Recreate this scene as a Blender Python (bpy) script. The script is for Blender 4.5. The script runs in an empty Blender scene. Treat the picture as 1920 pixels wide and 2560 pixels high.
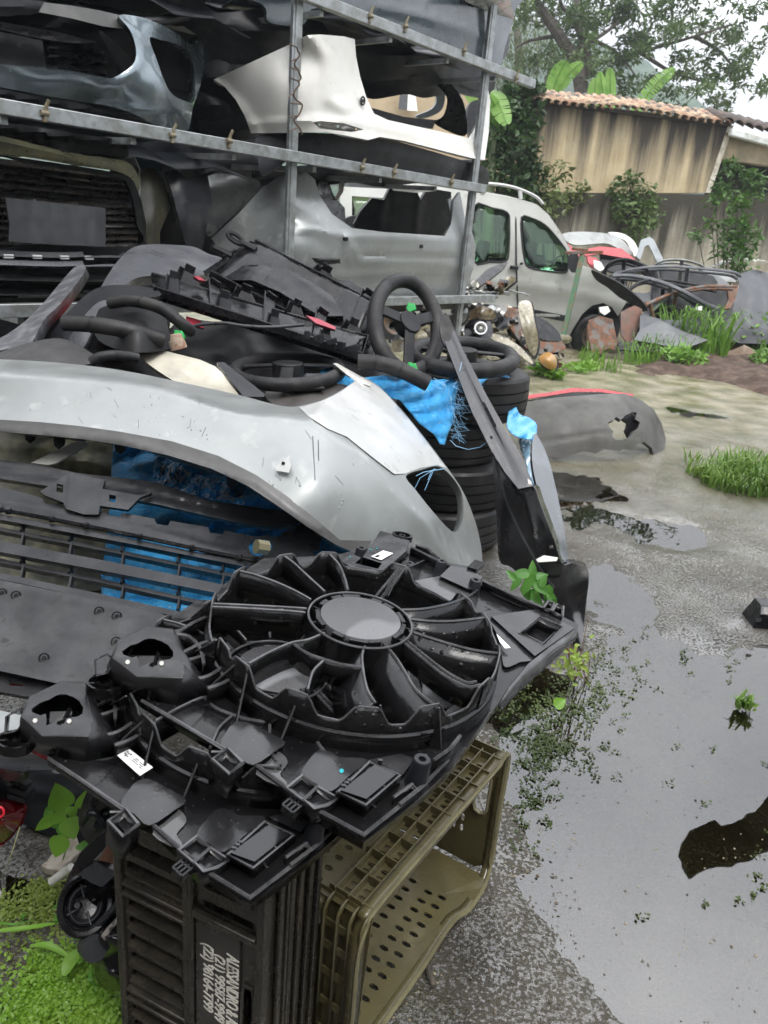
import bpy, math, random
import numpy as np
from mathutils import Vector, Matrix
from mathutils.geometry import delaunay_2d_cdt
R_ = math.radians
rnd = random.Random(7)
sc = bpy.context.scene
# ---------------- camera ----------------
F, PITCH, ROLL, CH = 1923.0, R_(20.2), R_(4.9), 1.42
FW = np.array([0, math.cos(PITCH), -math.sin(PITCH)])
_r = np.array([1., 0, 0]); _u = np.array([0, math.sin(PITCH), math.cos(PITCH)])
RT = math.cos(ROLL)*_r + math.sin(ROLL)*_u
UP = -math.sin(ROLL)*_r + math.cos(ROLL)*_u
C0 = np.array([0, 0, CH])
cam = bpy.data.cameras.new('camera'); co = bpy.data.objects.new('camera', cam)
sc.collection.objects.link(co)
mw = Matrix(((RT[0], UP[0], -FW[0], 0), (RT[1], UP[1], -FW[1], 0), (RT[2], UP[2], -FW[2], CH), (0, 0, 0, 1)))
co.matrix_world = mw
cam.sensor_fit = 'HORIZONTAL'; cam.sensor_width = 24; cam.lens = 24*F/1920
cam.clip_start = .05; cam.clip_end = 2000
cam.dof.use_dof = True; cam.dof.focus_distance = 1.75; cam.dof.aperture_fstop = 9
sc.camera = co
# ---------------- world, sun, exposure ----------------
w = bpy.data.worlds.new("World"); sc.world = w; w.use_nodes = True
nt = w.node_tree; nt.nodes.clear()
SUN_EL, SUN_AZ = R_(62), R_(150)
sky = nt.nodes.new('ShaderNodeTexSky'); sky.sky_type = 'NISHITA'; sky.sun_disc = False
sky.sun_elevation = SUN_EL; sky.sun_rotation = SUN_AZ; sky.air_density = 1.3; sky.dust_density = 4
hs = nt.nodes.new('ShaderNodeHueSaturation'); hs.inputs['Saturation'].default_value = .22
nt.links.new(sky.outputs[0], hs.inputs['Color'])
tc = nt.nodes.new('ShaderNodeTexCoord'); nz = nt.nodes.new('ShaderNodeTexNoise')
nz.inputs['Scale'].default_value = 2.2; nz.inputs['Detail'].default_value = 5
nt.links.new(tc.outputs['Generated'], nz.inputs['Vector'])
rp = nt.nodes.new('ShaderNodeValToRGB'); rp.color_ramp.elements[0].position = .3; rp.color_ramp.elements[1].position = .75
rp.color_ramp.elements[0].color = (5.2, 5.4, 6.1, 1); rp.color_ramp.elements[1].color = (11.4, 11.4, 11.5, 1)
nt.links.new(nz.outputs['Fac'], rp.inputs[0])
mx = nt.nodes.new('ShaderNodeMix'); mx.data_type = 'RGBA'; mx.inputs[0].default_value = .8
nt.links.new(hs.outputs[0], mx.inputs[6]); nt.links.new(rp.outputs[0], mx.inputs[7])
sxz = nt.nodes.new('ShaderNodeSeparateXYZ'); nt.links.new(tc.outputs['Generated'], sxz.inputs[0])
el = nt.nodes.new('ShaderNodeMapRange'); el.inputs[1].default_value = .1; el.inputs[2].default_value = .75; el.inputs[3].default_value = .92; el.inputs[4].default_value = 2.6
nt.links.new(sxz.outputs[2], el.inputs[0]); vm = nt.nodes.new('ShaderNodeVectorMath'); vm.operation = 'SCALE'; nt.links.new(mx.outputs[2], vm.inputs[0]); nt.links.new(el.outputs[0], vm.inputs['Scale'])
bg = nt.nodes.new('ShaderNodeBackground'); bg.inputs['Strength'].default_value = .1
nt.links.new(vm.outputs[0], bg.inputs[0]); wo = nt.nodes.new('ShaderNodeOutputWorld'); nt.links.new(bg.outputs[0], wo.inputs[0])
sl = bpy.data.lights.new('sun', 'SUN'); sl.energy = 1.1; sl.angle = R_(22); sl.color = (1, .97, .92)
so = bpy.data.objects.new('sun', sl); sc.collection.objects.link(so)
sd_ = Vector((math.sin(SUN_AZ)*math.cos(SUN_EL), math.cos(SUN_AZ)*math.cos(SUN_EL), math.sin(SUN_EL)))
so.rotation_euler = sd_.to_track_quat('Z', 'Y').to_euler()
sc.view_settings.view_transform = 'Standard'; sc.view_settings.look = 'None'
sc.view_settings.exposure = .7; sc.view_settings.gamma = 1; sc.view_settings.use_curve_mapping = False
# ---------------- geometry helpers ----------------
def ray(x, y): return FW + RT*((x-960)/F) + UP*((1280-y)/F)
def P(x, y, d): return C0 + ray(x, y)*d
def G(x, y, z=0):
    v = ray(x, y); return C0 + v*((z-CH)/v[2])
def PL(x, y, o, n):
    v = ray(x, y); return C0 + v*(np.dot(np.array(o)-C0, n)/np.dot(v, n))
def nrm(v): v = np.array(v, float); return v/np.linalg.norm(v)
def cr(pts, n=6, closed=True):
    p = np.array(pts, float); out = []; N = len(p)
    rng = range(N if closed else N-1)
    for i in rng:
        if closed: a, b, c, d = p[i-1], p[i], p[(i+1) % N], p[(i+2) % N]
        else: a, b, c, d = p[max(i-1, 0)], p[i], p[i+1], p[min(i+2, N-1)]
        for k in range(n):
            t = k/n
            out.append(.5*((2*b)+(-a+c)*t+(2*a-5*b+4*c-d)*t*t+(-a+3*b-3*c+d)*t**3))
    if not closed: out.append(p[-1])
    return np.array(out)
def tps(ctrl):
    c = np.array(ctrl, float); X = c[:, :2]/500.; n = len(c)
    def U(r2): return np.where(r2 < 1e-12, 0, r2*np.log(r2+1e-12))
    K = U(((X[:, None]-X[None])**2).sum(-1)) + np.eye(n)*1e-4
    Pm = np.hstack([np.ones((n, 1)), X]); A = np.zeros((n+3, n+3)); A[:n, :n] = K; A[:n, n:] = Pm; A[n:, :n] = Pm.T
    s = np.linalg.lstsq(A, np.concatenate([c[:, 2]-c[:, 2].mean(), [0, 0, 0]]), rcond=1e-9)[0]; s[n] += c[:, 2].mean()
    def f(x, y):
        q = np.stack([np.asarray(x, float), np.asarray(y, float)], -1)/500.
        r2 = ((q[..., None, :]-X)**2).sum(-1)
        lo, hi = c[:, 2].min(), c[:, 2].max(); e = .35*(hi-lo)+.01
        return np.clip((U(r2)*s[:n]).sum(-1)+s[n]+s[n+1]*q[..., 0]+s[n+2]*q[..., 1], lo-e, hi+e)
    return f
def inpoly(px, py, poly):
    ins = np.zeros(len(px), bool); n = len(poly); j = n-1
    for i in range(n):
        xi, yi = poly[i]; xj, yj = poly[j]
        if yi != yj:
            c = ((yi > py) != (yj > py)) & (px < (xj-xi)*(py-yi)/(yj-yi)+xi); ins ^= c
        j = i
    return ins
def segdist(px, py, poly, closed=True):
    d = np.full(len(px), 1e9); side = np.zeros(len(px)); n = len(poly)
    for i in range(n if closed else n-1):
        a = np.array(poly[i], float); b = np.array(poly[(i+1) % n], float); ab = b-a; L = (ab**2).sum()+1e-9
        t = np.clip(((px-a[0])*ab[0]+(py-a[1])*ab[1])/L, 0, 1)
        dd = np.hypot(px-a[0]-t*ab[0], py-a[1]-t*ab[1]); s = ab[0]*(py-a[1])-ab[1]*(px-a[0])
        m = dd < d; d = np.where(m, dd, d); side = np.where(m, np.sign(s), side)
    return d, side
def tag(o, label=None, cat=None, group=None, kind=None):
    if label: o['label'] = label
    if cat: o['category'] = cat
    if group: o['group'] = group
    if kind: o['kind'] = kind
    elif label and 'kind' not in o: o['kind'] = 'thing'
    return o
def origin_of(par):
    v = np.zeros(3)
    while par is not None: v += np.array(par.location); par = par.parent
    return v
def link(name, v, f, mat, par=None, smooth=True, loc=None, sharp=35):
    me = bpy.data.meshes.new(name); v = np.array(v, float)
    o = bpy.data.objects.new(name, me); sc.collection.objects.link(o)
    if par is not None: o.parent = par; v = v-origin_of(par)
    else:
        if loc is None: loc = (float(v[:, 0].mean()), float(v[:, 1].mean()), float(v[:, 2].min()))
        o.location = loc; v = v-np.array(loc)
    me.from_pydata(v.tolist(), [], [tuple(int(i) for i in q) for q in f]); me.update()
    if smooth:
        me.polygons.foreach_set('use_smooth', [True]*len(me.polygons))
        try: me.set_sharp_from_angle(angle=R_(sharp))
        except Exception: pass
    if isinstance(mat, (list, tuple)):
        for m in mat: me.materials.append(m)
    elif mat: me.materials.append(mat)
    return o
def thing(name, label, cat, loc, group=None, kind=None):
    o = bpy.data.objects.new(name, None); sc.collection.objects.link(o); o.location = tuple(float(a) for a in loc); o.empty_display_size = .1
    return tag(o, label, cat, group, kind)
def solid(o, th, off=-1):
    m = o.modifiers.new('s', 'SOLIDIFY'); m.thickness = th; m.offset = off; return o
def bevel(o, wd, seg=2, ang=35):
    m = o.modifiers.new('b', 'BEVEL'); m.width = wd; m.segments = seg; m.limit_method = 'ANGLE'; m.angle_limit = R_(ang); return o
def panel(name, out, depth, mat, par=None, holes=(), th=.004, res=14, lip=0, feat=(), hlip=None, wob=0, loc=None):
    """a shell traced on the picture, each point set at its own distance, then given real thickness"""
    out = np.array(out, float); df = tps(depth) if not callable(depth) else depth
    xs = np.arange(out[:, 0].min(), out[:, 0].max()+res, res); ys = np.arange(out[:, 1].min(), out[:, 1].max()+res, res)
    gx, gy = np.meshgrid(xs, ys); gx = gx+np.where((np.arange(len(ys)) % 2)[:, None], res*.5, 0); gx = gx.ravel(); gy = gy.ravel()
    m = inpoly(gx, gy, out)
    for h in holes: m &= ~inpoly(gx, gy, np.array(h, float))
    gx, gy = gx[m], gy[m]
    for h in [out]+[np.array(h, float) for h in holes]:
        d, _ = segdist(gx, gy, h); k = d > res*.45; gx, gy = gx[k], gy[k]
    V = []; E = []
    for h in [out]+list(holes):
        b = len(V)
        pts = []
        hh = np.array(h, float)
        for i in range(len(hh)):
            a, c = hh[i], hh[(i+1) % len(hh)]; k = max(1, int(np.hypot(*(c-a))//(res*1.3)))
            for q in range(k): pts.append(a+(c-a)*q/k)
        V += [tuple(q) for q in pts]; E += [(b+i, b+(i+1) % len(pts)) for i in range(len(pts))]
    V += list(zip(gx, gy))
    vv, ee, ff, *_ = delaunay_2d_cdt([Vector(q) for q in V], E, [], 0, 1e-3)
    vv = np.array([tuple(q) for q in vv]); ff = np.array([tuple(q) for q in ff if len(q) == 3])
    cc = vv[ff].mean(1); m = inpoly(cc[:, 0], cc[:, 1], out)
    for h in holes: m &= ~inpoly(cc[:, 0], cc[:, 1], np.array(h, float))
    ff = ff[m]
    x, y = vv[:, 0], vv[:, 1]; d = df(x, y)
    for ft in feat:
        pl, amp, wd = ft[:3]; wd = max(wd, res*.8); amp = math.copysign(min(abs(amp), .6*wd*float(np.mean(d))/F), amp); kd = ft[3] if len(ft) > 3 else 'r'
        sd, sg = segdist(x, y, np.array(pl, float), kd == 'a')
        if kd == 'r': d = d-amp*np.exp(-(sd/wd)**2)
        elif kd == 's': t = np.clip(.5+sd*sg/(2*wd), 0, 1); d = d-amp*t*t*(3-2*t)
        elif kd == 'a':
            s2 = np.where(inpoly(x, y, np.array(pl, float)), sd, -sd); t = np.clip(.5+s2/(2*wd), 0, 1); d = d-amp*t*t*(3-2*t)
    if wob: d = d+wob*np.sin(x*.031+y*.017)*np.sin(y*.043-x*.011)
    W = np.array([P(a, b, c) for a, b, c in zip(x, y, d)])
    n = np.cross(W[ff[:, 1]]-W[ff[:, 0]], W[ff[:, 2]]-W[ff[:, 0]])
    fl = (n*(C0-W[ff[:, 0]])).sum(1) < 0; ff[fl] = ff[fl][:, ::-1]; n[fl] *= -1
    F2 = [tuple(q) for q in ff]; W = list(W)
    if lip:
        vn = np.zeros((len(W), 3))
        for k in range(3): np.add.at(vn, ff[:, k], n)
        vn /= np.linalg.norm(vn, axis=1)[:, None]+1e-12
        cnt = {}
        for q in F2:
            for k in range(3):
                a, b = q[k], q[(k+1) % 3]; cnt[(a, b)] = 1
        bd = [(a, b) for (a, b) in cnt if (b, a) not in cnt]; mp = {}
        for a, b in bd:
            for q in (a, b):
                if q not in mp:
                    rv = nrm(W[q]-C0); mp[q] = len(W); W.append(W[q]+nrm(rv*.8-vn[q]*.6)*lip)
            F2.append((b, a, mp[a], mp[b]))
    o = link(name, W, F2, mat, par, loc=loc, sharp=40)
    if th: solid(o, th)
    return o
class B:
    def __init__(s): s.v = []; s.f = []
    def add(s, v, f):
        b = len(s.v); s.v += [np.array(q, float) for q in v]; s.f += [tuple(b+i for i in q) for q in f]; return s
    def box(s, c, ax, ay, az):
        c, ax, ay, az = [np.array(q, float) for q in (c, ax, ay, az)]
        if np.dot(np.cross(ax, ay), az) < 0: ax = -ax
        v = [c+i*ax+j*ay+k*az for i in (-1, 1) for j in (-1, 1) for k in (-1, 1)]
        return s.add(v, [(0, 1, 3, 2), (4, 6, 7, 5), (0, 4, 5, 1), (2, 3, 7, 6), (0, 2, 6, 4), (1, 5, 7, 3)])
    def beam(s, a, b, wd, ht, up=(0, 0, 1)):
        a, b = np.array(a, float), np.array(b, float); t = nrm(b-a); sv = np.cross(t, up)
        if np.linalg.norm(sv) < 1e-3: sv = np.cross(t, (1, 0, 0))
        sv = nrm(sv); uv = np.cross(sv, t)
        return s.box((a+b)/2, (b-a)/2, sv*wd/2, uv*ht/2)
    def tube(s, pts, r, n=10, closed=False, cap=True, flat=1.0, up=None):
        p = [np.array(q, float) for q in pts]; N = len(p); rr = r if hasattr(r, '__len__') else [r]*N
        base = len(s.v); prev = None
        for i in range(N):
            t = p[(i+1) % N]-p[i-1] if closed else p[min(i+1, N-1)]-p[max(i-1, 0)]
            t = nrm(t)
            if prev is None:
                a = np.array(up if up is not None else ((0, 0, 1) if abs(t[2]) < .9 else (1, 0, 0)), float); u = nrm(np.cross(t, a))
            else: u = nrm(prev-t*np.dot(prev, t))
            prev = u; w_ = np.cross(t, u)
            for k in range(n):
                an = 2*math.pi*k/n; s.v.append(p[i]+u*math.cos(an)*rr[i]+w_*math.sin(an)*rr[i]*flat)
        for i in range(N if closed else N-1):
            a = base+i*n; b = base+((i+1) % N)*n
            for k in range(n): s.f.append((a+k, a+(k+1) % n, b+(k+1) % n, b+k))
        if cap and not closed:
            s.f.append(tuple(base+k for k in reversed(range(n)))); s.f.append(tuple(base+(N-1)*n+k for k in range(n)))
        return s
    def strip(s, A, Bp):
        A = list(A); Bp = list(Bp); n = len(A); return s.add(A+Bp, [(i, i+1, n+i+1, n+i) for i in range(n-1)])
    def rings(s, rs, closed=True, cap=False):
        n = len(rs[0]); b = len(s.v)
        for r in rs: s.v += [np.array(q, float) for q in r]
        for i in range(len(rs)-1):
            for k in range(n if closed else n-1):
                s.f.append((b+i*n+k, b+i*n+(k+1) % n, b+(i+1)*n+(k+1) % n, b+(i+1)*n+k))
        if cap: s.f.append(tuple(b+k for k in reversed(range(n)))); s.f.append(tuple(b+(len(rs)-1)*n+k for k in range(n)))
        return s
    def prism(s, poly, off):
        poly = [np.array(q, float) for q in poly]; off = np.array(off, float); n = len(poly)
        nn = sum(np.cross(poly[i]-poly[0], poly[(i+1) % n]-poly[0]) for i in range(1, n-1))
        if np.dot(nn, off) > 0: poly = poly[::-1]
        b = len(s.v); s.v += poly+[q+off for q in poly]
        s.f.append(tuple(b+i for i in range(n))); s.f.append(tuple(b+n+i for i in reversed(range(n))))
        for i in range(n): j = (i+1) % n; s.f.append((b+j, b+i, b+n+i, b+n+j))
        return s
    def build(s, name, mat, par=None, th=0, bev=0, smooth=True, loc=None, sharp=35, off=0, seg=2):
        o = link(name, s.v, s.f, mat, par, smooth, loc, sharp)
        if th: solid(o, th, off)
        if bev: bevel(o, bev, seg)
        return o
# ---------------- materials ----------------
def M(name, c, r=.5, *, warp=0, m=0, coat=0, c2=None, mix=(.45, .62), sc_=6, bump=0, bs=60, rv=.12, drops=0, streak=0, det=6, sheen=0, c3=None, mix3=(.6, .7), sc3=30, spec=.5, al=1, crough=.08, objc=True):
    mt = bpy.data.materials.new(name); mt.use_nodes = True; t = mt.node_tree; b = t.nodes['Principled BSDF']; L = t.links
    b.inputs['Metallic'].default_value = m; b.inputs['Roughness'].default_value = r; b.inputs['Coat Weight'].default_value = coat
    b.inputs['Coat Roughness'].default_value = crough; b.inputs['Specular IOR Level'].default_value = spec
    b.inputs['Base Color'].default_value = (*c, 1); b.inputs['Alpha'].default_value = al
    tc = t.nodes.new('ShaderNodeTexCoord'); vec = tc.outputs['Object' if objc else 'Generated']
    if streak:
        mp = t.nodes.new('ShaderNodeMapping'); mp.inputs['Scale'].default_value = (1, 1, 1./streak); L.new(vec, mp.inputs[0]); svec = mp.outputs[0]
    else: svec = vec
    n1 = t.nodes.new('ShaderNodeTexNoise'); n1.inputs['Scale'].default_value = sc_; n1.inputs['Detail'].default_value = det; n1.inputs['Roughness'].default_value = .62
    L.new(svec, n1.inputs['Vector'])
    if c2:
        rmp = t.nodes.new('ShaderNodeValToRGB'); e = rmp.color_ramp.elements
        e[0].position, e[1].position = mix; e[0].color = (*c, 1); e[1].color = (*c2, 1); L.new(n1.outputs[0], rmp.inputs[0]); col = rmp.outputs[0]
        if c3:
            n3 = t.nodes.new('ShaderNodeTexNoise'); n3.inputs['Scale'].default_value = sc3; n3.inputs['Detail'].default_value = 4; L.new(vec, n3.inputs['Vector'])
            mr = t.nodes.new('ShaderNodeMapRange'); mr.inputs[1].default_value, mr.inputs[2].default_value = mix3; L.new(n3.outputs[0], mr.inputs[0])
            mm = t.nodes.new('ShaderNodeMix'); mm.data_type = 'RGBA'; L.new(mr.outputs[0], mm.inputs[0]); L.new(col, mm.inputs[6]); mm.inputs[7].default_value = (*c3, 1); col = mm.outputs[2]
        L.new(col, b.inputs['Base Color'])
    if rv:
        n2 = t.nodes.new('ShaderNodeTexNoise'); n2.inputs['Scale'].default_value = sc_*2.3; n2.inputs['Detail'].default_value = 5; L.new(vec, n2.inputs['Vector'])
        mr = t.nodes.new('ShaderNodeMapRange'); mr.inputs[1].default_value = .3; mr.inputs[2].default_value = .7
        mr.inputs[3].default_value = max(.03, r-rv); mr.inputs[4].default_value = min(1, r+rv); L.new(n2.outputs[0], mr.inputs[0]); L.new(mr.outputs[0], b.inputs['Roughness'])
    last = None
    if warp:
        nw = t.nodes.new('ShaderNodeTexNoise'); nw.inputs['Scale'].default_value = 9; nw.inputs['Detail'].default_value = 2; L.new(vec, nw.inputs['Vector'])
        bw = t.nodes.new('ShaderNodeBump'); bw.inputs['Distance'].default_value = warp; L.new(nw.outputs[0], bw.inputs['Height']); last = bw
    if bump:
        n4 = t.nodes.new('ShaderNodeTexNoise'); n4.inputs['Scale'].default_value = bs; n4.inputs['Detail'].default_value = 5; L.new(vec, n4.inputs['Vector'])
        bp = t.nodes.new('ShaderNodeBump'); bp.inputs['Strength'].default_value = 1; bp.inputs['Distance'].default_value = bump; L.new(n4.outputs[0], bp.inputs['Height'])
        if last: L.new(last.outputs[0], bp.inputs['Normal'])
        last = bp
    if drops:
        vo = t.nodes.new('ShaderNodeTexVoronoi'); vo.inputs['Scale'].default_value = drops; L.new(vec, vo.inputs['Vector'])
        mr = t.nodes.new('ShaderNodeMapRange'); mr.inputs[1].default_value = .0; mr.inputs[2].default_value = .32; mr.inputs[3].default_value = 1; mr.inputs[4].default_value = 0
        mr.interpolation_type = 'SMOOTHSTEP'; L.new(vo.outputs['Distance'], mr.inputs[0])
        n5 = t.nodes.new('ShaderNodeTexNoise'); n5.inputs['Scale'].default_value = drops*.12; L.new(vec, n5.inputs['Vector'])
        m5 = t.nodes.new('ShaderNodeMapRange'); m5.inputs[1].default_value = .58; m5.inputs[2].default_value = .66; L.new(n5.outputs[0], m5.inputs[0])
        ml = t.nodes.new('ShaderNodeMath'); ml.operation = 'MULTIPLY'; L.new(mr.outputs[0], ml.inputs[0]); L.new(m5.outputs[0], ml.inputs[1])
        bp = t.nodes.new('ShaderNodeBump'); bp.inputs['Strength'].default_value = 1; bp.inputs['Distance'].default_value = .15/drops; L.new(ml.outputs[0], bp.inputs['Height'])
        if last: L.new(last.outputs[0], bp.inputs['Normal'])
        last = bp
    if last:
        L.new(last.outputs[0], b.inputs['Normal'])
        if coat and not drops: pass
    return mt
def leafmat(name, c, c2, tr=.35, r=.45):
    mt = M(name, c, r, c2=c2, sc_=5, mix=(.35, .65), c3=tuple(q*.6 for q in c), sc3=1.3, mix3=(.45, .7)); t = mt.node_tree; b = t.nodes['Principled BSDF']
    tl = t.nodes.new('ShaderNodeBsdfTranslucent'); ms = t.nodes.new('ShaderNodeMixShader'); ms.inputs[0].default_value = tr
    src = b.inputs['Base Color'].links[0].from_socket; t.links.new(src, tl.inputs[0]); t.links.new(b.outputs[0], ms.inputs[1]); t.links.new(tl.outputs[0], ms.inputs[2])
    t.links.new(ms.outputs[0], t.nodes['Material Output'].inputs[0]); return mt
def glass(name, c, ior=1.4, tint=(.5, .6, .55)):
    mt = bpy.data.materials.new(name); mt.use_nodes = True; t = mt.node_tree; t.nodes.clear()
    tr = t.nodes.new('ShaderNodeBsdfTransparent'); tr.inputs[0].default_value = (*tint, 1); gl = t.nodes.new('ShaderNodeBsdfGlossy'); gl.inputs['Roughness'].default_value = .03
    gl.inputs[0].default_value = (*c, 1); fr = t.nodes.new('ShaderNodeFresnel'); fr.inputs[0].default_value = ior; ms = t.nodes.new('ShaderNodeMixShader')
    t.links.new(fr.outputs[0], ms.inputs[0]); t.links.new(tr.outputs[0], ms.inputs[1]); t.links.new(gl.outputs[0], ms.inputs[2])
    ou = t.nodes.new('ShaderNodeOutputMaterial'); t.links.new(ms.outputs[0], ou.inputs[0]); return mt
blk = M('black_plastic', (.004, .004, .005), .22, spec=.35, warp=.006, c3=(.045, .042, .038), mix3=(.66, .74), sc3=90, rv=.12, bump=.0002, bs=260, drops=110, c2=(.013, .013, .014), sc_=9)
blkd = M('black_plastic_dry', (.007, .007, .008), .42, spec=.25, rv=.1, bump=.0006, bs=400, c2=(.020, .020, .020), sc_=7)
gry = M('grey_plastic', (.024, .025, .028), .38, spec=.32, rv=.12, bump=.0006, bs=420, c2=(.048, .049, .051), sc_=5, drops=90)
dgr = M('dark_grey_plastic', (.010, .0105, .013), .38, spec=.3, rv=.12, bump=.0006, bs=300, c2=(.024, .025, .028), sc_=4)
slv = M('silver_paint', (.27, .283, .278), .38, m=.35, coat=.3, drops=70, c2=(.215, .228, .224), sc_=4, mix=(.4, .7), bump=.0003, bs=9, rv=.1, c3=(.34, .345, .335), mix3=(.6, .75), sc3=15, crough=.16)
slv2 = M('silver_paint_dirty', (.34, .36, .36), .32, m=.45, coat=.5, c2=(.22, .23, .22), sc_=3, mix=(.45, .75), crough=.1)
blu = M('blue_grey_paint', (.16, .20, .22), .25, m=.5, coat=.8, c2=(.12, .15, .165), sc_=3, crough=.07)
wht = M('white_paint', (.62, .61, .57), .35, coat=.5, c2=(.50, .485, .41), sc_=3.2, mix=(.45, .75), rv=.1)
gal = M('galvanised_steel', (.36, .38, .39), .42, m=.6, c2=(.25, .26, .25), sc_=14, mix=(.4, .6), bump=.0008, bs=60, c3=(.16, .10, .06), mix3=(.68, .78), sc3=9)
rub = M('rubber', (.012, .012, .013), .55, spec=.3, c2=(.03, .029, .028), sc_=8, bump=.0008, bs=200)
rst = M('rust', (.16, .07, .035), .8, c2=(.07, .045, .03), sc_=14, bump=.003, bs=60, c3=(.13, .12, .11), mix3=(.5, .6), sc3=9)
red = M('red_plastic', (.42, .012, .02), .25, coat=.5, c2=(.3, .01, .015), sc_=5)
olv = M('olive_plastic', (.100, .086, .038), .3, warp=.004, c2=(.066, .058, .031), sc_=7, mix=(.35, .7), bump=.0005, bs=120, c3=(.125, .108, .058), mix3=(.6, .75), sc3=14)
dkc = M('dark_crate_plastic', (.020, .018, .015), .28, c2=(.046, .039, .028), sc_=12, mix=(.45, .7), bump=.001, bs=90, streak=3)
# ---------------- setting: ground ----------------
def vnoise(x, y, seed=0):
    xi = np.floor(x).astype(int); yi = np.floor(y).astype(int); xf = x-xi; yf = y-yi
    def h(a, b):
        n = (a*374761393+b*668265263+seed*1442695041) & 0x7fffffff; n = (n ^ (n >> 13))*1274126177 & 0x7fffffff
        return ((n ^ (n >> 16)) & 0xffff)/65535.
    u = xf*xf*(3-2*xf); v = yf*yf*(3-2*yf)
    return (h(xi, yi)*(1-u)+h(xi+1, yi)*u)*(1-v)+(h(xi, yi+1)*(1-u)+h(xi+1, yi+1)*u)*v
def fbm(x, y, sc0, o=5, seed=0):
    s = 0; a = .5
    for i in range(o): s = s+a*vnoise(x*sc0+i*17.3, y*sc0+i*9.1, seed+i); sc0 *= 2.03; a *= .55
    return s
def gpoly(pts): return [tuple(G(*q)[:2]) for q in pts]
PUD = [(gpoly([(1270, 1740), (1345, 1650), (1430, 1690), (1500, 1640), (1640, 1600), (1760, 1640), (1980, 1620), (2400, 1800), (2500, 2700), (1640, 2700), (1500, 2420), (1380, 2300), (1320, 2160), (1275, 1980)]), 1.),
       (gpoly([(1390, 1290), (1480, 1262), (1560, 1290), (1700, 1318), (1650, 1338), (1520, 1318), (1430, 1330)]), .8),
       (gpoly([(1590, 1335), (1650, 1318), (1740, 1330), (1800, 1360), (1750, 1384), (1640, 1372)]), .9),
       (gpoly([(1450, 1430), (1520, 1410), (1590, 1440), (1570, 1500), (1500, 1520), (1450, 1490)]), .9),
       (gpoly([(1510, 1500), (1600, 1485), (1650, 1530), (1610, 1570), (1540, 1560)]), .8),
       (gpoly([(1180, 1150), (1330, 1170), (1500, 1190), (1560, 1250), (1400, 1260), (1380, 1215), (1180, 1200)]), .8),
       (gpoly([(-200, 2150), (100, 2130), (240, 2200), (200, 2330), (-200, 2420)]), .6),
       (gpoly([(1640, 1010), (1740, 1025), (1840, 1050), (1700, 1045)]), .6)]
def spaced(lo, hi, segs):
    a = [lo]
    while a[-1] < hi:
        v = a[-1]; st = None
        for (s0, s1, st_) in segs:
            if s0 <= v < s1: st = st_; break
        if st is None: st = max(.12, .12*min(abs(v-segs[0][0]), abs(v-segs[-1][1])))
        a.append(v+st)
    return np.array(a)
gx = spaced(-420, 420, [(-1.6, -.8, .06), (-.8, 2.4, .022), (2.4, 5, .06)]); gy = spaced(-60, 620, [(.5, .9, .05), (.9, 4.2, .022), (4.2, 7, .045), (7, 12, .12)])
X, Y = np.meshgrid(gx, gy); xf, yf = X.ravel(), Y.ravel()
hh = .0105+.016*(fbm(xf, yf, 1.1, 4, 3)-.5)+.010*(fbm(xf, yf, 7, 4, 8)-.5)
near = (xf > -4) & (xf < 8) & (yf < 14)
sdm = np.full(len(xf), -9.)
for poly, dep in PUD:
    x_, y_ = xf[near], yf[near]; d, _ = segdist(x_, y_, poly); s_ = np.where(inpoly(x_, y_, np.array(poly)), d, -d)
    wob = .22*(fbm(x_, y_, 4.5, 5, 21)-.5)
    k = np.clip((s_+wob)/.30+.5, 0, 1); hh[near] -= .022*dep*k*k*(3-2*k)
far = ~near; hh[far] = np.maximum(hh[far], .004)
rough = np.where(near, .0075*(fbm(xf, yf, 21, 3, 5)-.5), 0); hh = hh+rough
nx, ny = len(gx), len(gy); ii = np.arange(nx*ny).reshape(ny, nx)
ff = np.stack([ii[:-1, :-1], ii[:-1, 1:], ii[1:, 1:], ii[1:, :-1]], -1).reshape(-1, 4)
gmat = M('wet_concrete', (.024, .020, .013), .4, c2=(.075, .067, .050), mix=(.38, .7), sc_=3.1, det=12, rv=.15, bump=.0045, bs=210, c3=(.035, .034, .012), mix3=(.55, .72), sc3=1.3, spec=.25, coat=1, crough=.05)
tg = gmat.node_tree; bs_ = tg.nodes['Principled BSDF']
bs_.inputs['Coat IOR'].default_value = 2.2
src = bs_.inputs['Base Color'].links[0].from_socket; geo = tg.nodes.new('ShaderNodeNewGeometry'); sx = tg.nodes.new('ShaderNodeSeparateXYZ'); tg.links.new(geo.outputs['Position'], sx.inputs[0])
mr = tg.nodes.new('ShaderNodeMapRange'); mr.inputs[1].default_value = 3.2; mr.inputs[2].default_value = 7.5; tg.links.new(sx.outputs[1], mr.inputs[0])
mg = tg.nodes.new('ShaderNodeMix'); mg.data_type = 'RGBA'; tg.links.new(mr.outputs[0], mg.inputs[0]); tg.links.new(src, mg.inputs[6])
nn = tg.nodes.new('ShaderNodeTexNoise'); nn.inputs['Scale'].default_value = 3.5; nn.inputs['Detail'].default_value = 9; tg.links.new(geo.outputs['Position'], nn.inputs['Vector'])
r2 = tg.nodes.new('ShaderNodeValToRGB'); r2.color_ramp.elements[0].position = .35; r2.color_ramp.elements[1].position = .66
r2.color_ramp.elements[0].color = (.10, .098, .04, 1); r2.color_ramp.elements[1].color = (.27, .245, .17, 1); tg.links.new(nn.outputs[0], r2.inputs[0]); tg.links.new(r2.outputs[0], mg.inputs[7])
mz = tg.nodes.new('ShaderNodeMapRange'); mz.inputs[1].default_value = -.006; mz.inputs[2].default_value = .004; tg.links.new(sx.outputs[2], mz.inputs[0])
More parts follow.
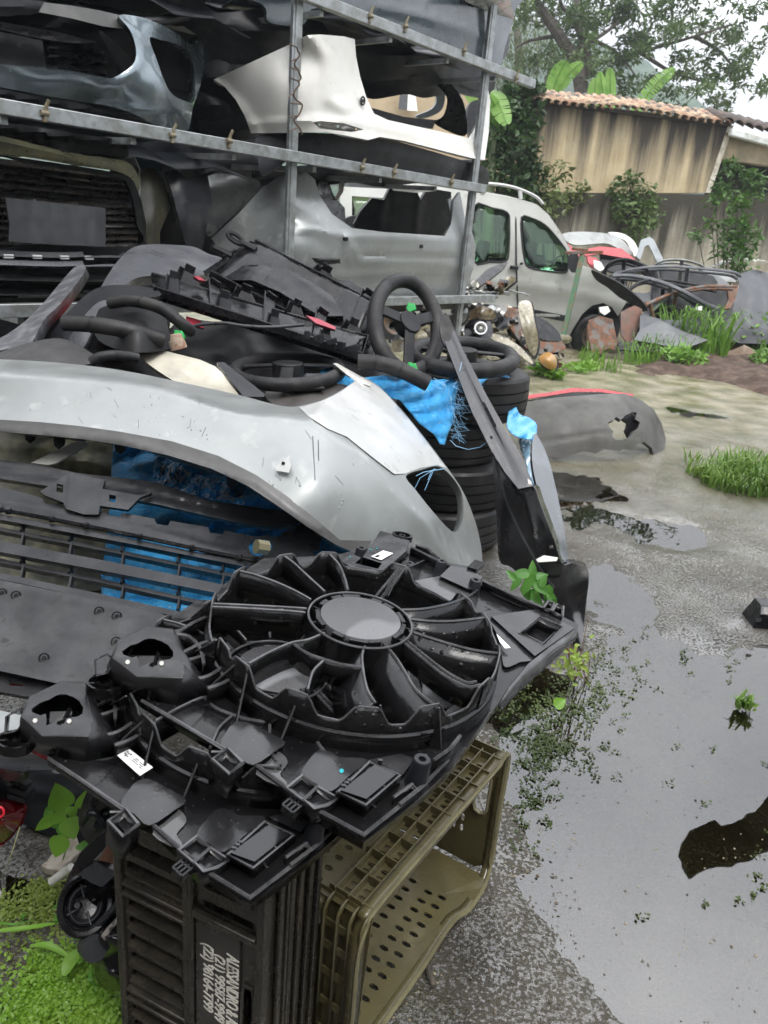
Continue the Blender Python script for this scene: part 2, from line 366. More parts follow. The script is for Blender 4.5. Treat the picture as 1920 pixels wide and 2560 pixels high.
mb = tg.nodes.new('ShaderNodeMix'); mb.data_type = 'RGBA'; mb.inputs[6].default_value = (.030, .026, .011, 1); tg.links.new(mz.outputs[0], mb.inputs[0]); tg.links.new(mg.outputs[2], mb.inputs[7]); tg.links.new(mb.outputs[2], bs_.inputs['Base Color'])
mrr = tg.nodes.new('ShaderNodeMapRange'); mrr.inputs[1].default_value = 4.5; mrr.inputs[2].default_value = 9; mrr.inputs[3].default_value = 0; mrr.inputs[4].default_value = .4; tg.links.new(sx.outputs[1], mrr.inputs[0])
ad = tg.nodes.new('ShaderNodeMath'); ad.operation = 'ADD'; tg.links.new(bs_.inputs['Roughness'].links[0].from_socket, ad.inputs[0]); tg.links.new(mrr.outputs[0], ad.inputs[1]); tg.links.new(ad.outputs[0], bs_.inputs['Roughness'])
g1 = tg.nodes.new('ShaderNodeTexNoise'); g1.inputs['Scale'].default_value = 120; g1.inputs['Detail'].default_value = 4; g1.inputs['Roughness'].default_value = .7; tg.links.new(geo.outputs['Position'], g1.inputs['Vector'])
g2 = tg.nodes.new('ShaderNodeTexNoise'); g2.inputs['Scale'].default_value = 3.2; g2.inputs['Detail'].default_value = 3; tg.links.new(geo.outputs['Position'], g2.inputs['Vector'])
g3 = tg.nodes.new('ShaderNodeMapRange'); g3.inputs[1].default_value = .36; g3.inputs[2].default_value = .62; g3.inputs[3].default_value = .0012; g3.inputs[4].default_value = .0055; tg.links.new(g2.outputs[0], g3.inputs[0])
cw = tg.nodes.new('ShaderNodeTexNoise'); cw.inputs['Scale'].default_value = 1.7; cw.inputs['Detail'].default_value = 9; cw.inputs['Roughness'].default_value = .7; tg.links.new(geo.outputs['Position'], cw.inputs['Vector'])
hi = tg.nodes.new('ShaderNodeTexNoise'); hi.inputs['Scale'].default_value = 115; hi.inputs['Detail'].default_value = 3; tg.links.new(geo.outputs['Position'], hi.inputs['Vector'])
hm1 = tg.nodes.new('ShaderNodeMath'); hm1.operation = 'MULTIPLY_ADD'; hm1.inputs[1].default_value = .75; tg.links.new(cw.outputs[0], hm1.inputs[0]); tg.links.new(hi.outputs[0], hm1.inputs[2])
cm = tg.nodes.new('ShaderNodeMapRange'); cm.inputs[1].default_value = .83; cm.inputs[2].default_value = .92; cm.inputs[3].default_value = .05; cm.inputs[4].default_value = 1; tg.links.new(hm1.outputs[0], cm.inputs[0]); tg.links.new(cm.outputs[0], bs_.inputs['Coat Weight'])
gb = tg.nodes.new('ShaderNodeBump'); gb.inputs['Strength'].default_value = 1; tg.links.new(g3.outputs[0], gb.inputs['Distance']); tg.links.new(g1.outputs[0], gb.inputs['Height']); tg.links.new(gb.outputs[0], bs_.inputs['Coat Normal'])
def GH(x, y):
    i = min(len(gy)-1, int(np.searchsorted(gy, y))); j = min(len(gx)-1, int(np.searchsorted(gx, x))); return max(0., float(hh[i*len(gx)+j]))
tag(link('ground', np.stack([xf, yf, hh], 1), ff, gmat, smooth=True, loc=(0, 0, 0), sharp=180), kind='structure')

# water sheet lying in the hollows
wm = bpy.data.materials.new('puddle_water'); wm.use_nodes = True; t = wm.node_tree; t.nodes.clear()
tr = t.nodes.new('ShaderNodeBsdfTransparent'); tr.inputs[0].default_value = (.62, .58, .42, 1); gl = t.nodes.new('ShaderNodeBsdfGlossy'); gl.inputs['Roughness'].default_value = .012; fr = t.nodes.new('ShaderNodeFresnel'); fr.inputs[0].default_value = 2.3
tcx = t.nodes.new('ShaderNodeTexCoord'); nx_ = t.nodes.new('ShaderNodeTexNoise'); nx_.inputs['Scale'].default_value = 5; t.links.new(tcx.outputs['Object'], nx_.inputs['Vector'])
bp = t.nodes.new('ShaderNodeBump'); bp.inputs['Distance'].default_value = .0006; t.links.new(nx_.outputs[0], bp.inputs['Height']); t.links.new(bp.outputs[0], gl.inputs['Normal'])
ms = t.nodes.new('ShaderNodeMixShader'); t.links.new(fr.outputs[0], ms.inputs[0]); t.links.new(tr.outputs[0], ms.inputs[1]); t.links.new(gl.outputs[0], ms.inputs[2]); ou = t.nodes.new('ShaderNodeOutputMaterial'); t.links.new(ms.outputs[0], ou.inputs[0])
b = B(); b.add([(-3, .3, 0), (7, .3, 0), (7, 13, 0), (-3, 13, 0)], [(0, 1, 2, 3)])
tag(b.build('puddle', wm, smooth=False, loc=(0, 0, 0)), kind='structure')
# dark soil bed on the right
sp = gpoly([(1560, 915), (1660, 900), (1760, 902), (1960, 880), (2300, 900), (2300, 1030), (1960, 1005), (1800, 962), (1680, 945), (1600, 935)])
sx0, sy0 = np.meshgrid(np.linspace(2.0, 7.5, 110), np.linspace(6.5, 14.5, 130)); a_, b_ = sx0.ravel(), sy0.ravel()
d, _ = segdist(a_, b_, sp); s_ = np.where(inpoly(a_, b_, np.array(sp)), d, -d)+.5*(fbm(a_, b_, 2, 4, 4)-.5)
zz = np.clip(s_*.35, -.05, .13)*(.5+fbm(a_, b_, 4, 4, 9))+.03*(fbm(a_, b_, 14, 3, 2)-.5)+.004; ii = np.arange(len(a_)).reshape(130, 110)
ff = np.stack([ii[:-1, :-1], ii[:-1, 1:], ii[1:, 1:], ii[1:, :-1]], -1).reshape(-1, 4); keep = (zz[ff] > -.01).any(1)
soil = M('soil', (.055, .036, .026), .85, c2=(.11, .075, .055), sc_=7, bump=.02, bs=30, spec=.3)
tag(link('soil_bed', np.stack([a_, b_, zz], 1), ff[keep], soil, loc=(0, 0, 0), sharp=180), kind='structure')
# hills
hm = M('hill_forest', (.030, .062, .026), .9, c2=(.06, .10, .045), sc_=.16, bump=1.5, bs=.5, c3=(.02, .04, .02), sc3=.05, mix3=(.4, .6), spec=.1)
hx, hy = np.meshgrid(np.linspace(-120, 330, 150), np.linspace(110, 420, 90)); a_, b_ = hx.ravel(), hy.ravel()
zz = 66*np.exp(-((a_+25)/85)**2-((b_-270)/80)**2)+30*np.exp(-((a_-70)/60)**2-((b_-260)/60)**2)+38*np.exp(-((a_-190)/60)**2-((b_-300)/60)**2)+30*np.exp(-((a_-240)/60)**2-((b_-330)/60)**2)-2
zz = zz+9*(fbm(a_, b_, .02, 4, 2)-.5)+3.5*fbm(a_, b_, .14, 3, 6)-2; zz *= np.clip((b_-112)/30, 0, 1); ii = np.arange(len(a_)).reshape(90, 150)
ff = np.stack([ii[:-1, :-1], ii[:-1, 1:], ii[1:, 1:], ii[1:, :-1]], -1).reshape(-1, 4)
tag(link('hills', np.stack([a_, b_, zz], 1), ff, hm, loc=(0, 0, 0), sharp=180), kind='structure')
# ---------------- the stained wall and shed ----------------
wA, wB_ = P(1335, 400, 14.), P(1800, 400, 14.7); wn = nrm(np.cross((wB_-wA)*[1, 1, 0], (0, 0, 1)))  # towards the camera
wt = nrm((wB_-wA)*[1, 1, 0])
if np.dot(wn, C0-wA) < 0: wn = -wn
def WP(x, y, o=0): return PL(x, y, wA+wn*o, wn)
def stainwall(name, c, c2, cs, top, amt=.55):
    mt = M(name, c, .85, c2=c2, sc_=2.5, mix=(.35, .7), bump=.01, bs=14, spec=.2); t = mt.node_tree; b = t.nodes['Principled BSDF']; L = t.links
    g = t.nodes.new('ShaderNodeNewGeometry'); mp = t.nodes.new('ShaderNodeMapping'); mp.inputs['Scale'].default_value = (2.6, 2.6, .16); L.new(g.outputs['Position'], mp.inputs[0])
    n = t.nodes.new('ShaderNodeTexNoise'); n.inputs['Scale'].default_value = 1.15; n.inputs['Detail'].default_value = 8; n.inputs['Roughness'].default_value = .6; L.new(mp.outputs[0], n.inputs['Vector'])
    s = t.nodes.new('ShaderNodeSeparateXYZ'); L.new(g.outputs['Position'], s.inputs[0]); mr = t.nodes.new('ShaderNodeMapRange')
    mr.inputs[1].default_value = top; mr.inputs[2].default_value = top-2.0; mr.inputs[3].default_value = amt; mr.inputs[4].default_value = -.12; L.new(s.outputs[2], mr.inputs[0])
    a = t.nodes.new('ShaderNodeMath'); a.operation = 'ADD'; L.new(n.outputs[0], a.inputs[0]); L.new(mr.outputs[0], a.inputs[1])
    m2 = t.nodes.new('ShaderNodeMapRange'); m2.inputs[1].default_value = .55; m2.inputs[2].default_value = .82; L.new(a.outputs[0], m2.inputs[0])
    mm = t.nodes.new('ShaderNodeMix'); mm.data_type = 'RGBA'; L.new(m2.outputs[0], mm.inputs[0]); L.new(b.inputs['Base Color'].links[0].from_socket, mm.inputs[6]); mm.inputs[7].default_value = (*cs, 1); L.new(mm.outputs[2], b.inputs['Base Color'])
    return mt
ztop = WP(1550, 275)[2]
plas = stainwall('stained_plaster', (.50, .42, .27), (.42, .335, .20), (.055, .048, .040), ztop, .30)
low = stainwall('mossy_wall', (.40, .37, .30), (.27, .25, .19), (.05, .046, .035), WP(1550, 470)[2], .46)
hs_ = thing('plastered_building', 'tan plastered house wall with black rain streaks under a row of clay tiles', 'building', WP(1550, 640)*[1, 1, 0])
b = B(); b.prism([WP(1335, 248), WP(1290, 484), WP(1770, 482), WP(1826, 312)], -wn*2.5); b.build('wall', plas, hs_, smooth=False)
b = B(); b.prism([WP(1822, 312, .02), WP(1764, 482, .02), WP(1776, 482, .02), WP(1834, 314, .02)], -wn*.15); b.build('corner_edge', M('pale_edge', (.62, .58, .48), .8, c2=(.4, .36, .28), sc_=8), hs_, smooth=False)
tl = M('clay_tile', (.27, .15, .09), .8, c2=(.40, .30, .20), sc_=5, mix=(.4, .6), c3=(.08, .065, .05), mix3=(.50, .60), sc3=7, bump=.004, bs=40)
NT = 23
for i in range(NT):
    u = (i+.5)/NT; c = WP(1338+u*490, 247+u*59+4*math.sin(u*9), .22); b = B(); rs = []
    tilt = rnd.uniform(-.12, .12)
    for k in range(2):
        q = c-(wn*.62-np.array([0, 0, .26]))*k+wt*tilt*.1*k; r = .105-.018*k
        ro = [q+wt*math.cos(a)*r+np.array([0, 0, 1])*(math.sin(a)*r*.75-.03) for a in np.linspace(0, math.pi, 9)]
        rs.append(ro)
    b.rings(rs, closed=False); b.build('roof_tile', tl, hs_, th=.018)
b = B(); b.prism([WP(1335, 246, .1), WP(1828, 306, .1), WP(1828, 316, .1), WP(1335, 256, .1)], -wn*2.7); b.build('eaves_board', M('dark_wood', (.05, .04, .03), .8), hs_, smooth=False)
b = B(); b.prism([WP(1200, 478, .32), WP(1200, 800, .32), WP(2200, 860, .32), WP(2200, 492, .32)], -wn*.31)
o = b.build('boundary_wall', low, smooth=False); tag(o, 'low weathered boundary wall with mossy black top and creepers behind the scrap cars', 'wall')
# shed on the right
sh = thing('shed', 'open shed with dark tiled roof edge and white gutter at right of the tan wall', 'shed', WP(1900, 640)*[1, 1, 0])
dk = M('shed_shadow_wall', (.05, .05, .045), .9, c2=(.09, .085, .07), sc_=3); tn = M('shed_beam', (.36, .29, .19), .8, c2=(.22, .19, .13), sc_=3, mix=(.4, .6))  # dark opening: shade inside the shed painted into the back wall
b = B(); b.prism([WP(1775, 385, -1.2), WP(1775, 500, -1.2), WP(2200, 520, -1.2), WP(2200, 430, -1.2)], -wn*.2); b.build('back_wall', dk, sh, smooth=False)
b = B(); b.prism([WP(1815, 338, -.05), WP(1795, 396, -.05), WP(2200, 455, -.05), WP(2200, 400, -.05)], -wn*.25); b.build('header_beam', tn, sh, smooth=False)
b = B(); b.prism([WP(1820, 338, .1), WP(1820, 330, .1), WP(2200, 400, .1), WP(2200, 412, .1)], -wn*2.2); b.build('ceiling', tn, sh, smooth=False)
b = B(); b.beam(WP(1826, 330, .35), WP(2200, 432, .35), .12, .13); b.build('gutter', M('white_gutter', (.62, .64, .62), .5, c2=(.4, .42, .38), sc_=5), sh, bev=.02)
for i in range(14):
    u = i/14; c = WP(1822+u*340, 306+u*88, .25); b = B()
    b.rings([[c+(-wn*.7+np.array([0, 0, .25]))*k+wt*math.cos(a)*.11+np.array([0, 0, 1])*math.sin(a)*.08 for a in np.linspace(0, math.pi, 8)] for k in range(2)], closed=False)
    b.build('roof_tile', M('dark_tile', (.045, .035, .03), .8, c2=(.10, .07, .05), sc_=7) if i == 0 else bpy.data.materials['dark_tile'], sh, th=.018)
# second house seen through the rack
h2 = thing('far_house', 'tan rendered house with dark window seen through the white bumper opening', 'building', P(1040, 640, 17)*[1, 1, 0])
g0, g1, g2, g3 = P(880, 190, 17), P(1225, 215, 17), P(1225, 215, 17)*[1, 1, 0], P(880, 190, 17)*[1, 1, 0]; b = B(); b.prism([g0, g3, g2, g1], (0, 2.5, 0)); b.build('wall', M('tan_render', (.44, .35, .23), .85, c2=(.36, .28, .18), sc_=1.5), h2, smooth=False)
b = B(); b.prism([P(1000, 228, 16.9), P(996, 272, 16.9), P(1018, 275, 16.9), P(1020, 228, 16.9)], (0, .05, 0)); b.build('window', M('dark_window', (.01, .012, .015), .2), h2, smooth=False)
b = B(); b.prism([P(1021, 228, 16.9), P(1018, 276, 16.9), P(1044, 278, 16.9), P(1038, 230, 16.9)], (0, .06, 0)); b.build('shutter', M('pale_shutter', (.6, .6, .56), .7), h2, smooth=False)
# ---------------- vegetation ----------------
def leaves(b, c, R3, n, s, rg, shell=0, up=.3, ar=.5):
    """n small bent leaves spread through an ellipsoid of radii R3"""
    for _ in range(n):
        v = np.array([rg.gauss(0, 1) for _ in range(3)]); v /= np.linalg.norm(v)+1e-9; r = rg.random()**(.33 if not shell else .12)
        leaf(b, c+v*r*np.array(R3), nrm(np.array([rg.gauss(0, 1), rg.gauss(0, 1), rg.gauss(up-.4, .7)])), s*rg.uniform(.6, 1.35), rg, ar)
def leaf(b, p, d, L, rg, ar=.5):
    d = nrm(d); s = nrm(np.cross(d, (rg.gauss(0, .5), rg.gauss(0, .5), 1))); n = np.cross(s, d); w_ = L*ar*.5
    b.add([p, p+d*L*.45+s*w_+n*L*.05, p+d*L-n*L*.1, p+d*L*.45-s*w_+n*L*.05, p+d*L*.5-n*L*.04], [(0, 1, 4), (1, 2, 4), (2, 3, 4), (3, 0, 4)])
lf_tree = leafmat('tree_leaves', (.055, .10, .025), (.11, .17, .05)); lf_dark = leafmat('dark_leaves', (.028, .062, .016), (.05, .10, .025)); lf_bright = leafmat('bright_leaves', (.16, .34, .03), (.24, .42, .05), tr=.4)
lf_ban = leafmat('banana_leaf', (.15, .32, .05), (.25, .42, .10), tr=.45); lf_grass = leafmat('grass_blades', (.10, .20, .03), (.20, .30, .06)); lf_bush = leafmat('bush_leaves', (.05, .12, .02), (.10, .20, .035))
bark = M('bark', (.045, .038, .03), .9, c2=(.085, .072, .055), sc_=6, bump=.03, bs=16)
def limb(b, pts, r0, r1): p = cr(pts, 5, False); b.tube(p, np.linspace(r0, r1, len(p)), 7)
T = 24.
rg = random.Random(3)
tr1 = thing('broad_tree', 'large leafy tree with forked leaning trunk rising behind the tan wall', 'tree', P(1470, 560, T)*[1, 1, 0])
b = B(); limb(b, [P(1480, 520, T), P(1450, 200, T), P(1405, 100, T), P(1350, 20, T), P(1310, -60, T)], .27, .10); limb(b, [P(1472, 190, T), P(1462, 110, T), P(1440, 40, T), P(1450, -80, T)], .17, .08)
for e in ([(1450, 120), (1540, 60), (1600, -30)], [(1480, 160), (1600, 130), (1740, 90), (1830, 60)], [(1440, 60), (1400, 0), (1420, -90)], [(1390, 90), (1330, 100), (1290, 120)], [(1600, 130), (1680, 180), (1780, 210)], [(1740, 92), (1800, 130), (1850, 190)], [(1460, 90), (1540, 130), (1590, 190)]):
    limb(b, [P(x, y, T+rg.uniform(-1, 1)) for x, y in e], .075, .02)
b.build('trunk', bark, tr1)
b = B(); rg = random.Random(5)
for (x, y, rx, rz, n) in [(1380, -10, 1.1, .9, 800), (1300, 40, .8, .8, 420), (1520, 10, 1.3, .8, 1000), (1640, 20, 1.1, .7, 700), (1600, 120, 1.0, .7, 620), (1540, 180, .8, .6, 480), (1680, 190, 1.0, .6, 560), (1760, 110, .9, .6, 520), (1830, 90, .7, .6, 420), (1800, 170, .9, .6, 560), (1840, 40, .6, .5, 260), (1720, -20, .9, .5, 420), (1850, 230, .6, .5, 320), (1760, 245, .9, .5, 420), (1480, 100, .7, .5, 300), (1660, 90, .6, .5, 220), (1860, 150, .5, .5, 260), (1640, 260, .8, .35, 260), (1570, 240, .7, .4, 260), (1440, 40, .7, .5, 260), (1350, 150, .7, .5, 220), (1410, 60, 1.0, .8, 700), (1480, 30, 1.0, .9, 700), (1400, 160, .9, .7, 460), (1470, 170, .8, .5, 380), (1560, 80, 1.0, .7, 560), (1700, 40, .9, .7, 420), (1785, 30, .5, .4, 160), (1885, 105, .3, .4, 90)]:
    n = int(n*.8); cc = P(x, y, T)
    for k in range(5):
        o_ = np.array([rg.gauss(0, rx*.5), rg.gauss(0, .9), rg.gauss(0, rz*.45)]); leaves(b, cc+o_, (rx*.42, .6, rz*.38), n//5, .21, rg, ar=.42)
b.build('crown', lf_tree, tr1, smooth=False)
tr2 = thing('hanging_branch_tree', 'pale green drooping tree between the rack end and the forked trunk', 'tree', P(1290, 520, 28)*[1, 1, 0])
b = B(); limb(b, [P(1300, 560, 28), P(1300, 200, 28), P(1290, 60, 28)], .3, .1); b.build('trunk', bark, tr2)
b = B()
for k in range(46):
    x0 = rg.uniform(1235, 1400); y0 = rg.uniform(20, 170); p = P(x0, y0, 27+rg.uniform(-1, 1))
    for q in range(26): leaves(b, p+np.array([rg.gauss(0, .08), rg.gauss(0, .2), -q*.075]), (.12, .12, .1), 2, .19, rg, up=-.8, ar=.3)
b.build('crown', leafmat('pale_leaves', (.09, .12, .05), (.14, .17, .08)), tr2, smooth=False)
def bush(name, lab, cat, base, blobs, n, s, mt, ar=.55, stems=None, grp=None, seed=1, up=.3):
    rg = random.Random(seed); t_ = thing(name, lab, cat, base, grp); b = B()
    for (x, y, d, r, k) in blobs: leaves(b, P(x, y, d), (r, r, r*.9), int(n*k), s, rg, up=up, ar=ar)
    b.build('foliage', mt, t_, smooth=False); b = B()
    for (x, y, d, r, k) in blobs:
        q = P(x, y, d); m_ = (q+np.array(base))/2+np.array([rg.gauss(0, .05), 0, 0])*r; limb(b, [base, m_, q], .012+.012*r, .005)
    b.build('stem', bark, t_); return t_
bush('shrub', 'dense dark green shrub climbing beside the left end of the tan wall', 'shrub', P(1260, 640, 13.5)*[1, 1, 0], [(1290, 240, 13.6, .38, 1), (1260, 300, 13.5, .45, 1.2), (1310, 300, 13.5, .34, .9), (1240, 360, 13.4, .42, 1), (1290, 370, 13.4, .45, 1.2), (1255, 430, 13.3, .42, 1), (1320, 430, 13.6, .35, .8), (1300, 480, 13.5, .4, .9), (1215, 300, 13.8, .3, .6), (1330, 225, 13.5, .2, .4)], 330, .15, lf_dark, seed=11)
bush('creeper', 'light green creeper hanging over the boundary wall behind the van roof', 'creeper', WP(1400, 640, .5)*[1, 1, 0], [(1350, 470, 13.6, .32, .6), (1390, 430, 13.7, .25, .35), (1400, 500, 13.6, .28, .45), (1350, 540, 13.5, .3, .5), (1450, 480, 13.9, .2, .3), (1310, 520, 13.4, .3, .5)], 200, .13, leafmat('creeper_leaves', (.12, .16, .05), (.17, .21, .07)), seed=12)
bush('creeper', 'bushy creeper on the mossy wall above the white and red car panels', 'creeper', WP(1580, 640, .5)*[1, 1, 0], [(1570, 450, 14.1, .22, .5), (1600, 490, 14.1, .3, .9), (1560, 520, 14, .28, .8), (1620, 540, 14, .28, .8), (1590, 575, 13.9, .25, .6), (1540, 470, 14, .2, .3), (1640, 500, 14.2, .15, .2)], 200, .12, leafmat('creeper_leaves_b', (.085, .14, .04), (.13, .19, .06)), seed=13)
bush('sapling', 'young tree with feathery bright leaves in front of the boundary wall', 'tree', P(1845, 680, 12.6)*[1, 1, 0], [(1830, 420, 12.6, .14, .5), (1870, 440, 12.6, .16, .5), (1810, 470, 12.6, .2, .6), (1880, 480, 12.6, .2, .6), (1845, 510, 12.5, .2, .7), (1790, 500, 12.6, .14, .35), (1900, 450, 12.6, .1, .3), (1840, 570, 12.5, .24, 1), (1870, 600, 12.5, .22, .9), (1820, 620, 12.5, .24, .9), (1850, 650, 12.4, .26, .9), (1780, 560, 12.6, .14, .3), (1745, 590, 12.6, .14, .25)], 150, .13, lf_bush, ar=.4, seed=14)
# banana plants
def banana(b, p0, p1, W_, d0, d1, seed=0, tears=.35, droop=.3):
    rg = random.Random(seed); a = P(*p0, d0); c = P(*p1, d1); L = np.linalg.norm(c-a); m_ = (a+c)/2+np.array([0, 0, L*droop*.4]); mid = cr([a, m_, c], 12, False); N = len(mid); sv = nrm(np.cross(c-a, FW))
    for sgn in (-1, 1):
        for i in range(N-1):
            t = i/(N-1); w0 = W_*math.sin(math.pi*min(1, (t*.92+.06)))**.55; w1 = W_*math.sin(math.pi*min(1, ((i+1)/(N-1)*.92+.06)))**.55
            gp = (mid[i+1]-mid[i])*(.12+.4*(rg.random() < tears)); back = nrm(FW)*.25*w0
            tw = nrm(mid[i+1]-mid[i])*.25*w0
            b.add([mid[i], mid[i+1]-gp*.2, mid[i+1]-gp+sv*sgn*w1+back+tw, mid[i]+sv*sgn*w0+back+tw], [(0, 1, 2, 3)])
    b.tube(mid, np.linspace(.025, .008, N), 5)
for k, (lab, base, lv) in enumerate([('banana plant with upright pointed leaves showing over the middle of the tiled wall', (1510, 600, 17.5), [((1475, 330), (1490, 195), .17, 0), ((1510, 330), (1500, 180), .13, 0), ((1520, 330), (1526, 170), .14, 0)]),
        ('banana plant with one long torn leaf reaching up right over the tiles', (1580, 600, 18.5), [((1575, 300), (1686, 170), .17, .5)]),
        ('banana plant with split leaves over the left corner of the tiled wall', (1360, 600, 17), [((1370, 260), (1415, 152), .20, .4), ((1385, 240), (1455, 155), .15, .4)]),
        ('banana plant with arching leaves beside the right rack post', (1230, 600, 13), [((1235, 320), (1165, 215), .17, .2), ((1210, 225), (1268, 310), .18, .3), ((1250, 330), (1225, 240), .12, .2)])]):
    t_ = thing('banana_plant', lab, 'banana plant', P(*base)*[1, 1, 0], 'banana plants behind the wall'); b = B()
    for j, (p0, p1, W_, te) in enumerate(lv): banana(b, p0, p1, W_*1.0, base[2]+.2, base[2]-.3, seed=k*7+j, tears=te)
    b.build('leaf', lf_ban, t_, smooth=False); b = B(); q = np.array(t_.location); j0 = P(*lv[0][0], base[2]+.2); limb(b, [q, (q+j0)/2, j0], .14, .05); b.build('stem', leafmat('banana_stem', (.12, .16, .06), (.18, .2, .1)), t_)
# grass clumps and weeds
def grass(b, c, R, n, L, rg, lean=.5):
    for _ in range(n):
        a = rg.uniform(0, 6.28); r = R*math.sqrt(rg.random()); p = np.array([c[0]+r*math.cos(a), c[1]+r*math.sin(a)*.8, c[2]]); an = rg.uniform(0, 6.28); l = L*rg.uniform(.45, 1.15); le = rg.uniform(.1, lean)+.4*r/R
        d = np.array([math.cos(an), math.sin(an), 0]); s = np.array([-d[1], d[0], 0])*.0045*(1+L*2.2); q = [p, p+np.array([0, 0, l*.5])+d*l*.18*le, p+np.array([0, 0, l*.85])+d*l*.5*le, p+np.array([0, 0, l*(.95-.3*le)])+d*l*1.0*le]
        b.add([q[0]-s, q[0]+s, q[1]-s, q[1]+s, q[2]-s*.6, q[2]+s*.6, q[3]], [(0, 1, 3, 2), (2, 3, 5, 4), (4, 5, 6)])
def weedpatch(lab, parts, mt, seed, kind=None, name='weed_clump', cat='weeds'):
    rg = random.Random(seed); b = B()
    for q in parts:
        c = G(q[1], q[2]); c = c+np.array([0, 0, .01])
        if q[0] == 'g': grass(b, c, q[3], q[4], q[5], rg)
        else: leaves(b, c+np.array([0, 0, q[5]*.5]), (q[3], q[3], q[5]*.5), q[4], q[6], rg, up=.8, ar=.6)
    o = b.build(name, mt, smooth=False); tag(o, lab, cat, kind=kind); return o
weedpatch('tall grassy weed clump growing out of the soil beside the scrap doors', [('l', 1690, 880, .5, 700, .6, .1), ('l', 1850, 890, .6, 700, .7, .1), ('g', 1720, 900, .5, 300, .8), ('g', 1640, 905, .35, 160, .4), ('l', 1650, 890, .35, 420, .34, .09), ('l', 1700, 925, .3, 420, .28, .09), ('l', 1800, 870, .4, 500, .5, .1), ('g', 1790, 880, .4, 200, .7), ('g', 1600, 912, .3, 80, .3), ('g', 1500, 925, .3, 60, .2), ('l', 1900, 895, .45, 600, .6, .11), ('l', 1915, 930, .25, 260, .3, .1)], leafmat('weed_mix', (.13, .27, .035), (.20, .36, .06)), 21)
weedpatch('thick clump of wet green grass at the right edge', [('g', 1850, 1222, .26, 420, .15), ('g', 1930, 1215, .36, 560, .20), ('g', 1790, 1200, .18, 110, .10), ('g', 1850, 1180, .4, 150, .13), ('g', 1745, 1190, .1, 24, .13), ('l', 1850, 1215, .25, 300, .06, .04), ('l', 1930, 1225, .3, 300, .08, .04)], lf_grass, 22, name='grass_clump', cat='grass')
weedpatch('small bright weed tuft sprouting below the orange lamp in the scrap pile', [('l', 1355, 940, .16, 260, .14, .06), ('l', 1385, 950, .12, 160, .1, .06)], lf_bright, 23)
weedpatch('low bright weed tuft on the concrete near the van front wheel', [('l', 1440, 932, .2, 180, .10, .05), ('l', 1470, 925, .15, 120, .08, .05), ('g', 1490, 905, .15, 30, .25), ('g', 1460, 900, .1, 14, .2)], lf_bright, 24)
weedpatch('tiny green seedling rooted in the puddle near the right edge', [('g', 1862, 1778, .035, 30, .06), ('l', 1862, 1778, .03, 14, .03, .03)], lf_grass, 25, name='seedling', cat='plant')
b = B(); rg = random.Random(31)
for (x, y, sx_, sy_, n) in [(1400, 1760, 60, 70, 900), (1470, 1700, 60, 60, 500), (1350, 1900, 40, 60, 520), (1450, 1850, 70, 60, 260), (1560, 1680, 80, 40, 160), (1330, 2020, 35, 60, 360), (1500, 1900, 130, 120, 120), (1640, 1640, 150, 25, 200), (1850, 1850, 70, 90, 60), (1880, 2130, 30, 60, 120), (1720, 2060, 160, 180, 60), (1330, 1820, 30, 50, 380), (1440, 1780, 30, 25, 300), (1370, 1850, 25, 30, 300), (1540, 1590, 60, 40, 120), (1850, 1640, 50, 25, 90)]:
    for k in range(int(n*(.8 if x < 1480 else .45))):
        # clumped: leaves land around a handful of centres
        if k % 9 == 0: cx_, cy_ = rg.gauss(x, sx_), rg.gauss(y, sy_)
        p = G(cx_+rg.gauss(0, 7), cy_+rg.gauss(0, 5)); leaf(b, p+np.array([0, 0, rg.uniform(.001, .006)]), (rg.gauss(0, 1), rg.gauss(0, 1), rg.gauss(.1, .3)), rg.uniform(.006, .013), rg, .8)
tag(b.build('pond_weed', leafmat('pond_weed', (.045, .075, .018), (.10, .13, .03)), smooth=False), 'scattered tiny green floating leaves on the puddle', 'water weed', kind='stuff')

# the damp air between here and the hills
b = B(); b.box((100, 185, 38.5), (231, 0, 0), (0, 246, 0), (0, 0, 41.5)); hz = b.build('haze', None, smooth=False); tag(hz, 'pale damp haze between the yard and the hills', 'haze', kind='stuff')
hm_ = bpy.data.materials.new('haze'); hm_.use_nodes = True; t = hm_.node_tree; t.nodes.clear(); pv = t.nodes.new('ShaderNodeVolumePrincipled'); pv.inputs['Density'].default_value = .0016; pv.inputs['Color'].default_value = (.80, .87, .93, 1); pv.inputs['Anisotropy'].default_value = .2
ou = t.nodes.new('ShaderNodeOutputMaterial'); t.links.new(pv.outputs[0], ou.inputs['Volume']); hz.data.materials.append(hm_)
# ---------------- rack ----------------
dr = nrm(ray(2608, 717)*[1, 1, 0]); pd = np.array([-dr[1], dr[0], 0]); Q2 = P(1190, 470, 6.0)*[1, 1, 0]
if np.dot(pd, Q2) < 0: pd = -pd
def RP(x, y, t=0): return PL(x, y, Q2+pd*t, pd)
def RK(s, t, z): return Q2+dr*s+pd*t+np.array([0, 0, z])
def zof(x, y, t=0): return float(RP(x, y, t)[2])
def sof(x, y, t=0): return float(np.dot(RP(x, y, t)-Q2, dr))
zm = zof(1190, 470); zu = zof(1221, 170); zl = zof(1150, 747); S1 = sof(738, 400)
rk = thing('storage_rack', 'tall galvanised steel rack holding scrap car bumpers on three levels', 'rack', RK(-1, .8, 0))
def beamp(name, s0, s1, t, z, w_=.05, h_=.05):
    b = B(); b.beam(RK(s0, t, z), RK(s1, t, z), w_, h_); return b.build(name, gal, rk, bev=.004)
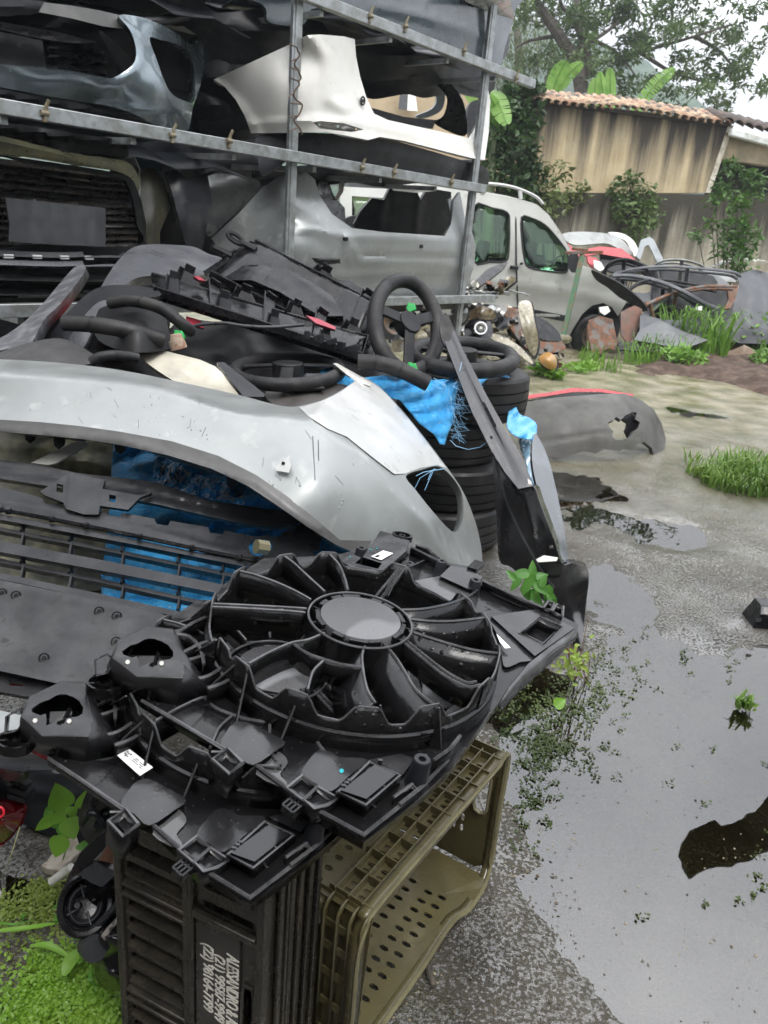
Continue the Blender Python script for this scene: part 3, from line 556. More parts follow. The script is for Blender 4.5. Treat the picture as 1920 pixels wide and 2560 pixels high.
for s, nm in ((0, 0), (S1, 1), (S1*2.05, 2)):
    for t in (.03, 1.6):
        if t > 1 and nm == 0: continue
        b = B(); b.beam(RK(s, t, 0), RK(s, t, 3.6), .05, .05, up=dr); b.beam(RK(s-.031, t-.012, 0), RK(s-.031, t-.012, 3.6), .012, .02, up=dr); b.build('post', gal, rk, bev=.004)
        b = B(); b.box(RK(s, t, .01), dr*.07, pd*.07, (0, 0, .01)); b.build('foot_plate', gal, rk)
for z, e in ((zl, .42), (zm, .08), (zu, .62), (zu+.82, .6)):
    beamp('beam', S1*2.05-.03, e, -.022, z, .05, .062)
    if z > zl+.1: beamp('beam', S1*2.05-.03, -.1, 1.6, z)
for z in (zl, zm, zu):
    for i in range(7):
        s = .10-i*.63
        if z == zm and i == 0: continue
        b = B(); b.beam(RK(s, 0, z-.05), RK(s, 1.65, z-.05), .03, .03); b.build('cross_rail', gal, rk)
yel = M('old_tie', (.20, .18, .12), .6, c2=(.12, .09, .05), sc_=30)
for (x, y) in [(110, 283), (430, 338), (572, 352), (905, 418), (985, 431), (1128, 455), (1013, 65), (1160, 125), (925, 40), (1290, 195)]:
    q = RP(x, y, -.05); b = B(); b.tube([q+np.array([0, 0, -.035]), q+dr*.012+np.array([0, 0, .03]), q+dr*.02-pd*.01+np.array([0, 0, .055])], [.010, .009, .007], 7); b.tube([q-dr*.018-pd*.004, q+dr*.018-pd*.004], .012, 8);
    b.build('bolt_clip', yel, rk)
b = B(); rg = random.Random(4)
pts = [RP(745+6*math.sin(i*.9)+rg.uniform(-6, 6), 118+i*9.5, -.05) for i in range(24)]; b.tube(cr(pts, 3, False), .005, 5)
for i in range(0, 24, 3):
    b.tube([pts[i], RP(735-14*rg.random(), 118+i*9.5+rg.uniform(-10, 14), -.07)], .004, 4)
b.build('dry_vine', M('dry_vine', (.09, .06, .04), .9), rk)
# rack contents: every shell is traced at its own place and depth
def D(x, y, t): p = RP(x, y, t); return float(np.dot(p-C0, FW))
def rpan(name, lab, cat, out, ctl, mat, holes=(), grp=None, sm=1, par=None, **kw):
    tf = tps(ctl)
    def c(x, y):
        v = FW[None]+RT[None]*((np.asarray(x)-960)/F)[:, None]+UP[None]*((1280-np.asarray(y))/F)[:, None]
        return (np.dot(Q2-C0, pd)+tf(x, y))/(v@pd)
    o = cr(out, 4) if sm else out
    hs_ = [cr(h, 4) if sm else h for h in holes]
    ob = panel(name, o, c, mat, par, holes=hs_, **kw)
    if par is None: tag(ob, lab, cat, grp)
    return ob
GB = 'bumpers stored on the rack'
# A blue grey bumper, top left
A_ = thing('bumper', 'blue-grey metallic front bumper with big fog lamp hole on the top left shelf', 'bumper', RK(-3.2, .2, zm+.06), GB)
rpan('shell', '', '', [(-60, 155), (0, 163), (120, 176), (230, 193), (272, 197), (310, 180), (336, 155), (340, 120), (325, 75), (298, 38), (360, 45), (430, 75), (480, 110), (500, 78), (508, 120), (510, 160), (502, 210), (482, 270), (466, 330), (400, 318), (330, 283), (270, 265), (180, 250), (90, 235), (0, 218), (-60, 212)],
     [(-60, 180, .12), (100, 200, .10), (250, 225, .06), (350, 250, .03), (340, 120, .05), (410, 200, .04), (450, 270, .14), (490, 180, .45), (508, 120, .75), (465, 325, .30), (300, 40, .10), (400, 60, .15), (0, 215, .16), (200, 250, .14), (270, 262, .12)], blu,
     holes=[[(374, 96), (400, 99), (440, 110), (468, 125), (480, 150), (487, 190), (485, 252), (462, 252), (430, 235), (410, 200), (392, 150)]], par=A_, lip=.07, res=9, th=.005,
     feat=[([(300, 38), (345, 90), (352, 150), (330, 180), (290, 215)], .035, 14), ([(380, 55), (450, 95), (490, 160)], .02, 8), ([(270, 262), (410, 270), (480, 268)], .03, 10, 's')])
rpan('lower_lip', '', '', [(-60, 214), (0, 222), (100, 240), (200, 258), (300, 282), (385, 320), (300, 318), (200, 300), (100, 286), (-60, 268)], [(-60, 240, .22), (100, 265, .2), (300, 300, .18), (380, 318, .2)], dgr, par=A_, res=12, lip=.03)
rpan('grille_bar', '', '', [(-60, 52), (0, 55), (120, 75), (200, 95), (240, 105), (190, 108), (100, 96), (0, 74), (-60, 68)], [(-60, 60, .25), (100, 85, .2), (230, 105, .25)], blkd, par=A_, res=10, lip=.04)
for y0 in (120, 142, 170):
    rpan('grille_bar', '', '', [(105, y0-8), (200, y0+6), (262, y0+14), (258, y0+24), (190, y0+18), (105, y0+6)], [(105, y0, .26), (180, y0+8, .24), (260, y0+18, .26)], blk, par=A_, res=9, lip=.03)
rpan('bumper_strut', '', '', [(250, 84), (262, 84), (330, 150), (318, 180), (296, 190), (285, 150)], [(250, 84, .3), (320, 150, .28), (296, 190, .3)], blkd, par=A_, res=9, lip=.02, feat=[([(256, 90), (300, 170)], .02, 5)])
rpan('number_plate_holder', '', '', [(-60, 70), (-20, 76), (0, 79), (106, 102), (112, 140), (118, 176), (60, 170), (-60, 158)], [(-60, 110, .13), (60, 130, .12), (118, 150, .13)], blkd, par=A_, sm=0, res=12, lip=.015)
# strip and top dark parts
rpan('trim_strip', 'pale grey plastic bumper insert strip lying above the blue-grey bumper', 'trim', [(112, 6), (180, 14), (250, 26), (300, 38), (318, 74), (260, 66), (180, 46), (98, 30)], [(100, 20, .16), (200, 35, .15), (318, 70, .14)], M('pale_trim', (.20, .20, .195), .5, c2=(.28, .27, .26), sc_=5), sm=0, res=10, lip=.03)
rpan('trim_strip', 'pair of dark grille bars jutting left above the pale insert strip', 'trim', [(-60, -20), (40, -5), (115, 4), (95, 34), (0, 40), (-60, 30)], [(-60, 0, .2), (110, 15, .2)], dgr, sm=0, res=12, lip=.04, feat=[([(-60, 8), (110, 22)], .02, 6)])
rpan('bumper', 'dark bumper underside hanging above the blue-grey bumper in the top left', 'bumper', [(170, -60), (520, -60), (500, 20), (430, 40), (340, 30), (250, 12), (170, -5)], [(170, -30, .5), (350, 0, .4), (510, 0, .6), (430, 40, .5)], blkd, grp=GB, res=14, lip=.05, feat=[([(170, -10), (350, 5), (500, -20)], .05, 10)])
rpan('bumper', 'broken cream bumper end poking up behind the blue-grey bumper corner', 'bumper', [(412, 62), (440, 66), (472, 64), (480, 45), (474, 32), (482, 28), (494, 60), (498, 88), (470, 82), (440, 74)], [(412, 62, .62), (470, 70, .66), (490, 40, .7)], wht, grp=GB, sm=0, res=7, lip=.02)
b = B(); b.tube(cr([RP(340, 50, .3), RP(390, 52, .3), RP(430, 45, .35), RP(462, 34, .4)], 4, False), np.linspace(.02, .05, 13), 9, flat=.7)
tag(b.build('air_duct', gry), 'grey plastic duct lying on top of the blue-grey bumper', 'duct')
# white bumper
W_ = thing('bumper', 'white rear bumper with tall pointed side wing on the middle shelf', 'bumper', RK(-1, .2, zm+.1), GB)
rpan('shell', '', '', [(534, 199), (640, 150), (742, 103), (768, 88), (800, 86), (860, 91), (887, 98), (890, 140), (900, 190), (915, 240), (935, 284), (970, 300), (1050, 318), (1140, 338), (1172, 345), (1200, 300), (1215, 200), (1226, 250), (1222, 330), (1212, 400), (1180, 395), (1150, 388), (1080, 370), (1010, 352), (950, 342), (920, 350), (860, 338), (815, 330), (700, 332), (628, 333), (612, 290), (590, 250), (560, 215)],
     [(534, 199, .55), (600, 250, .40), (628, 333, .36), (680, 200, .14), (700, 320, .12), (745, 110, .05), (770, 90, -.03), (790, 200, -.04), (800, 320, -.06), (887, 98, .02), (900, 200, .01), (920, 280, -.02), (1000, 325, -.04), (1100, 350, -.02), (1180, 380, .02), (1222, 300, .2), (1215, 210, .28)], wht,
     holes=[[(782, 305), (800, 302), (860, 308), (910, 324), (880, 330), (800, 322)]], par=W_, lip=.05, res=9, th=.005, sm=0,
     feat=[([(775, 95), (812, 140), (822, 200), (825, 250), (860, 270)], .045, 16), ([(628, 310), (780, 300), (900, 305), (1180, 365)], .02, 9), ([(560, 212), (610, 262), (650, 320)], .02, 14, 's')])
rpan('reflector_recess', '', '', [(784, 306), (800, 303), (860, 309), (908, 324), (880, 330), (800, 321)], [(784, 306, .03), (860, 318, .03), (908, 324, .04)], wht, par=W_, sm=0, res=7, holes=[[(796, 308), (802, 308), (802, 315), (796, 314)], [(842, 311), (849, 312), (849, 320), (842, 319)], [(888, 319), (893, 320), (893, 326), (888, 325)]])
b = B(); q = RP(907, 252, -.03); b.tube([q+dr*.018*math.cos(a)+np.array([0, 0, .022])*math.sin(a) for a in np.linspace(0, 6.28, 13)[:-1]], .006, 6, closed=True); b.tube([q, q+pd*.02], .011, 8); b.build('sensor_ring', gry, W_)
rpan('lower_skirt', '', '', [(815, 333), (860, 342), (920, 352), (960, 346), (1060, 372), (1160, 402), (1216, 420), (1222, 455), (1210, 462), (1150, 450), (1020, 432), (880, 418), (740, 405), (720, 400), (660, 440), (645, 400), (640, 345), (700, 332)],
     [(640, 345, .3), (645, 400, .26), (740, 400, .1), (820, 345, .0), (900, 400, .02), (1100, 400, .0), (1216, 440, .1)], dgr, par=W_, lip=.06, res=11, feat=[([(815, 375), (960, 385), (1210, 432)], .03, 8)])
# inner framework behind the white bumper
rpan('bumper', 'dark inner crash beam with pillar visible through the white bumper opening', 'bumper', [(925, 268), (1010, 292), (1090, 300), (1082, 322), (1000, 310), (935, 300)], [(925, 280, .5), (1085, 310, .5)], gry, grp=GB, res=8, lip=.08, sm=0)
rpan('bumper', 'glossy black curved pillar cover leaning behind the white bumper end', 'bumper', [(1085, 205), (1108, 200), (1135, 218), (1160, 262), (1168, 330), (1145, 338), (1085, 308), (1108, 290), (1118, 250), (1104, 225)], [(1085, 205, .55), (1130, 230, .45), (1165, 330, .4), (1090, 308, .6)], blk, grp=GB, res=7, lip=.05, feat=[([(1110, 215), (1130, 260), (1100, 310)], .04, 6)])
rpan('bumper', 'blue-grey hoop shaped tailgate trim behind the white bumper end', 'bumper', [(1075, 207), (1098, 206), (1112, 230), (1110, 262), (1096, 282), (1060, 296), (1040, 290), (1080, 272), (1092, 245)], [(1075, 207, .75), (1110, 240, .7), (1050, 292, .8)], M('blue_grey_dull', (.2, .23, .25), .4, c2=(.14, .16, .17), sc_=4), grp=GB, res=7, lip=.05)
rpan('bumper', 'black bumper end cap standing against the right rack post', 'bumper', [(1172, 262), (1196, 250), (1215, 270), (1205, 320), (1176, 342), (1168, 300)], [(1172, 262, .55), (1215, 270, .5), (1176, 340, .5)], blk, grp=GB, res=9, lip=.05)
# silver bumper lower, with tailgate style opening
E_ = thing('bumper', 'silver rear bumper with broad wing and tailgate cut-out on the lowest shelf', 'bumper', RK(-1.2, .2, zl+.08), GB)
rpan('shell', '', '', [(528, 596), (600, 530), (655, 470), (700, 440), (760, 425), (787, 448), (800, 490), (830, 535), (880, 570), (960, 580), (1112, 590), (1128, 560), (1135, 500), (1150, 480), (1162, 545), (1180, 580), (1190, 612), (1186, 660), (1172, 710), (1150, 745), (900, 735), (830, 690), (740, 660), (700, 690), (620, 690), (560, 640)],
     [(528, 596, .55), (600, 530, .45), (655, 470, .42), (700, 600, .12), (740, 440, .15), (790, 500, .10), (740, 600, .05), (830, 580, .02), (870, 620, -.02), (1000, 620, -.04), (1120, 620, -.01), (1185, 640, .12), (1150, 500, .12), (900, 700, .02), (1100, 720, .05), (600, 680, .35)], slv,
     par=E_, lip=.05, res=9, th=.005, sm=0,
     feat=[([(690, 590), (790, 570), (868, 592), (900, 652), (1180, 660)], .03, 7), ([(868, 592), (960, 595), (1175, 600)], .035, 7), ([(900, 640), (1190, 648)], -.025, 5), ([(780, 682), (860, 690), (1175, 672)], .03, 7, 'r'), ([(868, 590), (872, 650)], .012, 4), ([(700, 470), (720, 540), (820, 585)], .03, 20)])
rpan('fog_recess', '', '', [(780, 645), (850, 646), (852, 658), (800, 664), (788, 655)], [(780, 645, -.045), (852, 650, -.05), (800, 664, -.045)], blk, par=E_, res=7, sm=0)
for (x, y) in [(868, 598), (1056, 616)]:
    b = B(); q = RP(x, y, -.06); b.tube([q, q+pd*.03], .013, 8); b.build('sensor_hole', blkd, E_)
rpan('pillar_trim', '', '', [(1112, 590), (1130, 560), (1120, 500), (1128, 495), (1142, 540), (1150, 590)], [(1112, 590, .2), (1130, 500, .22), (1150, 590, .2)], slv2, par=E_, res=7, sm=0, lip=.03)
# stuff behind and around the opening: doors, mirrors and dark shells
rpan('bumper', 'dark grey metallic bumper corner resting under the white bumper skirt', 'bumper', [(520, 440), (600, 440), (646, 452), (640, 480), (560, 560), (520, 590), (500, 520)], [(520, 440, .7), (646, 452, .6), (560, 560, .65)], M('dark_metallic', (.09, .095, .10), .3, m=.4, coat=.6, c2=(.20, .21, .2), sc_=3, mix=(.4, .6)), grp=GB, res=10, lip=.05, feat=[([(520, 470), (640, 450)], .05, 16)])
rpan('fender_liner', 'black folded inner wing panel standing in the gap left of the silver wing', 'fender liner', [(412, 430), (440, 424), (470, 450), (520, 440), (530, 500), (510, 600), (500, 640), (470, 630), (450, 560), (430, 480)], [(412, 430, .35), (470, 450, .3), (520, 450, .36), (500, 630, .3), (455, 560, .22)], dgr, res=8, lip=.06, sm=0, feat=[([(440, 430), (468, 505), (470, 620)], .05, 12), ([(500, 490), (508, 620)], -.05, 8), ([(462, 505), (500, 510)], .03, 6)])
rpan('fender_liner', 'dull olive and black inner wing panel beside the ribbed black bumper', 'fender liner', [(350, 425), (385, 420), (410, 450), (425, 520), (400, 580), (400, 640), (362, 640), (365, 560), (352, 490)], [(350, 425, .4), (410, 450, .38), (400, 640, .35), (365, 560, .3)], M('dull_olive_black', (.05, .048, .035), .4, c2=(.13, .125, .075), sc_=5, mix=(.45, .65)), res=8, lip=.06, sm=0, feat=[([(370, 425), (385, 520), (378, 640)], .05, 12)])
rpan('bumper', 'small blue plastic panel wedged under the middle beam', 'bumper', [(335, 385), (400, 380), (412, 405), (405, 430), (352, 425)], [(335, 385, .5), (412, 405, .5), (352, 425, .5)], M('deep_blue', (.01, .045, .10), .35), grp=GB, res=10, lip=.03, sm=0)
# ribbed black bumper with plate holder, left
G_ = thing('bumper', 'olive-edged black bumper with ribbed grille and flat plate holder on the left', 'bumper', RK(-3.4, .2, zl+.1), GB)
rpan('top_rail', '', '', [(-60, 345), (0, 352), (100, 375), (200, 395), (290, 408), (330, 420), (350, 450), (345, 478), (330, 448), (290, 428), (200, 415), (100, 398), (0, 385), (-60, 380)], [(-60, 365, .08), (100, 385, .06), (290, 415, .05), (348, 465, .12)], M('olive_metal', (.17, .17, .11), .32, m=.4, coat=.4, c2=(.30, .28, .14), sc_=6, mix=(.45, .7)), par=G_, lip=.06, res=8, feat=[([(-60, 378), (100, 392), (290, 422), (345, 470)], .03, 6)])
rpan('grille_surround', '', '', [(-60, 382), (0, 388), (100, 402), (290, 432), (330, 452), (352, 500), (362, 560), (365, 620), (340, 640), (200, 640), (-60, 632)], [(-60, 400, .12), (100, 420, .12), (330, 460, .1), (362, 600, .14), (200, 640, .15), (-60, 630, .15)], blkd, holes=[[(-50, 402), (100, 415), (290, 445), (318, 462), (335, 510), (342, 560), (344, 616), (100, 612), (-50, 608)]], par=G_, lip=.05, res=10)
for k in range(11):
    y0 = 412+k*19; sl_ = .105-.009*k
    rpan('grille_slat', '', '', [(-50, y0-6), (100, y0+16*sl_*6), (250, y0+sl_*270), (335+min(10, k*2), y0+sl_*350), (335+min(10, k*2), y0+sl_*350+8), (250, y0+sl_*270+11), (100, y0+16*sl_*6+11), (-50, y0+6)], [(-50, y0, .2), (100, y0+10, .18), (340, y0+sl_*350, .18)], M('slat_wet', (.018, .016, .014), .28, c2=(.06, .05, .04), sc_=6, mix=(.5, .7)) if k == 0 else bpy.data.materials['slat_wet'], par=G_, lip=.06, res=8, sm=0)
rpan('number_plate_holder', '', '', [(14, 494), (130, 506), (264, 520), (264, 616), (140, 612), (22, 604), (24, 560)], [(14, 494, .06), (264, 520, .06), (140, 612, .06)], M('plate_holder', (.035, .037, .040), .45, c2=(.05, .052, .056), sc_=9, rv=.15, streak=8), par=G_, sm=0, res=12, lip=.02)
rpan('backing', '', '', [(-60, 390), (330, 460), (362, 560), (362, 640), (-60, 640)], [(-60, 500, .4), (360, 550, .4), (0, 640, .4)], blkd, par=G_, sm=0, res=30)
rpan('bumper', 'black bumper carrier with square bracket lying under the middle beam', 'bumper', [(-60, 300), (60, 312), (200, 335), (320, 352), (322, 392), (200, 382), (152, 378), (110, 362), (0, 345), (-60, 338)], [(-60, 320, .2), (150, 345, .18), (320, 370, .2)], blkd, grp=GB, sm=0, res=10, lip=.06, feat=[([(115, 335), (150, 375)], .06, 14), ([(-60, 330), (100, 350)], .04, 8), ([(160, 360), (300, 375)], .03, 6)])
# stacked thin bumper edges below the ribbed one
for k, (y0, mt, t) in enumerate([(640, gry, .04), (662, M('trim_clip', (.10, .10, .11), .3), .02), (700, blkd, .03), (735, dgr, .06)]):
    rpan('bumper', ['slim grey bumper lip just under the ribbed black bumper', 'glossy bumper edge with pale clips along it, left of the dark fender', 'black bumper edge resting low on the left shelf', 'dark grey lowest bumper edge on the left shelf'][k], 'bumper', [(-60, y0), (150, y0+4), (280, y0-2), (320, y0+8), (300, y0+26), (150, y0+24), (-60, y0+22)], [(-60, y0, t), (150, y0+5, t-.03), (310, y0+10, t+.1)], mt, grp=GB, res=6, lip=.04, feat=[([(-60, y0+8), (150, y0+12), (300, y0+8)], .02, 6)])
cl_ = thing('clip_row', 'short row of pale square clips on a bumper edge', 'clips', RP(120, 642, -.035)); M('white_clip', (.6, .6, .6), .4)
for x in (20, 92, 160, 222): b = B(); b.box(RP(x, 640+(x*.02), -.035), dr*.022, pd*.008, (0, 0, .008)); b.build('clip', bpy.data.materials['white_clip'], cl_)
# top shelf
rpan('bumper', 'dark slate bumper lying face down along the whole top shelf', 'bumper', [(540, -60), (1300, -60), (1290, 20), (1262, 120), (1238, 180), (1130, 135), (960, 60), (860, 28), (780, 22), (760, 60), (700, 62), (668, 50), (655, 10)], [(540, -40, .3), (700, 20, .25), (960, 20, .05), (1200, 60, .05), (1270, 60, .15), (1238, 175, .1), (860, 25, .1)], M('slate_paint', (.035, .048, .055), .3, coat=.6, c2=(.055, .07, .08), sc_=3), grp=GB, res=13, lip=.06, feat=[([(940, 15), (1060, 40), (1240, 100)], .05, 10), ([(660, -20), (820, -20)], .05, 12)])
rpan('bumper', 'silver bumper corner at the upper right end of the rack', 'bumper', [(1160, -30), (1262, -60), (1276, 0), (1284, 45), (1276, 75), (1262, 80), (1250, 50), (1200, 20), (1160, 0)], [(1160, 0, -.02), (1250, 0, -.05), (1284, 45, .15)], M('bright_silver', (.62, .64, .64), .25, m=.5, coat=.6), grp=GB, res=9, lip=.08, feat=[([(1160, -10), (1250, 25), (1270, 70)], .03, 6)])  # silver base brighter than on the other silver bumpers
rpan('bumper', 'grey transparent-looking bumper end below the silver corner', 'bumper', [(1250, 50), (1272, 76), (1270, 130), (1250, 160), (1236, 175), (1238, 120)], [(1250, 50, .3), (1270, 130, .35), (1240, 170, .3)], gry, grp=GB, res=9, lip=.04)
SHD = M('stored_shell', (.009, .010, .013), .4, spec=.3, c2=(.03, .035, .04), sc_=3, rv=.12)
def stored(lab, x0, x1, y0, y1, t, sag=.0, curve=.25, mt=None, tilt=0, rd=1):
    n = 9; out = [(x0+(x1-x0)*i/n, y0+tilt*i/n*(y1-y0)+8*math.sin(i*1.3)) for i in range(n+1)]+[(x1-(x1-x0)*i/n, y1+sag*math.sin(math.pi*i/n)+tilt*(1-i/n)*(y1-y0)+6*math.sin(i*2.1)) for i in range(n+1)]
    xm, ym = (x0+x1)/2, (y0+y1)/2
    return rpan('bumper', lab, 'bumper', out, [(x0, ym, t+curve), (x1, ym, t+curve), (xm, y0, t+.05), (xm, ym, t-.05), (xm, y1, t+.1)], mt or SHD, grp=GB, res=16, lip=.05, feat=[([(x0, ym-(y1-y0)*.15), (xm, ym-(y1-y0)*.1), (x1, ym-(y1-y0)*.1)], .05, (y1-y0)*.12), ([(x0, ym+(y1-y0)*.25), (x1, ym+(y1-y0)*.28)], -.06, (y1-y0)*.1)])
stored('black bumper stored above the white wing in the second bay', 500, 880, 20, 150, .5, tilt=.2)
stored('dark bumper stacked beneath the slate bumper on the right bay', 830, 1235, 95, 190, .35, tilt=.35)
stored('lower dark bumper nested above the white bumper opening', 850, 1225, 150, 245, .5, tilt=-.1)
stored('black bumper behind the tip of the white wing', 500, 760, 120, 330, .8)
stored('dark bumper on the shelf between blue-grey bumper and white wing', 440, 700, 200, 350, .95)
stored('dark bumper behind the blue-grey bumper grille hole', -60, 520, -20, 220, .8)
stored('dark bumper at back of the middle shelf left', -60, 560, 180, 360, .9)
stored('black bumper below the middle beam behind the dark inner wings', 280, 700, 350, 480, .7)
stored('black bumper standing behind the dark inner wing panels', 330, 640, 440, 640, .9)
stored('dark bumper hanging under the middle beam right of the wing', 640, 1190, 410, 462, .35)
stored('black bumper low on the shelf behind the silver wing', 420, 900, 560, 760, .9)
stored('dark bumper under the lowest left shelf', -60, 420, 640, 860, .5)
# parts seen inside the silver bumper cut-out
rpan('bumper', 'black crumpled trim hanging in the left of the silver cut-out', 'bumper', [(800, 450), (822, 455), (835, 490), (862, 520), (865, 562), (830, 545), (802, 500), (792, 470)], [(800, 450, .4), (862, 520, .5), (830, 545, .4)], blk, grp=GB, sm=0, res=7, lip=.04)
rpan('bumper', 'dark seat back shaped trims standing in the silver cut-out', 'bumper', [(885, 560), (900, 530), (930, 495), (960, 500), (975, 470), (1040, 472), (1052, 500), (1070, 470), (1128, 480), (1130, 590), (1000, 585), (890, 575)], [(885, 560, .7), (960, 500, .6), (1128, 500, .5), (1000, 585, .6)], blkd, grp=GB, sm=0, res=9, lip=.05, feat=[([(960, 500), (950, 570)], .06, 8), ([(1050, 490), (1040, 570)], .06, 8)])
rpan('bumper', 'thin white strip put in for the van roof seen under the middle beam', 'bumper', [(985, 466), (1010, 470), (1088, 470), (1085, 478), (1040, 482), (985, 476)], [(985, 466, .5), (1088, 470, .5), (1040, 482, .5)], wht, grp=GB, sm=0, res=7, lip=.03)  # white strip standing in for the van roof glimpsed through the cut-out
rpan('trim_strip', 'brown-grey bent strip hanging at the left inside the silver cut-out', 'trim', [(850, 450), (862, 455), (858, 480), (845, 500), (836, 498), (848, 475)], [(850, 450, .45), (845, 500, .45), (862, 455, .46)], M('brown_grey', (.14, .12, .1), .4), sm=0, res=6, lip=.02)
rpan('shelf_sheet', 'dark tray of assorted trim lying under the lowest beam shelf', 'trim', [(700, 755), (900, 735), (1160, 740), (1180, 752), (900, 765), (720, 775)], [(700, 760, .1), (900, 750, .3), (1180, 745, .3)], blkd, sm=0, res=14, lip=.1)

# generic U shells added behind the front row to block sky, darken the rack
def ushell(name, lab, s0, s1, t0, z0, hgt, dep, mt, grille=True, seed=0, th=.006):
    rg = random.Random(seed); n = 26; prof = [(0, .0), (.06, -.03), (.3, -.06), (.5, -.05), (.72, .0), (.86, .05), (1., .16)]
    rs = []
    for i in range(n+1):
        u = i/n; e = abs(2*u-1)**3.5
        rs.append([RK(s0+(s1-s0)*u*(1)+0, t0+dep*e+q[1]*(1-.3*e)+.03*rg.random()*0, z0+hgt*q[0]*(1-.25*e)) for q in prof])
    b = B(); b.rings(rs, closed=False)
    if grille: b.f = [q for k, q in enumerate(b.f) if not (k % 6 in (2, 3) and 7 < k//6 < 18)]
    o = b.build(name, mt, th=th); tag(o, lab, 'bumper', GB); return o
k = 0
for (z0, tt) in ((zu+.02, (.35, .75, 1.15)), (zm+.03, (1.1, 1.4)), (zl+.04, (1.15, 1.4)), (zu+.45, (.2, .9))):
    for j, t0 in enumerate(tt):
        for (s0, s1) in ((-3.95, -2.05), (-1.9, -.05)):
            if s0 > -2 and z0 < zu: continue
            ushell('bumper', 'dark bumper shell added to darken the %s shelf, %s bay, row %s behind the front' % ({zu+.02: 'upper', zm+.03: 'middle', zl+.04: 'lowest', zu+.45: 'topmost'}[z0], 'left' if s0 < -2 else 'right', ['one', 'two', 'three'][j]), s0, s1, t0, z0, .42, .3, SHD, True, k); k += 1
for (s0, s1, z0) in ((-3.9, -2.1, zu+.02), (-1.9, .0, zu+.02), (-3.9, -2.1, zm+.62), (-3.9, -2.1, zm-.12)):  # flat shells added to shut out sky and darken the rack interior
    for t0 in (.25, .8):
        b = B(); b.rings([[RK(s0+(s1-s0)*i/14, t0+.5*j/6, z0+.10*math.sin(math.pi*j/6)*(1-.5*abs(2*i/14-1)**2)+.02*math.sin(i*1.7)) for j in range(7)] for i in range(15)], closed=False)
        tag(b.build('bumper', SHD, th=.006), 'dark bumper added flat %s to darken the rack, %s bay, %s side' % ({zu+.02: 'on the upper shelf', zm+.62: 'hung below the upper shelf', zm-.12: 'hung below the middle shelf'}[z0], 'left' if s0 < -2 else 'right', 'front' if t0 < .5 else 'rear'), 'bumper', 'dark bumpers added flat to darken the rack')
# ---------------- middle pile ----------------
def pan(name, lab, cat, out, ctl, mat, holes=(), grp=None, sm=1, par=None, **kw):
    o = cr(out, 4) if sm else out; hs_ = [cr(h, 4) if sm else h for h in holes]
    ob = panel(name, o, ctl, mat, par, holes=hs_, **kw)
    if par is None: tag(ob, lab, cat, grp)
    return ob
# main silver bumper
MB = thing('bumper', 'large silver front bumper arching over the whole pile, headlight notch at its right end', 'bumper', P(700, 1200, 2.5)*[1, 1, 0]+[0, 0, .4])
top = [(-80, 896), (0, 898), (150, 907), (300, 925), (450, 955), (600, 988), (690, 1012), (740, 1016), (800, 1002), (850, 978), (890, 950), (905, 941), (950, 968), (1000, 1020), (1050, 1080), (1100, 1145), (1150, 1215), (1180, 1280), (1198, 1340), (1206, 1400), (1200, 1430)]
low_ = [(1100, 1440), (1000, 1410), (900, 1385), (850, 1352), (790, 1300), (720, 1245), (640, 1190), (545, 1142), (430, 1106), (300, 1082), (200, 1068), (100, 1058), (0, 1052), (-80, 1050)]
mF = tps([(-80, 1050, 2.22), (-80, 930, 2.34), (0, 1050, 2.22), (430, 1106, 2.17), (640, 1190, 2.13), (850, 1352, 2.16), (0, 930, 2.33), (400, 960, 2.29), (690, 1040, 2.25), (780, 1048, 2.25), (800, 1200, 2.13), (900, 1130, 2.27), (1000, 1230, 2.33), (1000, 1400, 2.32), (1080, 1300, 2.42), (1190, 1425, 2.68), (1100, 1160, 2.42), (905, 950, 2.28), (1150, 1300, 2.55)])
mW = tps([(780, 1050, 2.25), (905, 941, 3.0), (850, 1005, 2.62), (900, 1130, 2.28), (1000, 1230, 2.35), (1000, 1020, 2.95), (1080, 1300, 2.46), (1050, 1080, 2.9), (1150, 1215, 2.98), (1190, 1330, 2.95), (1190, 1425, 2.72), (690, 1010, 2.25), (600, 1190, 1.95), (850, 1352, 2.05), (1000, 1400, 2.2)])
mT = tps([(-80, 896, 2.5), (-80, 930, 2.34), (0, 898, 2.5), (0, 932, 2.33), (400, 940, 2.46), (400, 972, 2.29), (690, 1010, 2.5), (690, 1042, 2.25), (800, 1000, 2.55), (790, 1050, 2.24), (900, 950, 2.6), (900, 1000, 2.3), (0, 1000, 2.0), (400, 1040, 1.95), (690, 1110, 1.9)])
def mctl(x, y):
    k = .007; a = np.stack([mF(x, y), np.where(np.asarray(x) > 640, mW(x, y), 0), np.where(np.asarray(x) < 830, mT(x, y), 0)]); m_ = a.max(0)
    return m_+k*np.log(np.exp((a-m_)/k).sum(0))
pan('shell', '', '', [tuple(q) for q in cr(top, 3, False)]+[tuple(q) for q in cr(low_, 3, False)], mctl, slv, sm=0, par=MB, holes=[cr([(1015, 1190), (1055, 1174), (1095, 1166), (1128, 1190), (1155, 1235), (1159, 1290), (1144, 1328), (1122, 1322), (1080, 1276), (1040, 1226)], 5)],
    lip=.05, res=9, th=.004, feat=[([(868, 1094), (930, 1148), (985, 1188), (1010, 1190)], -.02, 6), ([(1010, 1180), (1050, 1165), (1095, 1155), (1140, 1190)], .02, 9)])
wflap = M('silver_wing_lit', (.56, .565, .55), .36, m=.25, coat=.4, c2=(.48, .485, .47), sc_=3, mix=(.4, .7), crough=.14, c3=(.40, .40, .39), mix3=(.64, .72), sc3=30)  # same silver paint made whiter: upward-facing brightness put into the colour
def mWf(x, y): return mctl(x, y)-.010
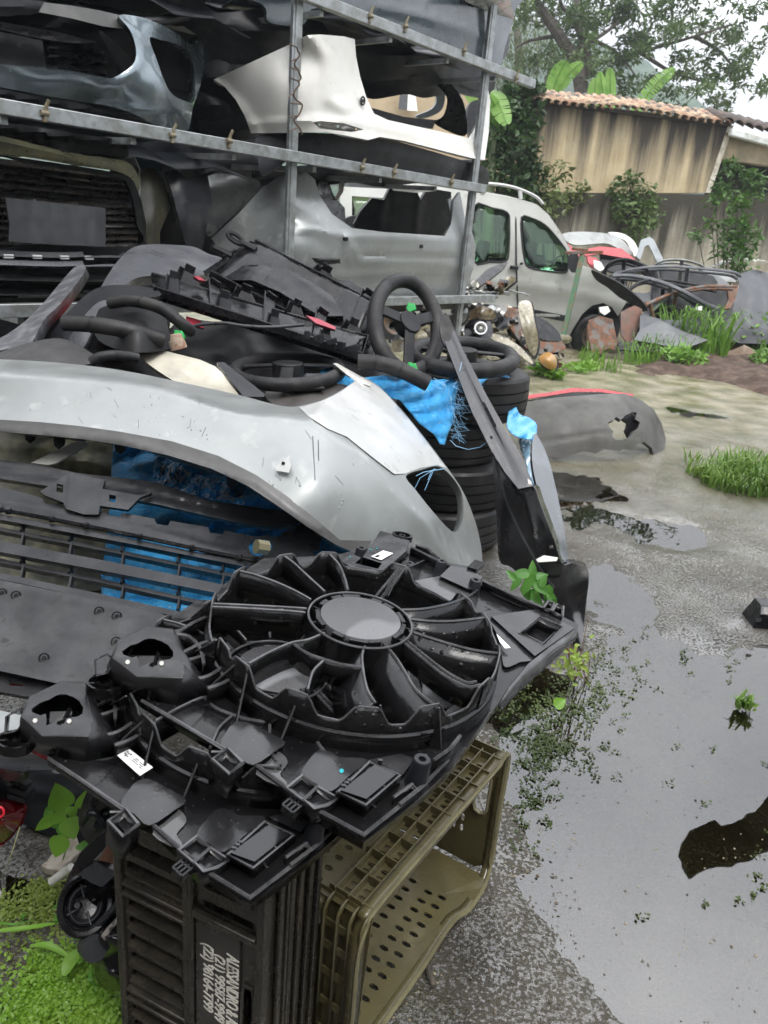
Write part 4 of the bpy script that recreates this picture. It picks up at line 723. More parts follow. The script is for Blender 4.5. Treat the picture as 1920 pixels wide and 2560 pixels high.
panel('wing_flap', [tuple(q) for q in cr([(748, 1018), (800, 1004), (850, 980), (889, 952), (905, 943), (950, 970), (999, 1022), (1049, 1082), (1099, 1148), (1116, 1170)], 3, False)]+[(1092, 1163), (1050, 1170), (1012, 1184), (986, 1185), (938, 1148), (868, 1092), (820, 1072), (770, 1040)], mWf, wflap, MB, res=9, lip=.012, th=.003)
band = [(-80, 1048), (0, 1049), (100, 1055), (200, 1065), (300, 1079), (430, 1103), (545, 1139), (640, 1187), (720, 1242), (790, 1298), (850, 1350), (930, 1352), (900, 1388), (840, 1362), (770, 1318), (700, 1268), (620, 1215), (530, 1172), (420, 1138), (300, 1112), (200, 1097), (100, 1087), (0, 1080), (-80, 1080)]
pan('lower_lip', '', '', band, [(-80, 1060, 2.2), (300, 1095, 2.17), (640, 1200, 2.1), (800, 1320, 2.1), (920, 1365, 2.2)], M('lip_plastic', (.055, .054, .052), .42, c2=(.08, .078, .074), sc_=8), par=MB, sm=0, res=9, lip=.05, feat=[([(-80, 1066), (300, 1098), (640, 1205), (800, 1325)], .008, 5)])
pan('corner_tab', '', '', [(833, 908), (842, 908), (905, 942), (930, 955), (925, 965), (890, 955)], [(833, 908, 2.98), (905, 945, 2.99), (925, 960, 2.95)], wht, par=MB, sm=0, res=6, lip=.012)
for (x, y) in [(660, 1113)]:
    pan('sensor_clip', '', '', [(688, 1167), (722, 1140), (728, 1164), (722, 1182), (690, 1176)], [(688, 1167, 2.12), (722, 1140, 2.12), (722, 1182, 2.11)], wflap, par=MB, sm=0, res=6, lip=.01, th=.003)
    b = B(); b.tube([P(708, 1158, 2.115), P(708, 1158, 2.13)], .005, 8); b.build('clip_hole', blkd, MB)
for (x, y, dx) in [(75, 1085, 0), (147, 1100, 8), (300, 1113, 0), (580, 1200, 4)]:
    pan('bracket_tab', '', '', [(x-14, y-12), (x+16, y-8), (x+14, y+14), (x, y+24), (x-12, y+14)], [(x-14, y, 2.22), (x+14, y, 2.22), (x, y+24, 2.24)], dgr, par=MB, sm=0, res=6, lip=.015)
b = B()
for pts in ([(870, 1072), (900, 1068), (940, 1064), (962, 1062)], [(880, 1066), (925, 1070), (955, 1058)], [(905, 1072), (935, 1063)], [(782, 1090), (784, 1130), (788, 1200)], [(796, 1100), (797, 1150)]):
    b.tube([P(x, y, float(mctl(np.array([x]), np.array([y]))[0])-.003) for x, y in pts], .0011, 4)
rg = random.Random(19)
for _ in range(26):
    x, y = rg.uniform(30, 1000), rg.uniform(960, 1250)
    if not inpoly(np.array([x]), np.array([y]), np.array(cr(top, 3, False).tolist()+cr(low_, 3, False).tolist()))[0]: continue
    a = rg.gauss(1.2, .5); L_ = rg.uniform(5, 30); b.tube([P(u, v, float(mctl(np.array([u]), np.array([v]))[0])-.001) for u, v in [(x, y), (x+L_*math.cos(a)*.5, y+L_*math.sin(a)*.5), (x+L_*math.cos(a), y+L_*math.sin(a))]], .0006, 3)
b.build('scratch', M('scratch', (.12, .12, .12), .7), MB)
# black grille bumper
GM = thing('bumper', 'black plastic bumper insert with long grille slots lying below the silver arch', 'bumper', P(300, 1450, 1.95)*[1, 1, 0]+[0, 0, .3])
gd = tps([(-80, 1150, 2.18), (-80, 1680, 1.68), (350, 1200, 2.2), (700, 1330, 2.2), (820, 1330, 2.22), (450, 1535, 1.86), (250, 1690, 1.70), (600, 1450, 2.0)])
def gpan(name, out, off=0, mat=gry, sm=0, par=GM, **kw):
    kw.setdefault('res', 9); kw.setdefault('lip', .02)
    return panel(name, cr(out, 4) if sm else out, (lambda x, y: gd(x, y)+off), mat, par, **kw)
gp1 = M('grille_plastic', (.010, .0105, .012), .34, spec=.33, warp=.004, c2=(.028, .028, .030), sc_=6, rv=.13, bump=.0005, bs=350, drops=120)
gpan('upper_shelf', [(-80, 1135), (0, 1150), (100, 1162), (190, 1182), (350, 1200), (400, 1208), (520, 1250), (640, 1268), (780, 1288), (745, 1308), (700, 1320), (620, 1312), (520, 1290), (400, 1262), (330, 1248), (240, 1232), (100, 1212), (0, 1196), (-80, 1185)], .02, gp1, feat=[([(-80, 1165), (100, 1185), (330, 1225), (520, 1268), (680, 1300)], -.035, 7), ([(-80, 1150), (180, 1180)], .015, 5), ([(350, 1240), (520, 1280), (700, 1312)], .02, 5), ([(370, 1225), (560, 1262), (740, 1292)], .02, 5)], lip=.03)
gpan('centre_bracket', [(110, 1222), (160, 1190), (180, 1182), (262, 1200), (256, 1222), (345, 1238), (380, 1232), (350, 1244), (320, 1274), (250, 1264), (246, 1286), (210, 1286), (165, 1272), (158, 1256), (112, 1238), (100, 1228)], -.02, gp1, holes=[[(142, 1209), (158, 1212), (157, 1232), (141, 1229)], [(273, 1236), (290, 1239), (289, 1256), (272, 1253)]], res=7, feat=[([(180, 1182), (170, 1268)], .008, 4), ([(262, 1200), (250, 1286)], .008, 4)])
st = [(-80, 1205), (0, 1218), (60, 1232), (108, 1246), (112, 1258), (140, 1262), (150, 1254), (165, 1278), (246, 1294), (262, 1276), (270, 1288), (300, 1292), (306, 1282), (385, 1296), (392, 1310), (420, 1314), (426, 1302), (520, 1318), (526, 1332), (556, 1336), (562, 1326), (640, 1342), (700, 1334), (760, 1306), (800, 1300), (826, 1312), (818, 1330), (800, 1352), (800, 1378), (830, 1400), (780, 1400), (740, 1390), (700, 1424), (640, 1412), (560, 1392), (450, 1362), (300, 1330), (150, 1298), (0, 1270), (-80, 1258)]
gpan('notched_strip', st, 0, gp1, holes=[cr([(622, 1362), (640, 1347), (670, 1350), (682, 1362), (672, 1380), (650, 1390), (630, 1384)], 4), [(672, 1332), (702, 1330), (704, 1340), (676, 1342)], [(782, 1380), (800, 1374), (806, 1384), (788, 1392)]], res=8, feat=[([(-80, 1240), (150, 1280), (400, 1335), (640, 1395)], .008, 10), ([(690, 1345), (790, 1300)], .012, 5)])
b = B(); p = cr([(-80, 1258), (0, 1274), (130, 1298), (350, 1342), (480, 1370), (600, 1394), (660, 1406), (700, 1425)], 5, False)
b.tube([P(x, y, float(gd(x, y))-.008) for x, y in p], .0055, 6)
for x in (10, 25, 135, 225, 350, 480, 605, 640):
    k = int(np.argmin(abs(p[:, 0]-x))); q = P(p[k][0], p[k][1], float(gd(*p[k]))-.012); b.tube([q-RT*.006, q+RT*.006], .009, 7)
b.build('beaded_seal', blk, GM)
b = B(); b.tube([P(640, 1366, 2.03), P(668, 1370, 2.05)], .02, 8); b.build('sensor', M('old_olive', (.12, .11, .06), .5), GM)
def bar(y0l, y0r, x1, w_, off=0, tilt=.02, nm='grille_slat'):
    o = [(-80, y0l-18), (0, y0l), (x1*.5, y0l+(y0r-y0l)*.48), (x1, y0r)]; o2 = [(x1, y0r+w_), (x1*.5, y0l+(y0r-y0l)*.48+w_*1.1), (0, y0l+w_*1.15), (-80, y0l+w_*1.15-17)]
    m_ = [(a[0], a[1]+w_*.45) for a in o]
    gpan(nm, o+o2, off, gp1, lip=.035, res=7)
bar(1285, 1410, 640, 12, 0); bar(1318, 1438, 600, 8, .03); bar(1352, 1462, 560, 24, .0, .03); bar(1396, 1505, 520, 9, .03); bar(1432, 1536, 480, 14, .01)
for x in (60, 180, 310, 450, 560):
    for (y1, y2, o_) in ((1296, 1322, .04), (1330, 1360, .04), (1388, 1402, .04), (1410, 1440, .04)):
        sl_ = .205*x; b = B(); a, c = (x, y1+sl_), (x-6, y2+sl_); b.beam(P(*a, float(gd(*a))+o_), P(*c, float(gd(*c))+o_), .005, .03); b.build('grille_rib', blkd, GM)
gpan('plate_panel', [(-80, 1434), (0, 1450), (120, 1474), (250, 1498), (400, 1532), (424, 1544), (404, 1568), (330, 1592), (290, 1640), (250, 1700), (160, 1712), (60, 1690), (-80, 1660)], -.01, M('weathered_black', (.016, .017, .018), .42, spec=.33, c2=(.05, .05, .05), sc_=7, mix=(.4, .7), rv=.2, bump=.0006, bs=80, c3=(.02, .02, .02), mix3=(.58, .68), sc3=40), res=10, feat=[([(-80, 1450), (250, 1512), (410, 1548)], .012, 6)])
for (x, y) in [(5, 1482), (40, 1488), (248, 1528), (292, 1540), (290, 1604), (110, 1645)]:
    b = B(); q = P(x, y, float(gd(x, y))-.014); n_ = nrm(C0-q); u = nrm(np.cross(n_, (0, 0, 1))); v_ = np.cross(n_, u); b.tube([q+u*.010*math.cos(a)+v_*.010*math.sin(a) for a in np.linspace(0, 6.28, 11)[:-1]], .0022, 5, closed=True); b.tube([q-n_*.003, q+n_*.001], .005, 8); b.build('screw_boss', blkd, GM)
gpan('lower_grille', [(-80, 1665), (60, 1694), (160, 1716), (180, 1730), (120, 1745), (60, 1740), (-80, 1715)], .02, blkd, holes=[[(22, 1700), (60, 1706), (58, 1716), (24, 1714)]], res=8, feat=[([(-80, 1690), (160, 1730)], .02, 5)])
pan('red_reflector', '', '', [(15, 1695), (65, 1700), (65, 1722), (15, 1720)], [(15, 1695, 1.78), (65, 1722, 1.76), (15, 1720, 1.77)], red, par=GM, sm=0, res=8)
# silver strip and dark blade beneath it
pan('bumper', 'silver chrome-like bumper strip sticking out left under the black insert', 'bumper', [(-80, 1768), (0, 1776), (60, 1790), (110, 1800), (135, 1836), (180, 1862), (250, 1890), (120, 1875), (0, 1862), (-80, 1850)], [(-80, 1780, 1.62), (0, 1850, 1.5), (120, 1840, 1.5), (250, 1890, 1.5)], slv, res=9, lip=.02, sm=0, feat=[([(-80, 1830), (110, 1848), (250, 1885)], .02, 8)])
pan('bumper', 'black blade shaped bumper edge under the silver strip on the left', 'bumper', [(-80, 1862), (0, 1874), (120, 1890), (250, 1900), (300, 1925), (250, 1942), (120, 1938), (0, 1920), (-80, 1905)], [(-80, 1880, 1.56), (120, 1910, 1.48), (300, 1925, 1.46)], dgr, res=9, lip=.04, sm=0, feat=[([(-80, 1890), (250, 1920)], .02, 9)])
# things inside the arch
moss = M('mossy_panel', (.055, .055, .035), .55, c2=(.20, .19, .115), sc_=9, mix=(.4, .62), bump=.004, bs=25, c3=(.025, .03, .015), mix3=(.5, .6), sc3=5)
pan('scrap_bodywork', 'mossy olive-stained panel lying inside the silver bumper arch', 'car panel', [(-80, 1040), (120, 1050), (300, 1080), (330, 1160), (320, 1420), (200, 1480), (-80, 1450)], [(-80, 1040, 2.62), (300, 1080, 2.6), (0, 1250, 2.5), (300, 1300, 2.5), (0, 1450, 2.35), (320, 1450, 2.3)], moss, res=14, lip=.04, feat=[([(-80, 1100), (100, 1120), (300, 1190)], .06, 20), ([(140, 1060), (160, 1200)], .05, 14), ([(200, 1150), (320, 1165)], .05, 10)])
pan('trim_strip', 'white flat trim strip poking out under the silver bumper arch', 'trim', [(78, 1157), (150, 1122), (180, 1108), (210, 1100), (218, 1110), (190, 1130), (140, 1158), (120, 1162)], [(78, 1157, 2.28), (210, 1100, 2.36), (140, 1158, 2.27)], wht, res=6, lip=.01, sm=0)
# blue woven tarp
def tarpmat():
    mt = M('blue_woven_tarp', (.03, .36, .80), .38, c2=(.08, .50, .92), sc_=9, mix=(.35, .7), c3=(.32, .52, .68), mix3=(.60, .72), sc3=70, coat=.15); t = mt.node_tree; b = t.nodes['Principled BSDF']; L = t.links
    tc_ = t.nodes.new('ShaderNodeTexCoord'); ns = t.nodes.new('ShaderNodeTexNoise'); ns.inputs['Scale'].default_value = 12; ns.inputs['Detail'].default_value = 7; L.new(tc_.outputs['Object'], ns.inputs['Vector'])
    w1 = t.nodes.new('ShaderNodeTexWave'); w1.inputs['Scale'].default_value = 95; w1.inputs['Distortion'].default_value = 3; w1.inputs['Detail'].default_value = 1; w1.bands_direction = 'Z'; L.new(tc_.outputs['Object'], w1.inputs[0])
    w2 = t.nodes.new('ShaderNodeTexWave'); w2.inputs['Scale'].default_value = 95; w2.inputs['Distortion'].default_value = 3; w2.bands_direction = 'X'; L.new(tc_.outputs['Object'], w2.inputs[0])
    a = t.nodes.new('ShaderNodeMath'); a.operation = 'ADD'; L.new(w1.outputs[1], a.inputs[0]); L.new(w2.outputs[1], a.inputs[1])
    b1 = t.nodes.new('ShaderNodeBump'); b1.inputs['Distance'].default_value = .05; L.new(ns.outputs[0], b1.inputs['Height'])
    b2 = t.nodes.new('ShaderNodeBump'); b2.inputs['Distance'].default_value = .0016; L.new(a.outputs[0], b2.inputs['Height']); L.new(b1.outputs[0], b2.inputs['Normal']); L.new(b2.outputs[0], b.inputs['Normal'])
    return mt
tarp = tarpmat()
def wrinkle(f, amp, k=1.0, sd=0):
    rg = random.Random(sd); W_ = [(rg.uniform(.01, .05)*k, rg.uniform(.01, .05)*k, rg.uniform(0, 6)) for _ in range(7)]
    def g(x, y):
        s = 0
        for i, (a, c, p) in enumerate(W_): s = s+np.abs(np.sin(a*x+c*y+p+.8*np.sin(.02*x-.017*y+i)))/(1+.3*i)
        return f(x, y)-amp*(s/3)
    return g
T1 = thing('tarp', 'blue woven tarp sack filling the space under the silver bumper arch', 'tarp', P(500, 1250, 2.5)*[1, 1, 0]+[0, 0, .4])
f = wrinkle(tps([(280, 1100, 2.6), (700, 1180, 2.5), (850, 1400, 2.42), (450, 1250, 2.45), (250, 1500, 2.2), (560, 1560, 2.1), (880, 1500, 2.2)]), .07, 1.2, 3)
panel('sheet', cr([(285, 1105), (320, 1060), (500, 1080), (700, 1150), (880, 1260), (940, 1400), (930, 1500), (700, 1560), (560, 1580), (400, 1560), (262, 1500), (262, 1380), (275, 1250)], 5), f, tarp, T1, holes=[cr([(392, 1158), (410, 1136), (440, 1132), (466, 1146), (480, 1170), (468, 1192), (440, 1200), (410, 1188)], 3)] and [], res=8, th=.002)
cell = M('torn_foil', (.35, .42, .5), .25, m=.6, c2=(.02, .02, .03), sc_=50, mix=(.45, .55), bump=.006, bs=60)
f2 = wrinkle(lambda x, y: f(x, y)-.012, .02, 6, 5)
panel('torn_patch', cr([(388, 1140), (420, 1134), (452, 1150), (470, 1180), (560, 1200), (600, 1230), (610, 1262), (560, 1258), (500, 1240), (430, 1222), (386, 1200)], 4), f2, M('wet_tarp', (.03, .28, .62), .18, c2=(.5, .6, .68), sc_=42, mix=(.48, .62), bump=.01, bs=45, c3=(.01, .02, .04), mix3=(.6, .66), sc3=26), T1, res=5, th=.002)
b = B(); rg = random.Random(9)
for _ in range(34):
    x, y = rg.gauss(425, 20), rg.gauss(1165, 18) ; L_ = rg.uniform(8, 26); a = rg.gauss(1.0, .5); d0 = float(f(x, y))-.035
    if _ > 18: x += 140; y += 50
    b.tube([P(x, y, d0), P(x+L_*math.cos(a)*.5, y+L_*math.sin(a)*.5, d0-.01), P(x+L_*math.cos(a), y+L_*math.sin(a), d0)], .0016, 4)
b.build('frayed_strips', blkd, T1)
# speaker cone, domes and boxes lying on the pile
fd = M('fender_grey', (.085, .088, .096), .34, coat=.25, c2=(.12, .124, .132), sc_=4, drops=60)
pan('fender', 'smooth dark grey fender arching over the left of the pile', 'fender', [(150, 880), (175, 820), (230, 760), (262, 700), (296, 650), (330, 620), (370, 611), (430, 612), (485, 617), (520, 634), (552, 644), (556, 660), (500, 690), (440, 700), (380, 690), (330, 700), (290, 740), (240, 810), (200, 880)], [(150, 880, 3.1), (262, 700, 3.3), (330, 620, 3.7), (430, 612, 3.9), (400, 670, 3.5), (550, 650, 3.9), (290, 740, 3.15), (200, 880, 2.95)], fd, res=9, lip=.08, feat=[([(180, 860), (262, 730), (300, 670), (345, 640), (470, 640)], .06, 18)])
pan('bumper', 'scuffed charcoal bumper end slanting up at the far left of the pile', 'bumper', [(-60, 860), (0, 845), (60, 805), (110, 755), (165, 690), (190, 666), (212, 664), (205, 690), (150, 760), (110, 800), (70, 868), (20, 872), (-60, 890)], [(-60, 870, 2.9), (60, 820, 3.0), (190, 670, 3.5), (110, 800, 3.0)], M('scuffed', (.07, .072, .078), .5, c2=(.19, .195, .2), sc_=14, mix=(.48, .7)), res=9, lip=.07, feat=[([(30, 862), (100, 790), (200, 680)], .03, 7)])
pan('car_panel', 'glossy dark red panel just visible beneath the grey fender', 'car panel', [(120, 860), (150, 810), (190, 775), (240, 752), (270, 756), (250, 800), (200, 850)], [(120, 850, 3.2), (240, 752, 3.35), (200, 850, 3.15)], red, res=10, lip=.03)
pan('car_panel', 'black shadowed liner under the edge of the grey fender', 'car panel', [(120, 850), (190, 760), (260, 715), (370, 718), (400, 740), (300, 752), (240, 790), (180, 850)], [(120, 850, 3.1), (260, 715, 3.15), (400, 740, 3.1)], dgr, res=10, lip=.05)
pan('car_panel', 'black cone shaped housing among hoses in the pile', 'car panel', [(240, 790), (270, 752), (330, 745), (400, 762), (420, 820), (425, 870), (330, 880), (245, 850)], [(240, 790, 3.05), (330, 745, 3.15), (340, 810, 2.85), (425, 870, 2.95), (245, 850, 2.95)], blkd, res=9, lip=.05)
pan('car_panel', 'low black dome shaped cover at far left above the silver bumper', 'car panel', [(-60, 895), (0, 880), (60, 860), (130, 846), (170, 850), (210, 870), (240, 905), (100, 925), (-60, 930)], [(-60, 900, 2.75), (130, 850, 2.8), (100, 900, 2.62), (240, 905, 2.75)], M('grained_black', (.035, .034, .034), .6, c2=(.05, .05, .05), sc_=9, bump=.001, bs=300), res=10, lip=.05)
pan('pillar_trim', 'cream coloured pillar trim with round cap lying behind the silver bumper', 'trim', [(343, 880), (347, 868), (358, 862), (380, 868), (440, 884), (500, 899), (538, 916), (575, 950), (608, 985), (560, 992), (480, 968), (430, 950), (396, 928), (364, 905)], [(343, 876, 2.95), (400, 866, 2.98), (440, 900, 2.88), (608, 985, 2.82), (480, 950, 2.8)], M('cream_trim', (.50, .47, .39), .45, c2=(.36, .34, .27), sc_=6, mix=(.4, .6)), sm=0, res=7, lip=.03, feat=[([(350, 880), (430, 900), (500, 960)], .03, 10)])
b = B(); q = P(448, 872, 2.72); b.tube([q, q+np.array([-.01, 0, .03])], [.03, .028], 12); b.tube([q+np.array([-.008, 0, .03]), q+np.array([-.012, 0, .05])], [.024, .02], 12); tag(b.build('pipe_flange', M('rusty_cream', (.35, .27, .2), .6, c2=(.22, .1, .06), sc_=30)), 'short rusty pipe flange on the cream trim', 'pipe')
pan('trim_strip', 'long black edge strip beside the cream pillar trim', 'trim', [(542, 906), (560, 905), (662, 985), (660, 992), (610, 992), (575, 950)], [(542, 906, 2.7), (662, 985, 2.62), (610, 992, 2.58)], dgr, res=7, sm=0, lip=.03, feat=[([(560, 912), (650, 985)], .02, 4)])
bx = thing('housing', 'dark grey plastic housing with a square cap behind the silver bumper wing', 'housing', P(760, 980, 2.85))
pan('body', '', '', [(662, 988), (690, 958), (705, 950), (800, 955), (862, 962), (880, 972), (860, 1000), (760, 1030), (700, 1020)], [(662, 988, 2.82), (705, 950, 2.95), (870, 968, 2.95), (760, 1010, 2.72)], M('warm_dark', (.05, .046, .043), .45, c2=(.075, .07, .065), sc_=6), par=bx, res=8, lip=.05, feat=[([(700, 962), (860, 972)], .02, 6)])
b = B(); b.beam(P(782, 972, 2.84), P(784, 946, 2.88), .065, .05); b.box(P(783, 941, 2.885), RT*.036, (0, .03, 0), (0, 0, .007)); b.build('cap', gry, bx, bev=.005)
pan('lid', '', '', [(720, 962), (800, 958), (812, 970), (735, 976)], [(720, 962, 2.84), (812, 970, 2.82), (735, 976, 2.80)], gry, par=bx, res=8, lip=.02, sm=0)
# big ribbed black carriers
def carrier(lab, p0, p1, q0, q1, d0, d1, nt, hgt, seed, depth=.12):
    """a long moulded carrier: spine, face and row of upright webs; p: far/top edge ends, q: near/bottom edge ends"""
    rg = random.Random(seed); t_ = thing('bumper_carrier', lab, 'bumper carrier', P(*q0, d0)*[1, 1, 0]+[0, 0, .3])
    A0, A1, B0, B1 = P(*p0, d0+.1), P(*p1, d1+.1), P(*q0, d0), P(*q1, d1)
    b = B(); b.rings([[A0+(A1-A0)*u+np.array([0, 0, .012*math.sin(u*9)]), A0+(A1-A0)*u+nrm(B0-A0)*.02-FW*.03, B0+(B1-B0)*u-FW*.02, B0+(B1-B0)*u+np.array([0, 0, -.03])] for u in np.linspace(0, 1, 16)], closed=False); b.build('spine', blk, t_, th=.006)
    b = B(); b.beam(A0+UP*.01, A1+UP*.01, .03, .012); b.beam(B0-FW*.03, B1-FW*.03, .02, .035); b.build('edge_rail', blk, t_, bev=.003)
    for i in range(nt):
        u = (i+.5)/nt+rg.uniform(-.01, .01); a = A0+(A1-A0)*u; c = B0+(B1-B0)*u; h = hgt*rg.uniform(.7, 1.15); b = B(); e = nrm(A1-A0)*.09*rg.uniform(.6, 1.2)
        up_ = UP*h
        k = i % 3
        if k == 0: poly = [c, c+e, c+e*.8+up_, c+e*.2+up_]
        elif k == 1: poly = [a, a+e*1.1, a+e*.75+up_*.8, a+e*.3+up_*.9]
        else: poly = [c+e*.5, c+e*1.0, a+e*1.0+up_*.5, a+e*.5+up_*.7]
        b.prism(poly, FW*.02); b.beam(poly[0], poly[3], .006, .05); b.beam(poly[3], poly[2], .006, .05); b.build('web', blk if k else dgr, t_, bev=.002)
    for i in range(nt//3):
        u = rg.random(); a = B0+(B1-B0)*u-FW*.04; b = B(); b.tube([a, a+np.array([0, 0, .03])], .012, 8); b.beam(a+RT*.03, a+RT*.07+UP*.01, .02, .02); b.build('clip', dgr, t_)
    return t_
carrier('long ribbed black bumper carrier lying flat across the pile', (380, 690), (930, 850), (390, 730), (905, 895), 3.15, 3.2, 12, .075, 2)
carrier('upper black bumper carrier slanting down from the raised eyelet to the right', (640, 606), (940, 760), (530, 690), (900, 880), 3.45, 3.35, 3, .045, 5)
pan('bumper_carrier', 'wide black angled sheet between the two ribbed carriers', 'bumper carrier', [(508, 678), (625, 602), (650, 610), (700, 640), (760, 690), (830, 740), (860, 790), (800, 790), (700, 730), (630, 700), (560, 700)], [(508, 678, 3.5), (640, 606, 3.6), (860, 790, 3.35), (700, 730, 3.35), (620, 690, 3.4)], blk, res=9, lip=.06, sm=0, feat=[([(520, 690), (635, 612), (850, 770)], .02, 5), ([(600, 660), (720, 710)], .03, 6), ([(680, 680), (672, 720)], .03, 4)])
b = B(); q = P(590, 596, 3.5); u = nrm(P(620, 612, 3.5)-q); v_ = UP; b.tube([q+u*.04*math.cos(a)+v_*.018*math.sin(a) for a in np.linspace(0, 6.28, 15)[:-1]], .012, 7, closed=True); b.tube([P(603, 605, 3.5), P(640, 625, 3.5)], .016, 7); b.tube([P(535, 618, 3.5), P(580, 640, 3.5)], .014, 7); b.tube([P(560, 640, 3.5), P(590, 625, 3.5)], .008, 7)
tag(b.build('bracket', blkd), 'black bracket with open eyelet at the top of the upper carrier', 'bracket')
pan('bumper_carrier', 'flat black side of the right end carrier with small steps', 'bumper carrier', [(840, 700), (870, 700), (945, 745), (955, 780), (945, 800), (960, 830), (930, 850), (880, 800), (840, 750)], [(840, 700, 3.55), (945, 745, 3.5), (930, 850, 3.45), (840, 750, 3.5)], dgr, res=8, lip=.06, sm=0, feat=[([(860, 710), (860, 770)], .03, 5), ([(905, 740), (925, 830)], .03, 5)])
for lab, o_ in (('pink-red sliver of a lamp showing between the carriers', [(765, 788), (800, 798), (840, 818), (838, 824), (790, 808)]), ('thin red reflector end under the upper carrier tip', [(484, 690), (500, 692), (514, 702), (498, 700)]), ('small dark red strip under the flat carrier', [(465, 790), (500, 800), (510, 820), (470, 812)])):
    pan('reflector', lab, 'reflector', o_, [(o_[0][0], o_[0][1], 3.18), (o_[2][0], o_[2][1], 3.18), (o_[3][0], o_[3][1], 3.16)], M('pink_red', (.30, .03, .05), .35), res=6, sm=0, lip=.02)
# rings / steering wheels and hoses
def wheelring(lab, C, ax, ay, r, spokes=True, seed=0):
    t_ = thing('steering_wheel', lab, 'steering wheel', C, 'steering wheels on the pile'); ax, ay = np.array(ax), np.array(ay); n_ = nrm(np.cross(ax, ay)); b = B()
    b.tube([C+ax*math.cos(a)+ay*math.sin(a) for a in np.linspace(0, 2*math.pi, 41)[:-1]], r, 12, closed=True); b.build('rim', rub, t_)
    for a in (.5, 2.2, 4.2):
        b = B(); b.tube([C+(ax*math.cos(a+e)+ay*math.sin(a+e)) for e in (-.012, .012)], r*1.04, 12, cap=False); b.build('seam', blkd, t_)
    if spokes:
        b = B()
        for a in (.3, 2.85, 4.7): b.beam(C+n_*.02, C+(ax*math.cos(a)+ay*math.sin(a))*.98, .05, .012, up=n_)
        b.tube([C-n_*.03, C+n_*.03], [np.linalg.norm(ax)*.3]*2, 12); b.build('hub', blkd, t_, bev=.004)
    return t_
wheelring('upright black steering wheel leaning on the pile above the tyres', P(1018, 812, 3.25), P(1094, 830, 3.36)-P(1018, 820, 3.25), P(1014, 716, 3.30)-P(1018, 812, 3.25)+np.array([0, .06, .02]), .032)
wheelring('flat black steering wheel lying on top of the tyre stack', P(1155, 889, 3.45), P(1282, 900, 3.42)-P(1155, 889, 3.45), (P(1165, 858, 3.75)-P(1155, 889, 3.45)), .034)
wheelring('black steering wheel lying flat left of the upright one', P(720, 925, 3.05), P(850, 905, 3.1)-P(720, 905, 3.05), P(725, 894, 3.33)-P(720, 925, 3.05), .026)
def hose(lab, pts, r, mt=rub, cat='hose', nm='hose', seams=True):
    t_ = thing(nm, lab, cat, P(*pts[0])); b = B(); p = cr([P(*q) for q in pts], 6, False); b.tube(p, r, 11); b.build('tube', mt, t_)
    if seams:
        for k in (len(p)//3, 2*len(p)//3): b = B(); b.tube([p[k]-nrm(p[k+1]-p[k])*.005, p[k]+nrm(p[k+1]-p[k])*.005], r*1.05, 11); b.build('seam', blkd, t_)
hose('thick black foam tube end lying just above the blue tarp', [(895, 905, 3.0), (940, 908, 3.0), (1000, 925, 3.0), (1070, 960, 3.02)], .031)
hose('thick black tube lying left across the cone shaped housing', [(160, 808, 2.85), (230, 812, 2.84), (310, 825, 2.84), (410, 850, 2.9)], .030)
hose('black curved tube arching over the cone shaped housing', [(275, 758, 2.95), (330, 752, 2.92), (400, 770, 2.9), (450, 805, 2.9), (480, 830, 2.95)], .023)
hose('grey curved tube peeking above the silver bumper left of the cream trim', [(228, 905, 2.68), (250, 893, 2.68), (290, 888, 2.7), (345, 895, 2.75)], .018)
hose('thin wavy cable along the ribbed carrier', [(470, 822, 3.0), (500, 812, 3.0), (560, 808, 3.0), (610, 815, 3.0), (680, 818, 3.02), (760, 812, 3.05)], .007, gry, 'cable', 'cable')
for lab, x, y, d in (('green electrical connector on the hoses left of the cream trim', 448, 842, 2.9), ('green electrical connector inside the upright steering wheel', 1028, 772, 3.3), ('green electrical connector under the flat steering wheel', 1030, 922, 3.05)):
    b = B(); q = P(x, y, d); b.box(q, RT*.018+UP*.008, UP*.014-RT*.005, FW*.015); b.box(q+UP*.016-RT*.008, RT*.009, UP*.008, FW*.01); tag(b.build('connector', M('green_plastic', (.01, .32, .06), .35) if x == 448 else bpy.data.materials['green_plastic'], bev=.003), lab, 'connector')
pan('pile_base', 'dark tangle of bumper skins under the hoses and carriers', 'bumper', [(100, 900), (180, 860), (400, 830), (500, 800), (930, 870), (1000, 930), (900, 1050), (500, 1100), (100, 1080)], [(100, 900, 3.1), (500, 830, 3.45), (930, 870, 3.6), (900, 1050, 3.2), (500, 1100, 2.9), (100, 1080, 2.9)], blkd, res=14, lip=.1, feat=[([(150, 890), (420, 870), (900, 940)], .08, 18), ([(500, 850), (700, 1000)], .07, 15)], wob=.05)
